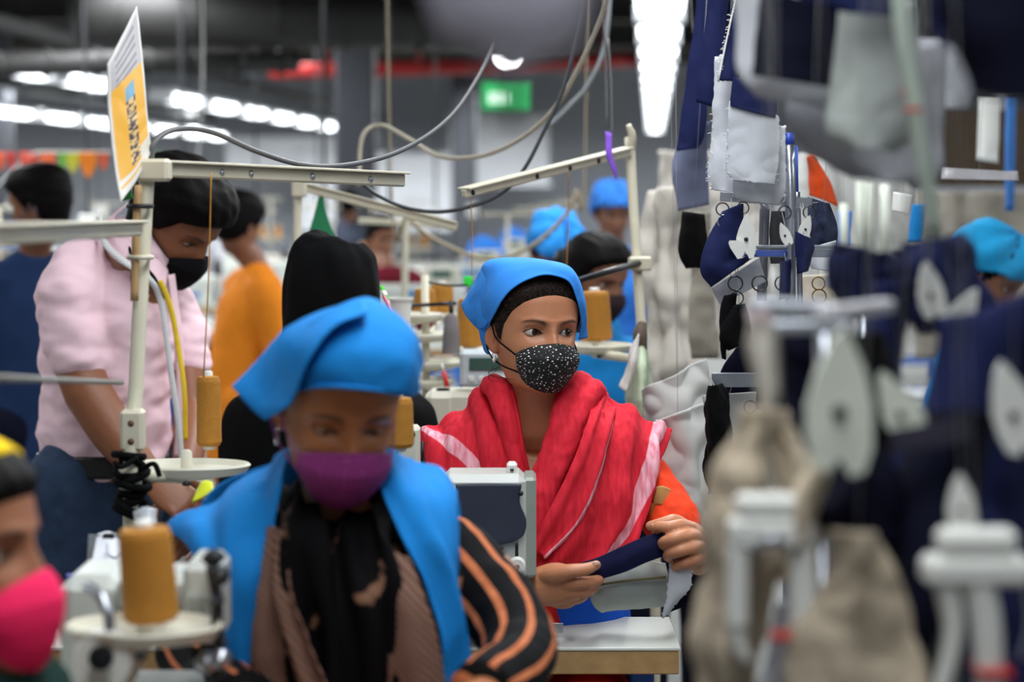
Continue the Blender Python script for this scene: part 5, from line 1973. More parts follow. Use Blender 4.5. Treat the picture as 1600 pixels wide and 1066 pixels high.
# laminated sign on the stick
sg = thing('sign_card', 'laminated orange and white card tied upright to the cream post', 'sign', P(205, 300, 2.93))
SIGN = bpy.data.materials.new('printed_orange_card')
SIGN.use_nodes = True
nt = SIGN.node_tree
bs = nt.nodes['Principled BSDF']
at = nt.nodes.new('ShaderNodeAttribute')
at.attribute_name = 'Col'
nt.links.new(at.outputs['Color'], bs.inputs['Base Color'])
bs.inputs['Roughness'].default_value = .25


def signcol(u, v):       # u down the card, v across it
    if v < .07 or v > .95 or u < .02 or u > .985:
        return lin((206, 204, 200))
    rr = random.Random(int(u * 90) * 131 + int(v * 14))
    if u < .20 + .05 * v:
        return lin((132, 128, 134)) if math.sin(u * 150) > .2 and .2 < v < .85 else lin((176, 172, 174))
    if u > .86:
        return lin((226, 170, 60)) if .90 < u < .93 and v < .8 else lin((214, 210, 204))
    if .44 < v < .70 and .28 < u < .82:
        if u < .36:
            return lin((110, 160, 186))
        return lin((70, 62, 70)) if rr.random() < .55 else lin((216, 182, 120))
    if u > .72 and v > .70:
        return lin((208, 200, 186))
    return lin((222, 166, 62))


card = [[P(168, 100, 2.90), P(190, 58, 2.95), P(213, 10, 3.0)], [P(170, 180, 2.90), P(198, 150, 2.95), P(226, 120, 3.0)], [P(178, 250, 2.90), P(206, 232, 2.95), P(232, 200, 3.0)], [P(188, 316, 2.90), P(212, 282, 2.95), P(236, 236, 3.0)]]
patch('card', card, SIGN, sg, 110, 36, .002, wr=.002, wscale=12, colfn=signcol)
o = patch('green_sheet', [[P(178, 238, 2.98), P(196, 250, 2.98)], [P(184, 280, 2.98), P(204, 290, 2.98)], [P(192, 314, 2.98), P(208, 310, 2.98)]], M('green_plastic', (60, 160, 80), .5), sg, 8, 6, .003)

# trays and spools at picture left
dish('cream spool tray clamped to the post with black tape, beside the tall narrow spool', P(292, 737, 3.05), .098, .06, post=P(215, 742, 2.96))
spool('tall narrow golden spool standing upright behind the blue kerchief', P(327, 702, 3.12), .0195, .0185, .120)
dish('cream tray under the big golden spool at the lower left', P(225, 992, 2.15), .085, .06, post=P(150, 1150, 2.2))
spool('big golden thread spool standing on the tray at the lower left', P(238, 978, 2.15), .0300, .0285, .112, tilt=-.07)
tg = patch('price_tag', [[P(305, 770, 2.9), P(318, 752, 2.9), P(332, 754, 2.9)], [P(300, 785, 2.88), P(316, 778, 2.88), P(334, 768, 2.88)]], M('yellow_green_tag', (206, 214, 40), .6), None, 8, 8, .002)
tag(tg, 'small yellow-green cloth scrap below the cream tray', 'cloth')
pk = patch('plastic_packet', [[P(208, 800, 2.7), P(228, 792, 2.7), P(246, 796, 2.7)], [P(212, 818, 2.7), P(228, 820, 2.68), P(244, 818, 2.7)]], M('clear_film', (220, 224, 230), .1, alpha=.5), None, 8, 10, .001, wr=.004, wscale=40)
tag(pk, 'small clear plastic packet hanging beside the big spool', 'packet')

# machines at the lower left (front woman's and her neighbour's)
LT = sewing_table('pale sewing table below the big golden spool at the lower left', -1.05, -.42, 1.95, 2.5, TZ)
m2 = thing('sewing_machine', 'grey machine head with black tension parts beside the hanging edge of the blue vest', 'sewing machine', P(310, 1190, 2.2))
mbox('machine_head', 284, 878, 345, 1010, 2.22, .09, MACHINE, m2, 0, .012)
mbox('head_cover', 292, 930, 322, 980, 2.215, .008, M('shaded_side_and_cover_enamel', (150, 156, 148), .4), m2, 0, .003)
mbox('machine_arm', 180, 900, 290, 965, 2.26, .09, MACHINE, m2, 0, .014)
mbox('machine_pillar', 90, 900, 190, 1120, 2.28, .12, MACHINE, m2, 0, .02)
mbox('machine_bed', 90, 1100, 360, 1130, 2.22, .16, MACHINE, m2, 0, .008)
for pts, rr in (([P(330, 885, 2.18), P(338, 930, 2.17), P(340, 985, 2.17), P(348, 1010, 2.17)], .007), ([P(322, 880, 2.18), P(334, 868, 2.18), P(346, 878, 2.18)], .008), ([P(300, 1020, 2.18), P(330, 1030, 2.18), P(338, 1060, 2.18)], .008)):
    tube('tension_rod', pts, rr, DARKPL, m2, n=8)
for (a, b, rr) in ((344, 900, .010), (338, 940, .008), (322, 1036, .012), (345, 1030, .011)):
    lathe('tension_disc', P(a, b, 2.165), [(.001, -.01), (rr, -.008), (rr, .004), (.002, .012)], STEEL if rr > .01 else DARKPL, m2, n=16, R=Matrix.Rotation(math.radians(90), 3, 'X'))
lathe('handwheel', P(165, 1030, 2.12), [(.006, -.02), (.03, -.018), (.034, 0), (.03, .018), (.006, .02)], WHITEPL, m2, n=28, R=Matrix.Rotation(math.radians(90), 3, 'X'))
lathe('wheel_centre', P(158, 1028, 2.08), [(.001, -.006), (.013, -.004), (.013, .004), (.001, .006)], DARKPL, m2, n=16, R=Matrix.Rotation(math.radians(90), 3, 'X'))
tube('bent_guide', [P(136, 915, 2.1), P(155, 930, 2.08), P(168, 955, 2.07), P(172, 985, 2.07)], .006, STEEL, m2, n=8)
mbox('blue_plate', 130, 968, 200, 985, 2.24, .006, M('blue_plate', (60, 130, 180), .4), m2)
# clipboard with papers, pen
cb = thing('clipboard', 'white papers on a clip leaning behind the big golden spool', 'clipboard', P(160, 905, 2.75))
pp = [[P(152, 836, 2.72), P(172, 832, 2.72), P(198, 846, 2.72)], [P(145, 870, 2.69), P(170, 870, 2.69), P(196, 876, 2.69)], [P(137, 905, 2.66), P(166, 905, 2.66), P(194, 905, 2.66)]]
patch('paper', pp, PAPER, cb, 12, 12, .003)
box('board', P(168, 872, 2.71), (.055, .004, .064), M('grey_board', (120, 124, 130), .5), cb, R=Matrix.Rotation(math.radians(-18), 3, 'X'))
tube('clip_wire', [P(168, 850, 2.69), P(170, 866, 2.68), P(180, 872, 2.675), P(188, 864, 2.68)], .0016, STEEL, cb, n=6)
box('clip', P(170, 838, 2.715), (.016, .010, .008), DARKPL, cb)
sl = mbox('steel_shelf', 100, 908, 205, 922, 2.58, .14, M('grey_steel_shelf', (110, 114, 122), .5), None)
tag(sl, 'thin grey steel shelf under the clipboard', 'shelf')
pen = tube('pen', [P(104, 901, 2.62), P(140, 902, 2.62)], [.004, .004], M('blue_pen', (40, 60, 180), .3), None, n=8)
tag(pen, 'blue pen lying beside the clipboard', 'pen')

# -- posts and arms in the middle
f2 = thing('thread_rack', 'cream post and sloping arm with purple ribbon right of the red-scarfed woman' , 'rack', P(1000, 640, 4.3))
tube('post', [P(984, 215, 4.35), P(990, 330, 4.33), P(1000, 480, 4.3), P(1012, 650, 4.28), P(1024, 820, 4.26), Vector((P(1024, 820, 4.26).x, P(1024, 820, 4.26).y, 0))], .011, CREAMMETAL, f2, n=12)
tube('top_hook', [P(984, 240, 4.35), P(988, 215, 4.33), P(982, 195, 4.32)], [.010, .009, .006], CREAMMETAL, f2, n=10)
m = MB()
a, b = P(724, 303, 3.95), P(982, 238, 4.33)
m.add(barvf(a, b, .016, .018))
m.add(barvf(a + Vector((0, 0, .010)), b + Vector((0, 0, .010)), .034, .004))
o = m.build('sloping_arm', CREAMMETAL, f2)
for t in (.05, .42, .62, .80):
    v, f = lathevf(a.lerp(b, t) + Vector((0, -.012, -.002)), [(.001, -.004), (.006, -.003), (.006, 0), (.001, .003)], n=10, R=Matrix.Rotation(math.radians(90), 3, 'X'))
    mk('bolt', v, f, DARKSTEEL, o)
tube('guide_rod', [P(895, 440, 4.1), P(1010, 408, 4.3)], .007, DARKSTEEL, f2, n=8)
box('rod_clamp', P(1000, 412, 4.29), (.05, .03, .03), CREAMMETAL, f2)
rb = patch('purple_ribbon', [[P(946, 205, 4.25), P(956, 208, 4.25)], [P(947, 240, 4.24), P(957, 242, 4.24)], [P(955, 262, 4.24), P(963, 262, 4.24)], [P(962, 280, 4.24), P(964, 279, 4.24)]], M('purple_ribbon_cloth', (120, 70, 190), .6), None, 16, 6, .003, wr=.004, wscale=40)
tag(rb, 'small purple ribbon tied to the sloping cream arm', 'ribbon')
f3 = thing('thread_rack', 'cream post and arm reaching down behind the black veil' , 'rack', P(463, 640, 4.7))
tube('post', [P(466, 292, 4.7), P(463, 420, 4.7), P(460, 640, 4.7), P(458, 760, 4.7), Vector((P(458, 760, 4.7).x, P(458, 760, 4.7).y, 0))], .010, CREAMMETAL, f3, n=12)
box('joint_block', P(468, 295, 4.69), (.035, .03, .04), CREAMMETAL, f3)
m = MB()
a, b = P(470, 292, 4.7), P(714, 355, 4.75)
m.add(barvf(a, b, .016, .020))
m.add(barvf(a + Vector((0, 0, .011)), b + Vector((0, 0, .011)), .032, .004))
m.build('sloping_arm', CREAMMETAL, f3)
f4 = thing('thread_rack', 'pale upright post far behind the dark cable' , 'rack', P(634, 640, 6.2))
tube('post', [P(634, 330, 6.2), P(632, 480, 6.2), P(630, 640, 6.2), Vector((P(630, 640, 6.2).x, P(630, 640, 6.2).y, 0))], .011, CREAMMETAL, f4, n=10)
m = MB()
m.add(barvf(P(560, 345, 6.2), P(700, 352, 6.2), .018, .02))
m.build('cross_arm', CREAMMETAL, f4)
# green pennant hanging from the arm
pn = patch('pennant', [[P(499, 303, 4.705), P(503, 303, 4.705)], [P(488, 345, 4.705), P(514, 345, 4.705)], [P(477, 380, 4.705), P(527, 378, 4.705)]], M('green_pennant_cloth', (14, 110, 66), .7, var=.1), None, 14, 14, .002, wr=.003)
tag(pn, 'dark green triangular pennant above the black veil', 'pennant')

# -- spool, tray and bag right of the main woman's head
dish('cream tray holding the golden spool beside the blue kerchief', P(930, 546, 4.5), .084, .07, post=P(985, 560, 4.35))
spool('golden thread spool on the tray beside the blue kerchief', P(931, 536, 4.5), .038, .033, .122, tilt=-.03)
bag = thing('plastic_bag', 'pale green plastic bag knotted and hung on the cream post', 'bag', P(1000, 645, 4.2))
bgc = [[P(996, 545, 4.2), P(1002, 543, 4.18), P(1008, 546, 4.2)], [P(984, 580, 4.2), P(1002, 575, 4.14), P(1014, 580, 4.2)], [P(980, 620, 4.2), P(1002, 620, 4.12), P(1024, 620, 4.2)], [P(982, 652, 4.2), P(1002, 655, 4.13), P(1028, 652, 4.2)]]
patch('bag_front', bgc, M('pale_green_film', (176, 190, 160), .35, var=.1), bag, 24, 20, .002, wr=.008, wscale=16)
bgc2 = [[p + Vector((0, .06, 0)) for p in r_] for r_ in bgc]
patch('bag_back', bgc2, M('pale_green_film', (176, 190, 160), .35), bag, 16, 14, .002, wr=.006, wscale=16)
tube('bag_knot', [P(1004, 505, 4.2), P(1000, 525, 4.19), P(1004, 548, 4.19)], [.010, .016, .010], M('brown_tie', (84, 70, 58), .7), bag, n=10)
rg = patch('rag', [[P(985, 545, 4.15), P(998, 520, 4.15), P(1000, 530, 4.15)], [P(978, 580, 4.14), P(985, 575, 4.12), P(992, 572, 4.13)], [P(968, 605, 4.13), P(978, 612, 4.11), P(984, 600, 4.13)]], M('grey_white_rag', (196, 190, 184), .8), None, 20, 14, .004, wr=.008, wscale=22)
tag(rg, 'twisted whitish rag hanging beside the pale green bag', 'cloth')

# -- machines and stands seen between the black veil and the kerchief
bt = sewing_table('pale sewing table with stacked spool trays behind the red-scarfed woman', -.24, .02, 4.25, 4.75, TZ)
bm_ = thing('sewing_machine', 'cream machine with a display panel behind the blue kerchief', 'sewing machine', P(735, 720, 4.4))
mbox('machine_arm', 672, 612, 830, 652, 4.3, .11, CREAMPL, bm_, 0, .014)
mbox('machine_pillar', 760, 612, 840, 760, 4.32, .13, CREAMPL, bm_, 0, .02)
mbox('machine_head', 664, 612, 712, 735, 4.3, .10, CREAMPL, bm_, 0, .014)
mbox('machine_bed', 655, 745, 850, 770, 4.28, .16, CREAMPL, bm_, 0, .006)
pn_ = mbox('control_panel', 718, 548, 806, 606, 4.30, .05, M('pale_panel_plastic', (196, 206, 210), .4), bm_, 0, .008)
mbox('display', 733, 559, 792, 580, 4.296, .006, LCD, pn_, 0, .002)
for k in range(4):
    mbox('panel_button', 732 + k * 16, 588, 740 + k * 16, 596, 4.297, .006, WHITEPL, pn_, 0, .001)
f5 = thing('thread_stand', 'thread stand with stacked cream trays behind the black veil', 'thread stand', P(668, 760, 4.6))
tube('pole', [P(664, 430, 4.62), P(668, 760, 4.58)], .009, CREAMMETAL, f5, n=10)
for (cx, cy, rx) in ((655, 528, .085), (640, 498, .075), (668, 572, .08), (652, 600, .085)):
    v, f = lathevf((0, 0, 0), [(.001, -.012), (.3, -.012), (.92, -.002), (1.0, .010), (.97, .013), (.88, .004), (.1, -.002)], n=30)
    V = np.array(v) * np.array((rx, rx * .8, 1)) + np.array(P(cx, cy, 4.6))
    mk('dish', V, f, CREAMPL, f5)
tube('guide_rod', [P(640, 478, 4.6), P(712, 474, 4.55)], .005, DARKSTEEL, f5, n=6)
tube('guide_post', [P(704, 470, 4.5), P(706, 500, 4.5)], .005, DARKSTEEL, f5, n=6)
lathe('felt_cone', P(705, 552, 4.5), [(.001, 0), (.021, 0), (.019, .04), (.015, .08), (.010, .088), (.001, .09)], M('grey_felt', (122, 116, 116), .9, bump=.3), None, n=20)
tag(bpy.data.objects['felt_cone'], 'grey thread cone standing left of the display panel', 'thread cone')
spool('golden thread spool behind the display panel', P(735, 545, 4.75), .034, .030, .125)
spool('small golden spool left of the grey thread cone', P(664, 492, 4.9), .03, .026, .07)
spool('golden thread spool farther back beside the grey cone', P(690, 492, 5.2), .034, .03, .085)
cup = thing('white_cup', 'white ribbed plastic cup beside the black veil', 'cup', P(624, 522, 4.4))
lathe('cup_wall', P(624, 522, 4.4), [(.001, 0), (.022, 0)] + [(.022 + .0055 * t + .0008 * (i % 2), .076 * t) for i, t in enumerate(np.linspace(.05, .95, 14))] + [(.031, .076), (.031, .08), (.027, .08), (.023, .01)], WHITEPL, cup, n=28)
dr = thing('screwdriver', 'small red-handled tool upright left of the display panel', 'tool', P(696, 610, 4.45))
tube('handle', [P(700, 610, 4.45), P(693, 580, 4.45)], [.006, .005], REDPL, dr, n=8)
tube('tip', [P(693, 580, 4.45), P(690, 568, 4.45)], .003, WHITEPL, dr, n=6)
patch('green_tag', [[P(724, 432, 4.62), P(738, 432, 4.62)], [P(724, 448, 4.62), P(738, 448, 4.62)]], M('bright_green_tag', (50, 220, 70), .5), f5, 6, 6, .003)
tube('tag_wire', [P(664, 440, 4.62), P(700, 446, 4.62), P(731, 446, 4.62)], .003, DARKSTEEL, f5, n=6)
for (cx, cy, dd) in ((735, 546, 4.75), (664, 493, 4.9), (690, 493, 5.2)):
    lathe('dish', P(cx, cy, dd) + Vector((0, 0, -.004)), [(.001, -.012), (.03, -.012), (.06, -.002), (.062, .006), (.05, .0), (.001, .002)], CREAMPL, f5, n=24)
    tube('dish_arm', [P(cx, cy, dd) + Vector((0, 0, -.012)), P(668, cy + 30, 4.6)], .006, CREAMMETAL, f5, n=6)
# machine edge left of the red scarf
mm = thing('machine_cover', 'cream machine cover with a screw between front kerchief and red scarf', 'sewing machine', P(636, 740, 3.1))
mbox('cover_plate', 622, 668, 655, 760, 3.15, .05, CREAMPL, mm, 0, .005)
v, f = lathevf(P(645, 679, 3.146), [(.001, -.002), (.004, -.0015), (.004, .001), (.001, .002)], n=10, R=Matrix.Rotation(math.radians(90), 3, 'X'))
mk('screw', v, f, DARKPL, mm)
tube('rod', [P(660, 690, 3.16), P(660, 730, 3.16)], .003, DARKSTEEL, mm, n=6)
spool('golden spool half hidden behind the bowed woman\'s cheek', P(622, 705, 2.95), .024, .022, .085)


# -- cables
def cable(name, label, pts, r, mat):
    o = tube(name, pts, r, mat, None, n=8, seg=80)
    return tag(o, label, 'cable')


cable('cable', 'thick grey cable looping from the cream joint up to the round lamp', [P(236, 250, 3.0), P(242, 222, 3.0), P(275, 202, 3.05), (P(330, 206, 3.12)), P(400, 236, 3.2), P(470, 257, 3.3), P(540, 258, 3.4), P(620, 238, 3.5), P(690, 195, 3.6), P(735, 140, 3.7), P(775, 60, 3.8), P(800, -40, 3.9)], .0045, RUBBERGREY)
cable('cable', 'cream cable sagging from the upper middle behind the grey one', [P(560, 290, 5.0), P(566, 215, 5.0), P(595, 196, 5.0), P(640, 218, 4.9), P(690, 245, 4.8), P(760, 242, 4.6), P(830, 205, 4.5), P(880, 150, 4.4), P(930, 50, 4.3), P(960, -40, 4.2)], .0055, RUBBERCREAM)
cable('cable', 'thin dark cable sagging below the sloping arm', [P(560, 280, 4.2), P(590, 305, 4.2), P(640, 326, 4.2), P(700, 330, 4.2), P(770, 310, 4.2), P(815, 270, 4.2), P(850, 205, 4.2), P(880, 140, 4.2), P(900, 60, 4.2), P(915, -40, 4.2)], .0042, RUBBERDARK)
cable('cable', 'pale grey cable rising beside the dark one to the ceiling', [P(860, 195, 5.2), P(890, 165, 5.2), P(920, 130, 5.2), P(945, 70, 5.2), P(955, -30, 5.2)], .006, M('pale_cable', (120, 124, 126), .5))
cable('cable', 'beige cable drooping between the far posts behind the kerchief', [Vector((P(600, 300, 6).x, P(600, 300, 6).y, 4.2)), P(610, 250, 6), P(640, 340, 6), P(700, 385, 6), P(770, 405, 6), P(830, 385, 6), P(880, 340, 6), P(900, 300, 6), P(915, 200, 6), Vector((P(920, 100, 6).x, P(920, 100, 6).y, 4.2))], [.002, .003, .007, .007, .007, .007, .007, .007, .003, .002], M('beige_cable', (150, 136, 112), .6))
for i, (x0, y0, x1, y1, dd, lab) in enumerate(((735, 305, 737, 432, 4.0, 'fine tan thread running down from the arm tip'), (888, 262, 884, 440, 4.25, 'fine tan thread running down past the kerchief'), (330, 270, 318, 590, 3.05, 'fine tan thread falling to the tall narrow spool'), (950, 60, 956, 215, 4.3, 'grey cord hanging down to the purple ribbon'), (940, -20, 948, 200, 4.6, 'pale cord hanging beside the grey one'))):
    o = tube('thread_line', [P(x0, y0, dd), P((x0 + x1) / 2 + 2, (y0 + y1) / 2, dd), P(x1, y1, dd)], .0011 if i < 3 else .003, THREAD if i < 3 else RUBBERGREY, None, n=5)
    tag(o, lab, 'thread' if i < 3 else 'cord')
# ---------------------------------------------------------------- the cloth racks on the right
def hang(label, rows, d, mat, name='cloth_piece', cat='cloth', bulge=.01, wr=.006, wscale=14, n=30, thick=.003, parent=None, fray=0.0, seed=0.0, pleat=None, group=None, cols=4, cord=True):
    """hanging cloth: rows of (xl, yl, xr, yr, depth offset) from top to bottom"""
    ctrl = []
    for r in rows:
        dd = r[4] if len(r) > 4 else 0.0
        rr = []
        for k in range(cols):
            t = k / (cols - 1)
            rr.append(P(r[0] + (r[2] - r[0]) * t, r[1] + (r[3] - r[1]) * t, d + dd - bulge * math.sin(math.pi * t)))
        ctrl.append(rr)
    o = patch(name, ctrl, mat, parent, n, n, thick, wr=wr, wscale=wscale, fray=fray, seed=seed, pleat=pleat)
    if parent is None:
        tag(o, label, cat, group)
        if cord:
            a = (Vector(ctrl[0][0]) + Vector(ctrl[0][-1])) / 2
            hang_cord(a, o)
    return o


GRID_Z = 2.1


def hang_cord(a, parent):
    if 3.15 < a.y < 3.5:
        for (u, v_) in ((P(1112, 594, 3.31), P(1260, 594, 3.31)), (P(1141, 386, 3.3), P(1306, 386, 3.3)), (P(1125, 307, 3.31), P(1269, 317, 3.31))):
            if u.z > a.z - .012:
                t = min(1, max(0, (a.x - u.x) / (v_.x - u.x)))
                tube('hanging_cord', [a + Vector((0, 0, -.004)), u.lerp(v_, t)], .0006, M('thin_cord', (170, 170, 170), .7), parent, n=4)
                return
    if 0 < a.x < 1.25 and 1.3 < a.y < 5.6 and a.z < GRID_Z:
        b = Vector((round(a.x * 10) / 10, a.y, GRID_Z))
    else:
        b = Vector((a.x, a.y, 4.2))
    tube('hanging_cord', [a + Vector((0, 0, -.004)), b], .0004, M('thin_cord', (170, 170, 170), .7), parent, n=4)


gr = thing('hanging_grid', 'steel wire grid hung from the ceiling over the cloth racks', 'rack', (.6, 3.4, GRID_Z))
for k in range(0, 13):
    tube('grid_wire', [(k / 10, 1.25, GRID_Z), (k / 10, 5.65, GRID_Z)], .004, DARKSTEEL, gr, n=6)
for y in (1.3, 2.7, 4.2, 5.6):
    tube('grid_bar', [(-.03, y, GRID_Z + .008), (1.23, y, GRID_Z + .008)], .006, DARKSTEEL, gr, n=6)
    for x in (0, 1.2):
        tube('grid_hanger', [(x, y, GRID_Z), (x, y, 4.2)], .004, DARKSTEEL, gr, n=6)


def ringpart(c, r, parent, mat=None, tilt=0.0, name='ring'):
    v, f = torusvf(c, r, r * .11, Matrix.Rotation(tilt, 3, 'Z') @ Matrix.Rotation(math.radians(84), 3, 'X'), n=24)
    return mk(name, v, f, mat or DARKSTEEL, parent, True)


def clip(label, px, py, d, s, mat=WHITEPL, rot=0.0, winged=False):
    """white plastic clothes clip: teardrop leaf, small wing, rivet"""
    r = thing('plastic_clip', label, 'clip', P(px, py, d))
    out = [(.002, .037), (.006, .030), (.013, .014), (.0165, -.002), (.0165, -.022), (.013, -.034), (.006, -.036), (.002, -.028), (-.001, -.028), (-.004, -.034), (-.012, -.030), (-.0155, -.016), (-.0155, -.002), (-.011, .014), (-.004, .030)]

    def plate(name, pts, y0, y1, rt, off=(0, 0)):
        n = len(pts)
        V = []
        c = P(px, py, d)
        for y in (y0, y1):
            for (x, z) in pts:
                xx, zz = x * math.cos(rt) - z * math.sin(rt), x * math.sin(rt) + z * math.cos(rt)
                V.append(c + Vector(((xx + off[0]) * s, y * s, (zz + off[1]) * s)))
        Fc = [tuple(range(n)), tuple(range(n, 2 * n))[::-1]] + [(i, i + n, (i + 1) % n + n, (i + 1) % n) for i in range(n)]
        return mk(name, V, Fc, mat, r, False)
    plate('leaf', out, -.006, .0, rot)
    if winged:
        wing = [(-.029, .004), (-.027, .008), (-.012, .008), (-.003, .003), (-.001, -.008), (-.008, -.021), (-.014, -.022), (-.026, -.004)]
        plate('wing', wing, -.012, -.007, rot, (0, -.014))
    hang_cord(P(px, py, d) + Vector((0, -.003 * s, .034 * s)), r)
    v, f = lathevf(P(px, py, d) + Vector((0, -.007 * s, -.004 * s)), [(.001, -.002 * s), (.0035 * s, -.001 * s), (.0035 * s, .002 * s), (.001, .003 * s)], n=12, R=Matrix.Rotation(math.radians(90), 3, 'X'))
    mk('rivet', v, f, DARKPL, r)
    return r


# -- rack in focus: steel post with flat bars and rings
ra = thing('clip_rack', 'steel rack post with flat bars and key rings beside the grey pockets', 'rack', P(1235, 1000, 3.3))
pp = P(1235, 460, 3.3)
tube('post', [P(1233, 224, 3.3), pp, Vector((pp.x + .005, pp.y, .02))], .0092, STEEL, ra, n=16)
tube('post_tip', [P(1232.5, 208, 3.3), P(1233, 226, 3.3)], .0098, M('blue_cap_plastic', (50, 80, 190), .4), ra, n=14)
tube('label_strip', [P(1243, 228, 3.302), P(1244, 300, 3.302)], [(.004, .002), (.004, .002)], M('blue_label', (60, 90, 180), .5), ra, n=8)
tube('rear_post', [P(1246, 300, 3.33), P(1250, 470, 3.33), P(1252, 640, 3.33)], .005, STEEL, ra, n=10)
tube('rear_post', [P(1195, 318, 3.36), P(1193, 385, 3.36), P(1190, 470, 3.36)], .0085, M('grey_post', (110, 112, 122), .4, metal=.5), ra, n=12)
b1 = MB()
b1.add(barvf(P(1125, 307, 3.31), P(1269, 317, 3.31), .004, .016))
b1.build('flat_bar', STEEL, ra)
b2 = MB()
b2.add(barvf(P(1141, 386, 3.30), P(1306, 386, 3.30), .020, .006))
b2.add(barvf(P(1155, 396, 3.295), P(1306, 396, 3.295), .003, .013))
b2.build('flat_bar', STEEL, ra)
box('blue_label_plate', P(1205, 396, 3.29), (.115, .002, .010), M('blue_label', (60, 90, 180), .5), ra)
b3 = MB()
b3.add(barvf(P(1112, 594, 3.31), P(1260, 594, 3.31), .004, .024))
b3.build('flat_bar', STEEL, ra)
lathe('foot_plate', (pp.x + .005, pp.y, 0), [(.001, 0), (.16, 0), (.16, .012), (.03, .02), (.001, .022)], DARKSTEEL, ra, n=28)
for (x, y, r_, mt) in ((1129, 327, .0105, None), (1131, 346, .0105, STEEL), (1161, 325, .0095, None), (1226, 332, .0105, None), (1265, 332, .0105, None), (1149, 443, .0118, None), (1187, 443, .0125, None), (1222, 443, .0115, None), (1279, 443, .0105, M('brass_ring', (110, 84, 50), .4, metal=.7)), (1280, 463, .0115, MATS['brass_ring']), (1306, 443, .0105, None), (1151, 466, .0110, None), (1172, 636, .010, None)):
    ringpart(P(x, y, 3.28), r_, ra, mt)
# clips on it
clip('white teardrop clip hanging on the upper steel bar', 1165, 370, 3.26, 1.0, winged=True)
clip('white clip half hidden behind the steel post', 1226, 366, 3.25, .55, rot=.4)
clip('white clip standing beside the floral dark cloth', 1258, 356, 3.28, .6, rot=-.3)
# pocket pieces, pale with dark tops
PK = []
PK += [0]; PK[-1] = hang('pale grey pocket piece with frayed edge hanging behind the front pocket', [(1118, 90, 1146, 80), (1114, 180, 1146, 180), (1106, 270, 1150, 270), (1112, 296, 1152, 304)], 3.34, GREYCLOTH, 'pocket_piece', 'pocket', fray=.0012, n=40)
PK += [0]; PK[-1] = hang('pale grey square pocket piece hanging in front, rounded lower corners', [(1140, 160, 1216, 182), (1136, 210, 1219, 222), (1133, 262, 1213, 270), (1146, 282, 1207, 288)], 3.25, GREYCLOTH, 'pocket_piece', 'pocket', fray=.0012, n=44, bulge=.012)
PK += [0]; PK[-1] = hang('pale grey pocket piece with a stitched edge lowest of the hanging pockets', [(1150, 200, 1228, 196), (1148, 260, 1228, 256), (1145, 300, 1228, 296), (1160, 314, 1216, 320)], 3.29, GREYCLOTH, 'pocket_piece', 'pocket', fray=.0012, n=40)
hang('folded navy flap along the top of the front pocket', [(1146, 120, 1212, 140), (1142, 152, 1212, 172), (1142, 166, 1210, 184)], 3.245, NAVY, 'pocket_flap', 'pocket', n=24, bulge=.014)
hang('long navy strip with white frayed edge above the grey pockets', [(1150, -40, 1176, -40), (1138, 50, 1172, 50), (1122, 126, 1152, 128)], 3.27, NAVY, 'pocket_strip', 'cloth', fray=.001, n=36)
def fray_threads(parent, pts, n, seed):
    rn = random.Random(seed)
    L = catmull(pts, n)
    for k in range(n):
        a = Vector(L[k])
        b = a + Vector((rn.uniform(-.007, .007), rn.uniform(-.004, .002), rn.uniform(-.006, .004)))
        tube('loose_thread', [a, (a + b) / 2 + Vector((.001, 0, .001)), b], .0005, WHITEPL, parent, n=4, seg=3)


fray_threads(PK[0], [P(1114, 180, 3.335), P(1106, 270, 3.335), P(1113, 298, 3.335)], 22, 1)
fray_threads(PK[1], [P(1140, 165, 3.248), P(1136, 210, 3.248), P(1133, 262, 3.248), P(1146, 282, 3.248), P(1207, 288, 3.248), P(1213, 270, 3.248), P(1219, 222, 3.248)], 44, 2)
fray_threads(PK[2], [P(1145, 300, 3.288), P(1160, 315, 3.288), P(1216, 320, 3.288), P(1228, 296, 3.288)], 24, 3)
fr_ = thing('frayed_edge', 'white frayed thread edge running down the long navy strip', 'cloth', P(1122, 130, 3.26))
rnd = random.Random(8)
for k in range(46):
    t = k / 45
    x, y = 1156 - 34 * t - 6 * t * (1 - t), -30 + 158 * t
    a = P(x, y, 3.262)
    b = a + Vector((rnd.uniform(-.008, .004), rnd.uniform(-.004, .004), rnd.uniform(-.004, .006)))
    tube('loose_thread', [a, (a + b) / 2 + Vector((0, 0, .002)), b], .0006, WHITEPL, fr_, n=4, seg=4)
tube('thread_edge', [P(1156, -30, 3.262), P(1138, 50, 3.262), P(1122, 128, 3.262)], .0016, WHITEPL, fr_, n=6)
hang('navy panel hanging left of the long frayed strip', [(1112, -40, 1142, -40), (1100, 60, 1132, 60), (1090, 160, 1120, 170)], 3.5, NAVY, 'pocket_strip', 'cloth', n=30)
hang('dim navy cloth hanging farther back beside the bright lamp row', [(1095, -40, 1125, -40), (1078, 80, 1112, 80), (1062, 200, 1100, 205), (1056, 236, 1090, 232)], 4.1, NAVY, 'pocket_strip', 'cloth', n=30)
hang('dim grey-blue cloth end below the navy panels', [(1066, 200, 1110, 190), (1050, 260, 1104, 250), (1060, 330, 1108, 320)], 4.2, M('dim_blue_grey', (110, 116, 140), .85), 'cloth_piece', 'cloth', n=24)
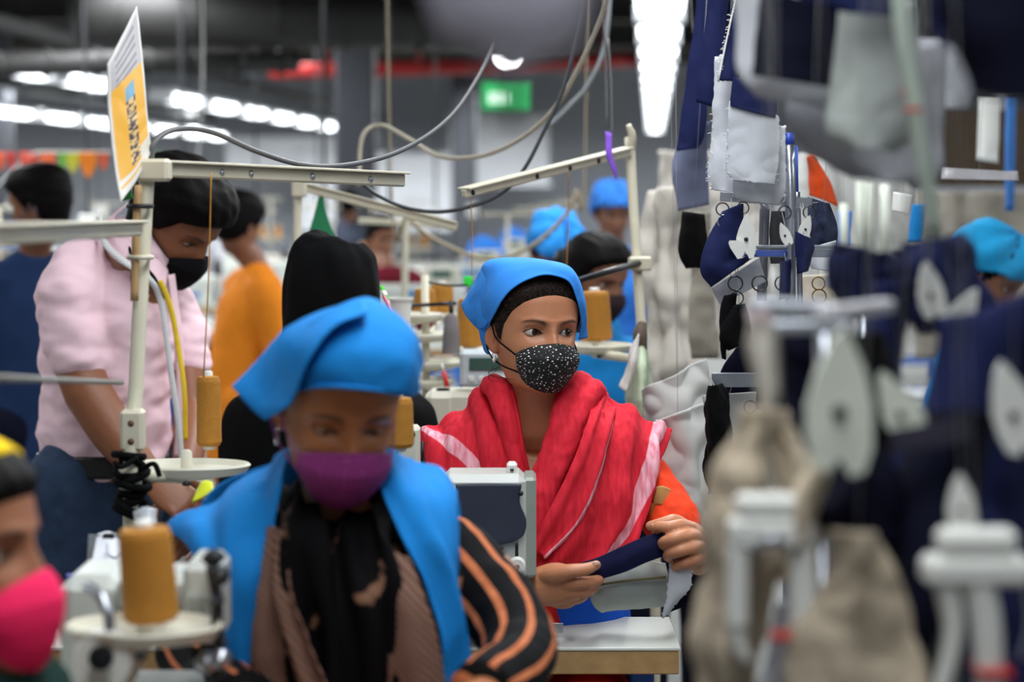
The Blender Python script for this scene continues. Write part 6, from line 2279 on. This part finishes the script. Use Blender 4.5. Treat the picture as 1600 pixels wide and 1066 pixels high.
# navy waist pieces on the clips
hang('navy cloth piece slung from the white teardrop clip', [(1128, 330, 1160, 318), (1106, 370, 1162, 372), (1096, 420, 1150, 405), (1112, 448, 1180, 400)], 3.29, NAVY, n=30, bulge=.02)
hang('dark navy piece hanging on the right of the steel post', [(1244, 362, 1268, 374), (1244, 395, 1272, 392), (1246, 428, 1264, 424)], 3.27, NAVY, n=24, bulge=.015)
hang('navy strip hanging below the bar left of the steel post', [(1222, 410, 1234, 405), (1220, 440, 1234, 440), (1218, 468, 1233, 464)], 3.27, NAVY, n=18)
hang('black cloth hanging between the two rear posts', [(1206, 330, 1228, 330), (1204, 370, 1232, 372), (1206, 412, 1236, 412)], 3.36, NAVYDARK, n=20)
hang('pale grey band of folded cloth under the blue label', [(1112, 450, 1186, 402), (1118, 462, 1190, 420), (1126, 476, 1196, 440)], 3.34, GREYCLOTH, n=24, bulge=.012)
hang('grey and white folded cloth behind the floral cloth', [(1262, 388, 1306, 376), (1262, 408, 1306, 404), (1268, 420, 1300, 424)], 3.4, GREYCLOTH, n=20)
hang('dark cloth with pale floral print right of the steel post', [(1262, 308, 1296, 318), (1264, 350, 1308, 360), (1270, 392, 1306, 400)], 3.45, M('dark_floral_print', (40, 46, 66), .85, var=.9, scale=55), n=24)
hang('orange-red cloth scrap in the distance above the floral cloth', [(1262, 245, 1270, 240), (1264, 280, 1296, 285), (1266, 305, 1312, 322)], 4.3, M('orange_red_scrap', (206, 74, 30), .8, var=.15), n=20, bulge=.02)
hang('cream cloth with thin creases behind the brass ring', [(1254, 430, 1302, 428), (1252, 470, 1304, 470), (1252, 520, 1304, 520)], 3.6, M('cream_cloth', (206, 196, 176), .85, bump=.2), n=20)
# straps and black bundles lower down
hang('black strap with white stitching looped through the rings', [(1132, 462, 1152, 458), (1126, 490, 1146, 488), (1126, 540, 1134, 540), (1128, 560, 1134, 562)], 3.28, BLACKCLOTH, 'strap', 'strap', n=20)
hang('black buckled cloth hanging under the left ring', [(1146, 478, 1164, 474), (1130, 510, 1170, 500), (1126, 532, 1172, 528), (1140, 545, 1166, 540)], 3.27, BLACKCLOTH, n=24, bulge=.02)
hang('long dark navy garment piece behind the lower bar', [(1150, 545, 1230, 500), (1125, 585, 1240, 560), (1120, 640, 1240, 640)], 3.42, NAVYDARK, n=24, bulge=.02)
hang('bunch of black cloth strips at the end of the lower bar', [(1108, 604, 1126, 600), (1098, 640, 1144, 628), (1100, 680, 1142, 690), (1110, 720, 1130, 730), (1112, 748, 1126, 760)], 3.26, BLACKCLOTH, n=36, bulge=.03, wr=.014)
hang('torn black cloth strip below the black bunch', [(1104, 690, 1122, 690), (1098, 730, 1120, 726), (1112, 770, 1128, 772)], 3.30, BLACKCLOTH, n=20, wr=.01)
hang('small royal blue cloth corner below the black bunch', [(1110, 752, 1140, 742), (1106, 772, 1132, 770)], 3.4, M('royal_blue_apron', (30, 84, 190), .8), n=12)
hang('grey folded cloth over the lower bar', [(1098, 618, 1180, 612), (1104, 640, 1180, 640), (1130, 690, 1184, 700)], 3.38, PALEGREY, n=20)

# -- pale garments heaped and hung behind the red scarf
hang('pale crumpled grey garments hanging right of the red scarf', [(1018, 660, 1100, 630), (1050, 720, 1112, 700), (1056, 790, 1120, 780), (1080, 860, 1124, 870)], 3.75, PALEGREY, 'garment', 'cloth', n=60, bulge=.05, wr=.05, wscale=9, seed=2)
hang('pale grey garment spread behind the shoulder of the red scarf', [(1005, 610, 1110, 560), (1005, 650, 1115, 630), (1030, 690, 1118, 680)], 3.95, PALEGREY, 'garment', 'cloth', n=44, bulge=.05, wr=.035, wscale=9, seed=4)
hang('pale garment with hanging folds in the haze behind the cream post', [(1010, 300, 1110, 280), (1006, 400, 1114, 400), (1008, 500, 1112, 500), (1012, 620, 1108, 620)], 5.2, M('off_white_garments', (196, 190, 180), .85, var=.2, scale=6), 'garment', 'cloth', n=50, bulge=.05, wr=.05, wscale=7, pleat=(.010, .0, 3.0))
hang('grey garment hanging beside the dark straps in the haze', [(1080, 330, 1118, 330), (1076, 430, 1116, 430), (1084, 560, 1120, 560)], 4.6, M('dim_beige_garment', (150, 144, 132), .85, var=.2, scale=8), 'garment', 'cloth', n=30, wr=.03, wscale=9)
hang('dark bag hanging in the haze left of the navy cloth', [(1066, 330, 1100, 335), (1060, 390, 1104, 392), (1072, 420, 1092, 418)], 4.0, BLACKCLOTH, 'cloth_bag', 'bag', n=20, bulge=.03)

# -- nearer rack, out of focus
D2 = 1.75
hang('big pale pocket piece with a dark square, hanging out of focus at the top', [(1140, -60, 1320, -60), (1150, 40, 1330, 60), (1152, 110, 1330, 150), (1185, 150, 1290, 170)], 2.05, GREYCLOTH, 'pocket_piece', 'pocket', n=30, bulge=.02)
hang('dark navy square sewn on the big pale pocket piece', [(1190, -20, 1330, 20), (1182, 50, 1318, 80), (1175, 118, 1306, 138)], 2.00, NAVYDARK, 'pocket_flap', 'pocket', n=20, bulge=.02)
hang('wide pale grey-green pocket piece beside the diagonal pole', [(1310, 10, 1420, 0), (1300, 120, 1440, 120), (1290, 200, 1432, 205), (1320, 230, 1400, 235)], 1.95, M('pale_green_grey_cloth', (168, 174, 170), .85), 'pocket_piece', 'pocket', n=30, bulge=.03)
hang('large pale grey pocket piece lowest of the blurred pockets', [(1240, 120, 1476, 60), (1230, 190, 1474, 180), (1262, 240, 1472, 270), (1330, 278, 1440, 290)], 2.1, M('grey_lilac_cloth', (160, 162, 168), .85), 'pocket_piece', 'pocket', n=30, bulge=.03)
hang('navy band across the top of the blurred pockets', [(1250, -60, 1400, -60), (1245, -10, 1402, 10), (1300, 18, 1396, 26)], 1.90, NAVY, 'pocket_flap', 'pocket', n=20)
hang('dark navy panel filling the top right corner', [(1462, -80, 1700, -80), (1462, 20, 1700, 30), (1500, 100, 1700, 110), (1520, 150, 1700, 165)], 1.5, NAVYDARK, 'hanging_cloth', 'cloth', n=30, bulge=.03)
hang('second navy panel at the top right corner hanging behind the dark one', [(1455, -60, 1560, -60), (1458, 40, 1580, 40), (1470, 68, 1580, 80)], 1.75, NAVY, 'hanging_cloth', 'cloth', n=20)
hang('pale grey cloth below the dark panel at the upper right', [(1430, 60, 1540, 60), (1440, 130, 1530, 120), (1455, 172, 1510, 170)], 2.3, M('grey_lilac_cloth', (160, 162, 168), .85), 'cloth_piece', 'cloth', n=20)
pl = thing('rack_pole', 'pale slanting pole with red marks crossing the blurred pockets', 'pole', P(1462, 368, 2.2))
tube('pole_rod', [Vector((P(1404, -60, 1.70).x, P(1404, -60, 1.70).y, GRID_Z)), P(1404, -60, 1.70), P(1432, 180, 1.72), P(1462, 370, 1.75)], .0068, M('pale_green_paint', (192, 206, 192), .5, var=.1), pl, n=12)
for (x, y) in ((1418, 145), (1422, 172)):
    v, f = torusvf(P(x + 6, y, 1.72), .007, .002, None)
    mk('red_band', v, f, REDPL, pl)
pr = thing('peg_rack', 'rack with three upright white sticks and one short one above the navy cloth', 'rack', Vector((P(1360, 500, 2.4).x, P(1360, 500, 2.4).y, 0)))
IV = M('ivory_plastic', (214, 218, 204), .5)
for i, x in enumerate((1344, 1358, 1382)):
    tube('white_stick', [P(x, 284 + i * 2, 2.4), P(x + 2, 440, 2.4)], [.0055, .0055], IV, pr, n=10)
tube('white_stick', [P(1318, 318, 2.4), P(1320, 440, 2.4)], [.005, .005], IV, pr, n=10)
b_ = P(1350, 440, 2.4)
box('base_bar', b_, (.09, .03, .02), STEEL, pr)
tube('post', [b_, Vector((b_.x, b_.y, 0))], .008, STEEL, pr, n=8)
lathe('foot_plate', (b_.x, b_.y, 0), [(.001, 0), (.12, 0), (.12, .012), (.02, .02), (.001, .022)], DARKSTEEL, pr, n=24)
hang('navy cloth draped at the foot of the white sticks', [(1310, 380, 1400, 400), (1300, 420, 1418, 420), (1312, 470, 1410, 470), (1330, 500, 1400, 505)], 2.1, NAVY, n=30, bulge=.06, wr=.02)
hang('dark navy bundle right of the white sticks', [(1420, 380, 1500, 365), (1415, 430, 1520, 420), (1420, 480, 1540, 480), (1440, 520, 1540, 520)], 2.0, NAVY, n=30, bulge=.07, wr=.02)
hang('black folded cloth behind the navy bundle', [(1395, 390, 1500, 395), (1400, 440, 1520, 450), (1400, 500, 1500, 500)], 2.2, NAVYDARK, n=24, bulge=.04, wr=.015)
hang('long navy trouser leg hanging down in the middle of the blurred rack', [(1355, 440, 1420, 440), (1350, 520, 1412, 520), (1352, 600, 1410, 610), (1360, 680, 1400, 690)], 1.95, NAVY, n=30, bulge=.04, wr=.012)
# blurred clamp bar
cbar = thing('clamp_bar', 'blurred steel clamp bar holding cloths at the right', 'rack', P(1280, 500, 1.62))
m = MB()
m.add(barvf(P(1168, 482, 1.62), P(1300, 486, 1.62), .02, .016))
m.build('upper_rail', STEEL, cbar)
m = MB()
m.add(barvf(P(1282, 492, 1.58), P(1388, 478, 1.66), .016, .012))
m.build('cross_rail', M('pale_metal', (206, 204, 208), .4, metal=.4), cbar)
m = MB()
m.add(barvf(P(1200, 512, 1.64), P(1330, 510, 1.64), .014, .010))
m.build('lower_rail', STEEL, cbar)
for x in (1180, 1195):
    lathe('clamp_screw', P(x, 496, 1.60), [(.001, -.006), (.006, -.005), (.006, .005), (.001, .006)], M('pinkish_metal', (220, 200, 200), .3, metal=.3), cbar, n=14, R=Matrix.Rotation(math.radians(90), 3, 'X'))
tube('rail_post', [P(1290, 486, 1.66), Vector((P(1290, 486, 1.66).x, P(1290, 486, 1.66).y, .02))], .008, STEEL, cbar, n=10)
lathe('foot_plate', (P(1290, 486, 1.66).x, P(1290, 486, 1.66).y, 0), [(.001, 0), (.14, 0), (.14, .012), (.02, .02), (.001, .022)], DARKSTEEL, cbar, n=28)
WSTRAP = M('whitish_strap_cloth', (206, 200, 188), .8, var=.08)
hang('whitish twisted strap hanging from the clamp bar', [(1176, 508, 1204, 508), (1178, 560, 1212, 560), (1186, 620, 1214, 620), (1184, 700, 1208, 700), (1196, 780, 1226, 770), (1206, 840, 1228, 830)], 1.62, WSTRAP, 'strap', 'strap', n=36, bulge=.02, wr=.012)
hang('long beige cloth hanging at the left edge of the blurred rack', [(1170, 640, 1230, 640), (1130, 740, 1220, 740), (1108, 860, 1200, 860), (1098, 960, 1180, 960), (1094, 1100, 1170, 1100)], 1.62, BEIGE, n=40, bulge=.03, wr=.02, pleat=(.010, 0, 2.5))
hang('beige cloth draped right of the whitish strap', [(1206, 640, 1240, 650), (1206, 720, 1280, 760), (1190, 820, 1290, 850), (1180, 900, 1270, 920)], 1.66, M('light_beige_cloth', (190, 176, 154), .85), n=36, bulge=.03, wr=.02)
hang('narrow beige fold slanting below the big round clip', [(1290, 700, 1322, 690), (1262, 740, 1296, 740), (1240, 790, 1272, 790), (1236, 860, 1266, 860)], 1.55, M('light_beige_cloth', (190, 176, 154), .85), n=24, bulge=.02)
hang('wide beige cloth at the bottom beneath the black triangle', [(1300, 830, 1380, 830), (1268, 920, 1400, 920), (1250, 1000, 1420, 1000), (1240, 1110, 1440, 1110)], 1.55, BEIGE, n=40, bulge=.05, wr=.02, pleat=(.006, 0, 1.6))
hang('grey-lilac cloth at the lower edge left of the wide beige cloth', [(1216, 940, 1256, 940), (1200, 1010, 1256, 1010), (1180, 1110, 1260, 1110)], 1.75, M('grey_lilac_cloth', (160, 162, 168), .85), n=24)
hang('black triangular cloth between the beige pieces', [(1330, 660, 1360, 660), (1296, 740, 1400, 740), (1268, 800, 1405, 820), (1310, 850, 1400, 860)], 1.6, NAVYDARK, n=30, bulge=.05, wr=.012)
hang('dark cloth hanging behind the whitish strap', [(1216, 520, 1300, 520), (1210, 620, 1290, 620), (1220, 720, 1280, 720), (1230, 760, 1270, 770)], 1.9, NAVYDARK, n=30, bulge=.04, wr=.02)
hang('black cloth falling beside the big round clip', [(1330, 520, 1380, 520), (1336, 620, 1400, 620), (1350, 720, 1410, 720)], 1.8, BLACKCLOTH, n=26, bulge=.03, wr=.012)
hang('broad dark navy garment filling the right edge', [(1480, 500, 1660, 440), (1440, 620, 1660, 600), (1400, 720, 1660, 740), (1420, 840, 1660, 860), (1450, 960, 1660, 980), (1460, 1110, 1660, 1110)], 1.72, NAVY, 'garment', 'cloth', n=44, bulge=.06, wr=.025, wscale=8)
hang('black garment hanging low between the two white clamps', [(1420, 640, 1560, 640), (1410, 760, 1540, 760), (1400, 900, 1500, 900), (1396, 1000, 1490, 1000), (1390, 1110, 1500, 1110)], 1.62, NAVYDARK, 'garment', 'cloth', n=40, bulge=.05, wr=.02, wscale=8)
hang('faded dark band across the broad navy garment', [(1390, 672, 1520, 650), (1390, 710, 1520, 690)], 1.55, M('faded_charcoal', (52, 50, 62), .85), 'strap', 'strap', n=16, bulge=.01)
clip('big round white clip hanging out of focus above the beige fold', 1308, 628, 1.5, 1.55, M('ivory_plastic', (214, 218, 204), .5))
clip('second big white clip left of the navy garment', 1404, 640, 1.6, .95, M('ivory_plastic', (214, 218, 204), .5), rot=.5)
clip('small white clip hanging on the navy bundle', 1452, 455, 1.9, .8, rot=.2)
clip('small white clip right of the navy bundle', 1500, 492, 1.9, .8, rot=-.5)
clip('white clip at the right edge in front of the navy garment', 1580, 640, 1.6, 1.1, rot=.3)
clip('small white clip hanging in front of the black garment', 1500, 790, 1.55, .7, rot=.1)


# -- white clamps
def clamp(label, px, py, d, s, mat=WHITEPL):
    r = thing('cloth_clamp', label, 'clamp', P(px, py, d))
    c = P(px, py, d)
    B = lambda name, x, z, w_, h_, dep=.02, y=0.0, m=mat: box(name, c + Vector((x * s, y, z * s)), (w_ * s, dep, h_ * s), m, r, bev=.004)
    hang_cord(c + Vector((0, 0, .055 * s)), r)
    B('jaw_bar', 0, .030, .062, .022, .024)
    B('top_plate', 0, .050, .052, .018, .020)
    B('side_arm', -.024, -.010, .015, .062, .020)
    B('side_arm', .024, -.010, .018, .062, .020)
    tube('spring', [c + Vector((-.016 * s, -.012, .018 * s)), c + Vector((0, -.016, .028 * s)), c + Vector((.016 * s, -.012, .018 * s))], .003 * s, STEEL, r, n=8)
    tube('handle', [c + Vector((.022 * s, 0, -.035 * s)), c + Vector((.020 * s, 0, -.060 * s)), c + Vector((.012 * s, 0, -.075 * s))], [.008 * s, .007 * s, .004 * s], mat, r, n=10)
    tube('handle', [c + Vector((-.024 * s, 0, -.035 * s)), c + Vector((-.022 * s, 0, -.055 * s)), c + Vector((-.016 * s, 0, -.066 * s))], [.007 * s, .006 * s, .004 * s], mat, r, n=10)
    B('red_pad', .010, -.046, .020, .006, .016, -.006, REDPL)
    return r


clamp('white plastic clamp with two arms in front of the beige cloth', 1203, 895, 1.55, 1.05)


def tclamp(label, px, py, d, s):
    r = thing('cloth_clamp', label, 'clamp', P(px, py, d))
    c = P(px, py, d)
    B = lambda name, x, z, w_, h_, dep=.02, m=WHITEPL: box(name, c + Vector((x * s, 0, z * s)), (w_ * s, dep, h_ * s), m, r, bev=.005)
    hang_cord(c + Vector((0, 0, .028 * s)), r)
    B('cross_head', 0, 0, .082, .022, .03)
    B('head_plate', 0, .022, .060, .020, .024)
    tube('stem', [c + Vector((0, 0, 0)), c + Vector((.010 * s, 0, -.05 * s)), c + Vector((.014 * s, 0, -.13 * s))], [.013 * s, .012 * s, .010 * s], WHITEPL, r, n=14)
    tube('side_lever', [c + Vector((-.022 * s, 0, -.01 * s)), c + Vector((-.016 * s, 0, -.05 * s)), c + Vector((-.024 * s, 0, -.09 * s)), c + Vector((-.034 * s, 0, -.12 * s))], [.010 * s, .008 * s, .006 * s, .004 * s], WHITEPL, r, n=10)
    tube('wire', [c + Vector((.036 * s, 0, 0)), c + Vector((.042 * s, 0, -.04 * s)), c + Vector((.036 * s, 0, -.07 * s))], .0018 * s, STEEL, r, n=6)
    B('red_pad', .014, -.078, .026, .006, .034, REDPL)
    return r


tclamp('white T-shaped clamp at the lower right in front of the black garment', 1524, 890, 1.5, .98)
tclamp('small pale T-shaped clamp behind the wide beige cloth', 1390, 890, 1.9, .6)
hang('dull green lever cloth end under the T-shaped clamp', [(1430, 1000, 1500, 960), (1420, 1040, 1500, 1030), (1430, 1110, 1510, 1110)], 1.6, M('dull_green_grey', (110, 118, 110), .8), n=16)
# soft lilac bundle hanging close to the lens at the top
hang('added pale garment row brightening the distance behind the slanting pole', [(1030, 235, 1200, 240), (1028, 330, 1205, 330), (1032, 430, 1204, 430), (1030, 560, 1200, 560)], 6.6, M('off_white_garments', (196, 190, 180), .85), 'garment', 'cloth', n=50, bulge=.04, wr=.03, wscale=6, pleat=(.012, 0, 5.0))  # this and the next two rows are a pale backdrop added against the dark distance
hang('added pale grey garment row brightening the distance behind the white sticks', [(1210, 240, 1420, 235), (1210, 330, 1425, 330), (1212, 430, 1424, 430), (1210, 560, 1420, 560)], 6.9, PALEGREY, 'garment', 'cloth', n=50, bulge=.04, wr=.03, wscale=6, pleat=(.012, 0, 5.0))
hang('added dull beige garment row lightening the far right edge', [(1430, 300, 1640, 300), (1430, 400, 1640, 400), (1430, 560, 1640, 560)], 6.5, M('dim_beige_garment', (150, 144, 132), .85), 'garment', 'cloth', n=40, bulge=.04, wr=.03, wscale=6, pleat=(.012, 0, 4.0))
bn = thing('cloth_bundle', 'pale lilac cloth bundle hanging close and blurred at the top', 'cloth', P(800, 90, 1.0))
v, f = tubevf([P(800, -220, 1.0), P(800, -120, 1.0), P(802, -20, 1.0), P(800, 50, 1.0), P(798, 80, 1.0)], [(.02, .02), (.036, .03), (.044, .036), (.034, .028), (.012, .012)], n=40, seg=40, side=(1, 0, 0), caps='round')
V = wrinkle(v, f, .006, 22)
mk('bundle', V, f, M('lilac_cloth', (232, 226, 244), .8, var=.08), bn)
tube('bundle_tie', [P(800, -220, 1.0), P(800, -420, 1.0), Vector((P(802, -420, 1.0).x, P(802, -420, 1.0).y, 4.2))], .003, RUBBERGREY, bn, n=6)
# ---------------------------------------------------------------- the sewing lines farther back
mach = make_machine('grey sewing machine on a table in the blurred lines far behind', 'sewing machines in the far lines')
stand = make_stand('cream thread stand rising from a table in the blurred lines far behind', 'thread stands in the far lines')
rspool = spool('golden spool on a thread stand in the blurred lines far behind', Vector((0, 0, 0)), .036, .03, .12, group='golden spools in the far lines')
ftab = sewing_table('pale sewing table standing in the blurred lines far behind', -.55, .55, -.28, .28, TZ, 'sewing tables in the far lines')
cond = thing('power_conduit', 'thin pale conduit dropping from the ceiling to a far table', 'conduit', (0, 0, 0), 'conduits in the far lines')
tube('conduit_pipe', [(0, 0, .76), (0, 0, 4.2)], .009, M('pale_conduit', (70, 71, 74), .5), cond, n=8)
box('socket_box', (0, 0, 1.3), (.09, .06, .12), WHITEPL, cond)
cpile = thing('cloth_bundle', 'bundle of folded pale cloth on a far table', 'cloth', (0, 0, 0), 'cloth bundles in the far lines')
rnd = random.Random(11)
m = MB()
for k in range(5):
    v, f = boxvf((rnd.uniform(-.02, .02), rnd.uniform(-.02, .02), .015 + k * .03), (.30 + rnd.uniform(-.03, .03), .24, .028), rz=rnd.uniform(-.15, .15), bev=.012)
    o_ = mk('folded_layer', np.array(v), f, [PALEGREY, GREYCLOTH, SKIRTBLUE, PALEGREY, BEIGE][k], cpile, False)
spots = []
for X, ys in ((-2.6, (8.6, 10.6, 12.8, 15.2, 18.0)), (-4.6, (12.5, 15.0, 18.0, 21.5)), (-1.15, (9.6, 12.0, 14.6, 17.6)), (1.75, (13.0, 15.5)), (-7.0, (19, 23))):
    for y in ys:
        spots.append((X, y))
for i, (X, y) in enumerate(spots):
    p = rowpt(X, y, 0)
    first = i == 0
    for (ob, off, rz) in ((ftab, (0, 0, 0), 0), (mach, (.04, .06, TZ), math.pi if X < -2 else 0), (stand, (.45, .19, TZ), 0), (cond, (-.45, .22, 0), 0), (cpile, (-.38, -.20, TZ), .2 * (i % 5))):
        loc = Vector((p.x + off[0], p.y + off[1], off[2]))
        if first:
            ob.location = loc if ob is not ftab else Vector((loc.x, loc.y, 0))
            ob.rotation_euler = (0, 0, rz)
        else:
            copy_tree(ob, loc, rz)
    for k, dx in enumerate((-.08, .08)):
        loc = Vector((p.x + .45 + dx, p.y + .19, TZ + .195))
        if first and k == 0:
            rspool.location = loc
        else:
            copy_tree(rspool, loc)
# workers in the far lines
far = [worker('seated worker in bright blue cap in the far line left of the orange kurta', 150, 470, 8.1, 60, 25, SKIRTBLUE, cap=SKIRTBLUE)]
for i, (X, y, rz, lab) in enumerate(((-4.6, 13.2, .4, 'seated worker in blue cap far off below the orange pennants'), (-4.6, 15.9, -.3, 'seated worker in blue cap far off beside the orange kurta'), (-1.15, 12.8, .2, 'seated worker in blue cap far off above the display panel'),
                                     (-3.5, 13.6, -.2, 'seated worker in blue cap far off left of the black veil'), (-1.15, 15.4, .5, 'seated worker in blue cap farthest off above the display panel'), (-4.6, 18.9, 0, 'farthest seated worker in blue cap at picture left'))):
    p = rowpt(X, y, 0)
    copy_tree(far[0], (p.x, p.y, 0), rz, lab)
worker('person in maroon dress standing far behind the pale upright post', 596, 372, 11.0, 30, 10, M('maroon_cloth', (110, 30, 44), .8, var=.1), True, trousers=MATS['maroon_cloth'], sleeve=1.0)
worker('person in dark clothes standing far off between the frames', 545, 318, 16.4, 170, 5, M('slate_cloth', (60, 66, 80), .8), True)
worker('person in white shirt standing far off under the left lamp rows', 300, 315, 14.0, 20, 5, M('white_shirt_cloth', (210, 212, 216), .8), True)
# bunting across the left
cols = [(226, 96, 60), (214, 60, 50), (232, 84, 62), (236, 110, 60), (120, 180, 70), (200, 196, 60), (236, 130, 30), (226, 92, 50), (90, 170, 90), (236, 140, 40)]
cn = ['orange', 'small red', 'big red-orange', 'tangerine', 'pale green', 'yellow-green', 'broad orange', 'narrow red-orange', 'leaf green', 'amber']
string = tube('bunting_string', [Vector((P(-60, 238, 9.05).x, P(-60, 238, 9.05).y, 4.2)), P(-60, 238, 9.05), P(60, 238, 9.05), P(180, 238, 9.05), P(310, 238, 9.05), Vector((P(310, 238, 9.05).x, P(310, 238, 9.05).y, 4.2))], .004, WHITEPL, None, n=5, seg=90)
tag(string, 'thin string carrying the row of small pennants at the left', 'string')
xs = [2, 18, 44, 74, 98, 114, 138, 162, 250, 275]
ws = [14, 12, 26, 26, 14, 20, 28, 14, 14, 16]
for i, x in enumerate(xs):
    t = (x + 40) / 340
    y0 = 238
    hh = 26 + (ws[i] - 12) * .9
    o = patch('pennant', [[P(x - ws[i] / 2, y0, 9.05), P(x + ws[i] / 2, y0, 9.05)], [P(x - ws[i] / 2.2, y0 + hh * .5, 9.05), P(x + ws[i] / 2.2, y0 + hh * .5, 9.05)], [P(x - 2, y0 + hh, 9.05), P(x + 2, y0 + hh, 9.05)]], M('pennant_%d' % i, cols[i], .7), None, 8, 8, .003, wr=.006)
    tag(o, '%s pennant number %d along the string at the left' % (cn[i], i + 1), 'pennant', 'pennants on the string')
# hanging cloth and shelves on the far right
sh = thing('storage_shelf', 'grey wire storage shelf at the far right behind the poles', 'shelf', rowpt(1.75, 9.6, 0))
c = rowpt(1.75, 9.6, 0)
for dx in (-.7, .7):
    for dy in (-.2, .2):
        box('upright', c + Vector((dx, dy, 1.1)), (.04, .04, 2.2), M('grey_upright', (120, 122, 126), .5), sh)
for z in (.5, 1.0, 1.5, 2.0):
    box('shelf_board', c + Vector((0, 0, z)), (1.44, .44, .03), M('shelf_grey', (140, 142, 146), .6), sh)
for i, (dx, z, w_, h_, mt, lab) in enumerate(((-.4, 1.015, .4, .3, BEIGE, 'beige carton on the middle of the far wire shelf'), (.2, 1.015, .5, .34, M('brown_carton', (110, 84, 60), .8), 'brown carton on the middle of the far wire shelf'), (-.2, 1.515, .7, .36, M('dark_brown_carton', (70, 58, 46), .8), 'dark brown carton on the upper board of the far shelf'), (.42, 1.515, .25, .4, WHITEPL, 'white box on the upper board of the far shelf'))):
    r = thing('carton', lab, 'box', c + Vector((dx, 0, z)))
    box('carton_body', c + Vector((dx, 0, z + h_ / 2)), (w_, .36, h_), mt, r, bev=.006)
    box('carton_tape', c + Vector((dx, 0, z + h_ + .001)), (w_, .05, .002), M('packing_tape', (180, 160, 120), .4), r, bev=.0005)
gm = [(1530, 150, 1562, 150, 1526, 250, 1560, 255, 5.5, WHITEPL, 'white cloth hanging far back at the upper right edge'), (1572, 150, 1588, 150, 1570, 330, 1584, 330, 5.8, M('blue_strip', (50, 110, 180), .7), 'blue strip hanging at the far right edge'),
      (1470, 262, 1590, 268, 1470, 280, 1592, 282, 4.2, M('pale_metal', (206, 204, 208), .4), 'pale rail running across at the far right'), (1396, 300, 1425, 305, 1395, 330, 1420, 335, 4.0, WHITEPL, 'white cloth knot between the poles'),
      (1425, 320, 1450, 318, 1420, 380, 1440, 380, 4.5, TEAL, 'teal cloth hanging behind the slanting pole'), (1310, 330, 1330, 330, 1308, 385, 1328, 385, 4.4, SKIRTBLUE, 'light blue cloth behind the short white stick')]
for (a, b, c_, d_, e, f_, g_, h_, dd, mt, lab) in gm:
    hang(lab, [(a, b, c_, d_), ((a + e) / 2, (b + f_) / 2, (c_ + g_) / 2, (d_ + h_) / 2), (e, f_, g_, h_)], dd, mt, n=14)

# stools under the seated workers
def make_stool(label, x, y, h):
    r = thing('stool', label, 'stool', (x, y, 0), 'workers stools')
    lathe('seat', (x, y, h - .03), [(.001, 0), (.15, 0), (.155, .01), (.15, .028), (.10, .032), (.001, .03)], M('stool_wood', (120, 84, 52), .6, var=.15), r, n=28)
    for k in range(4):
        a = math.pi / 4 + k * math.pi / 2
        tube('leg', [(x + .11 * math.cos(a), y + .11 * math.sin(a), h - .03), (x + .15 * math.cos(a), y + .15 * math.sin(a), 0)], .012, M('blue_leg_paint', (40, 90, 170), .5), r, n=8)
    v, f = torusvf((x, y, .2), .142, .007)
    mk('ring', v, f, M('blue_leg_paint', (40, 90, 170), .5), r)
    return r


for (lab, p, dz) in (('wooden stool under the red-scarfed woman', P(855, 1085, MD + .17), -.10), ('wooden stool under the woman in the blue vest', P(555, 1260, 2.56), -.10), ('wooden stool under the black-veiled worker', P(518, 1060, 3.95), -.10),
                     ('wooden stool under the woman in the teal top', None, 'woman with black hair'), ('wooden stool under the woman in the rounded blue cap', None, 'woman in rounded'), ('wooden stool under the worker in the teal cap', None, 'worker in teal cap')):
    if p is None:
        ob = [o for o in bpy.data.objects if o.type == 'EMPTY' and str(o.get('label', '')).startswith(dz)][0]
        hz = [c for c in ob.children if c.name.startswith('shirt')][0]
        p, dz = Vector((ob.location.x, ob.location.y, min(v.co.z for v in hz.data.vertices))), .06
    make_stool(lab, p.x, p.y, p.z + dz)
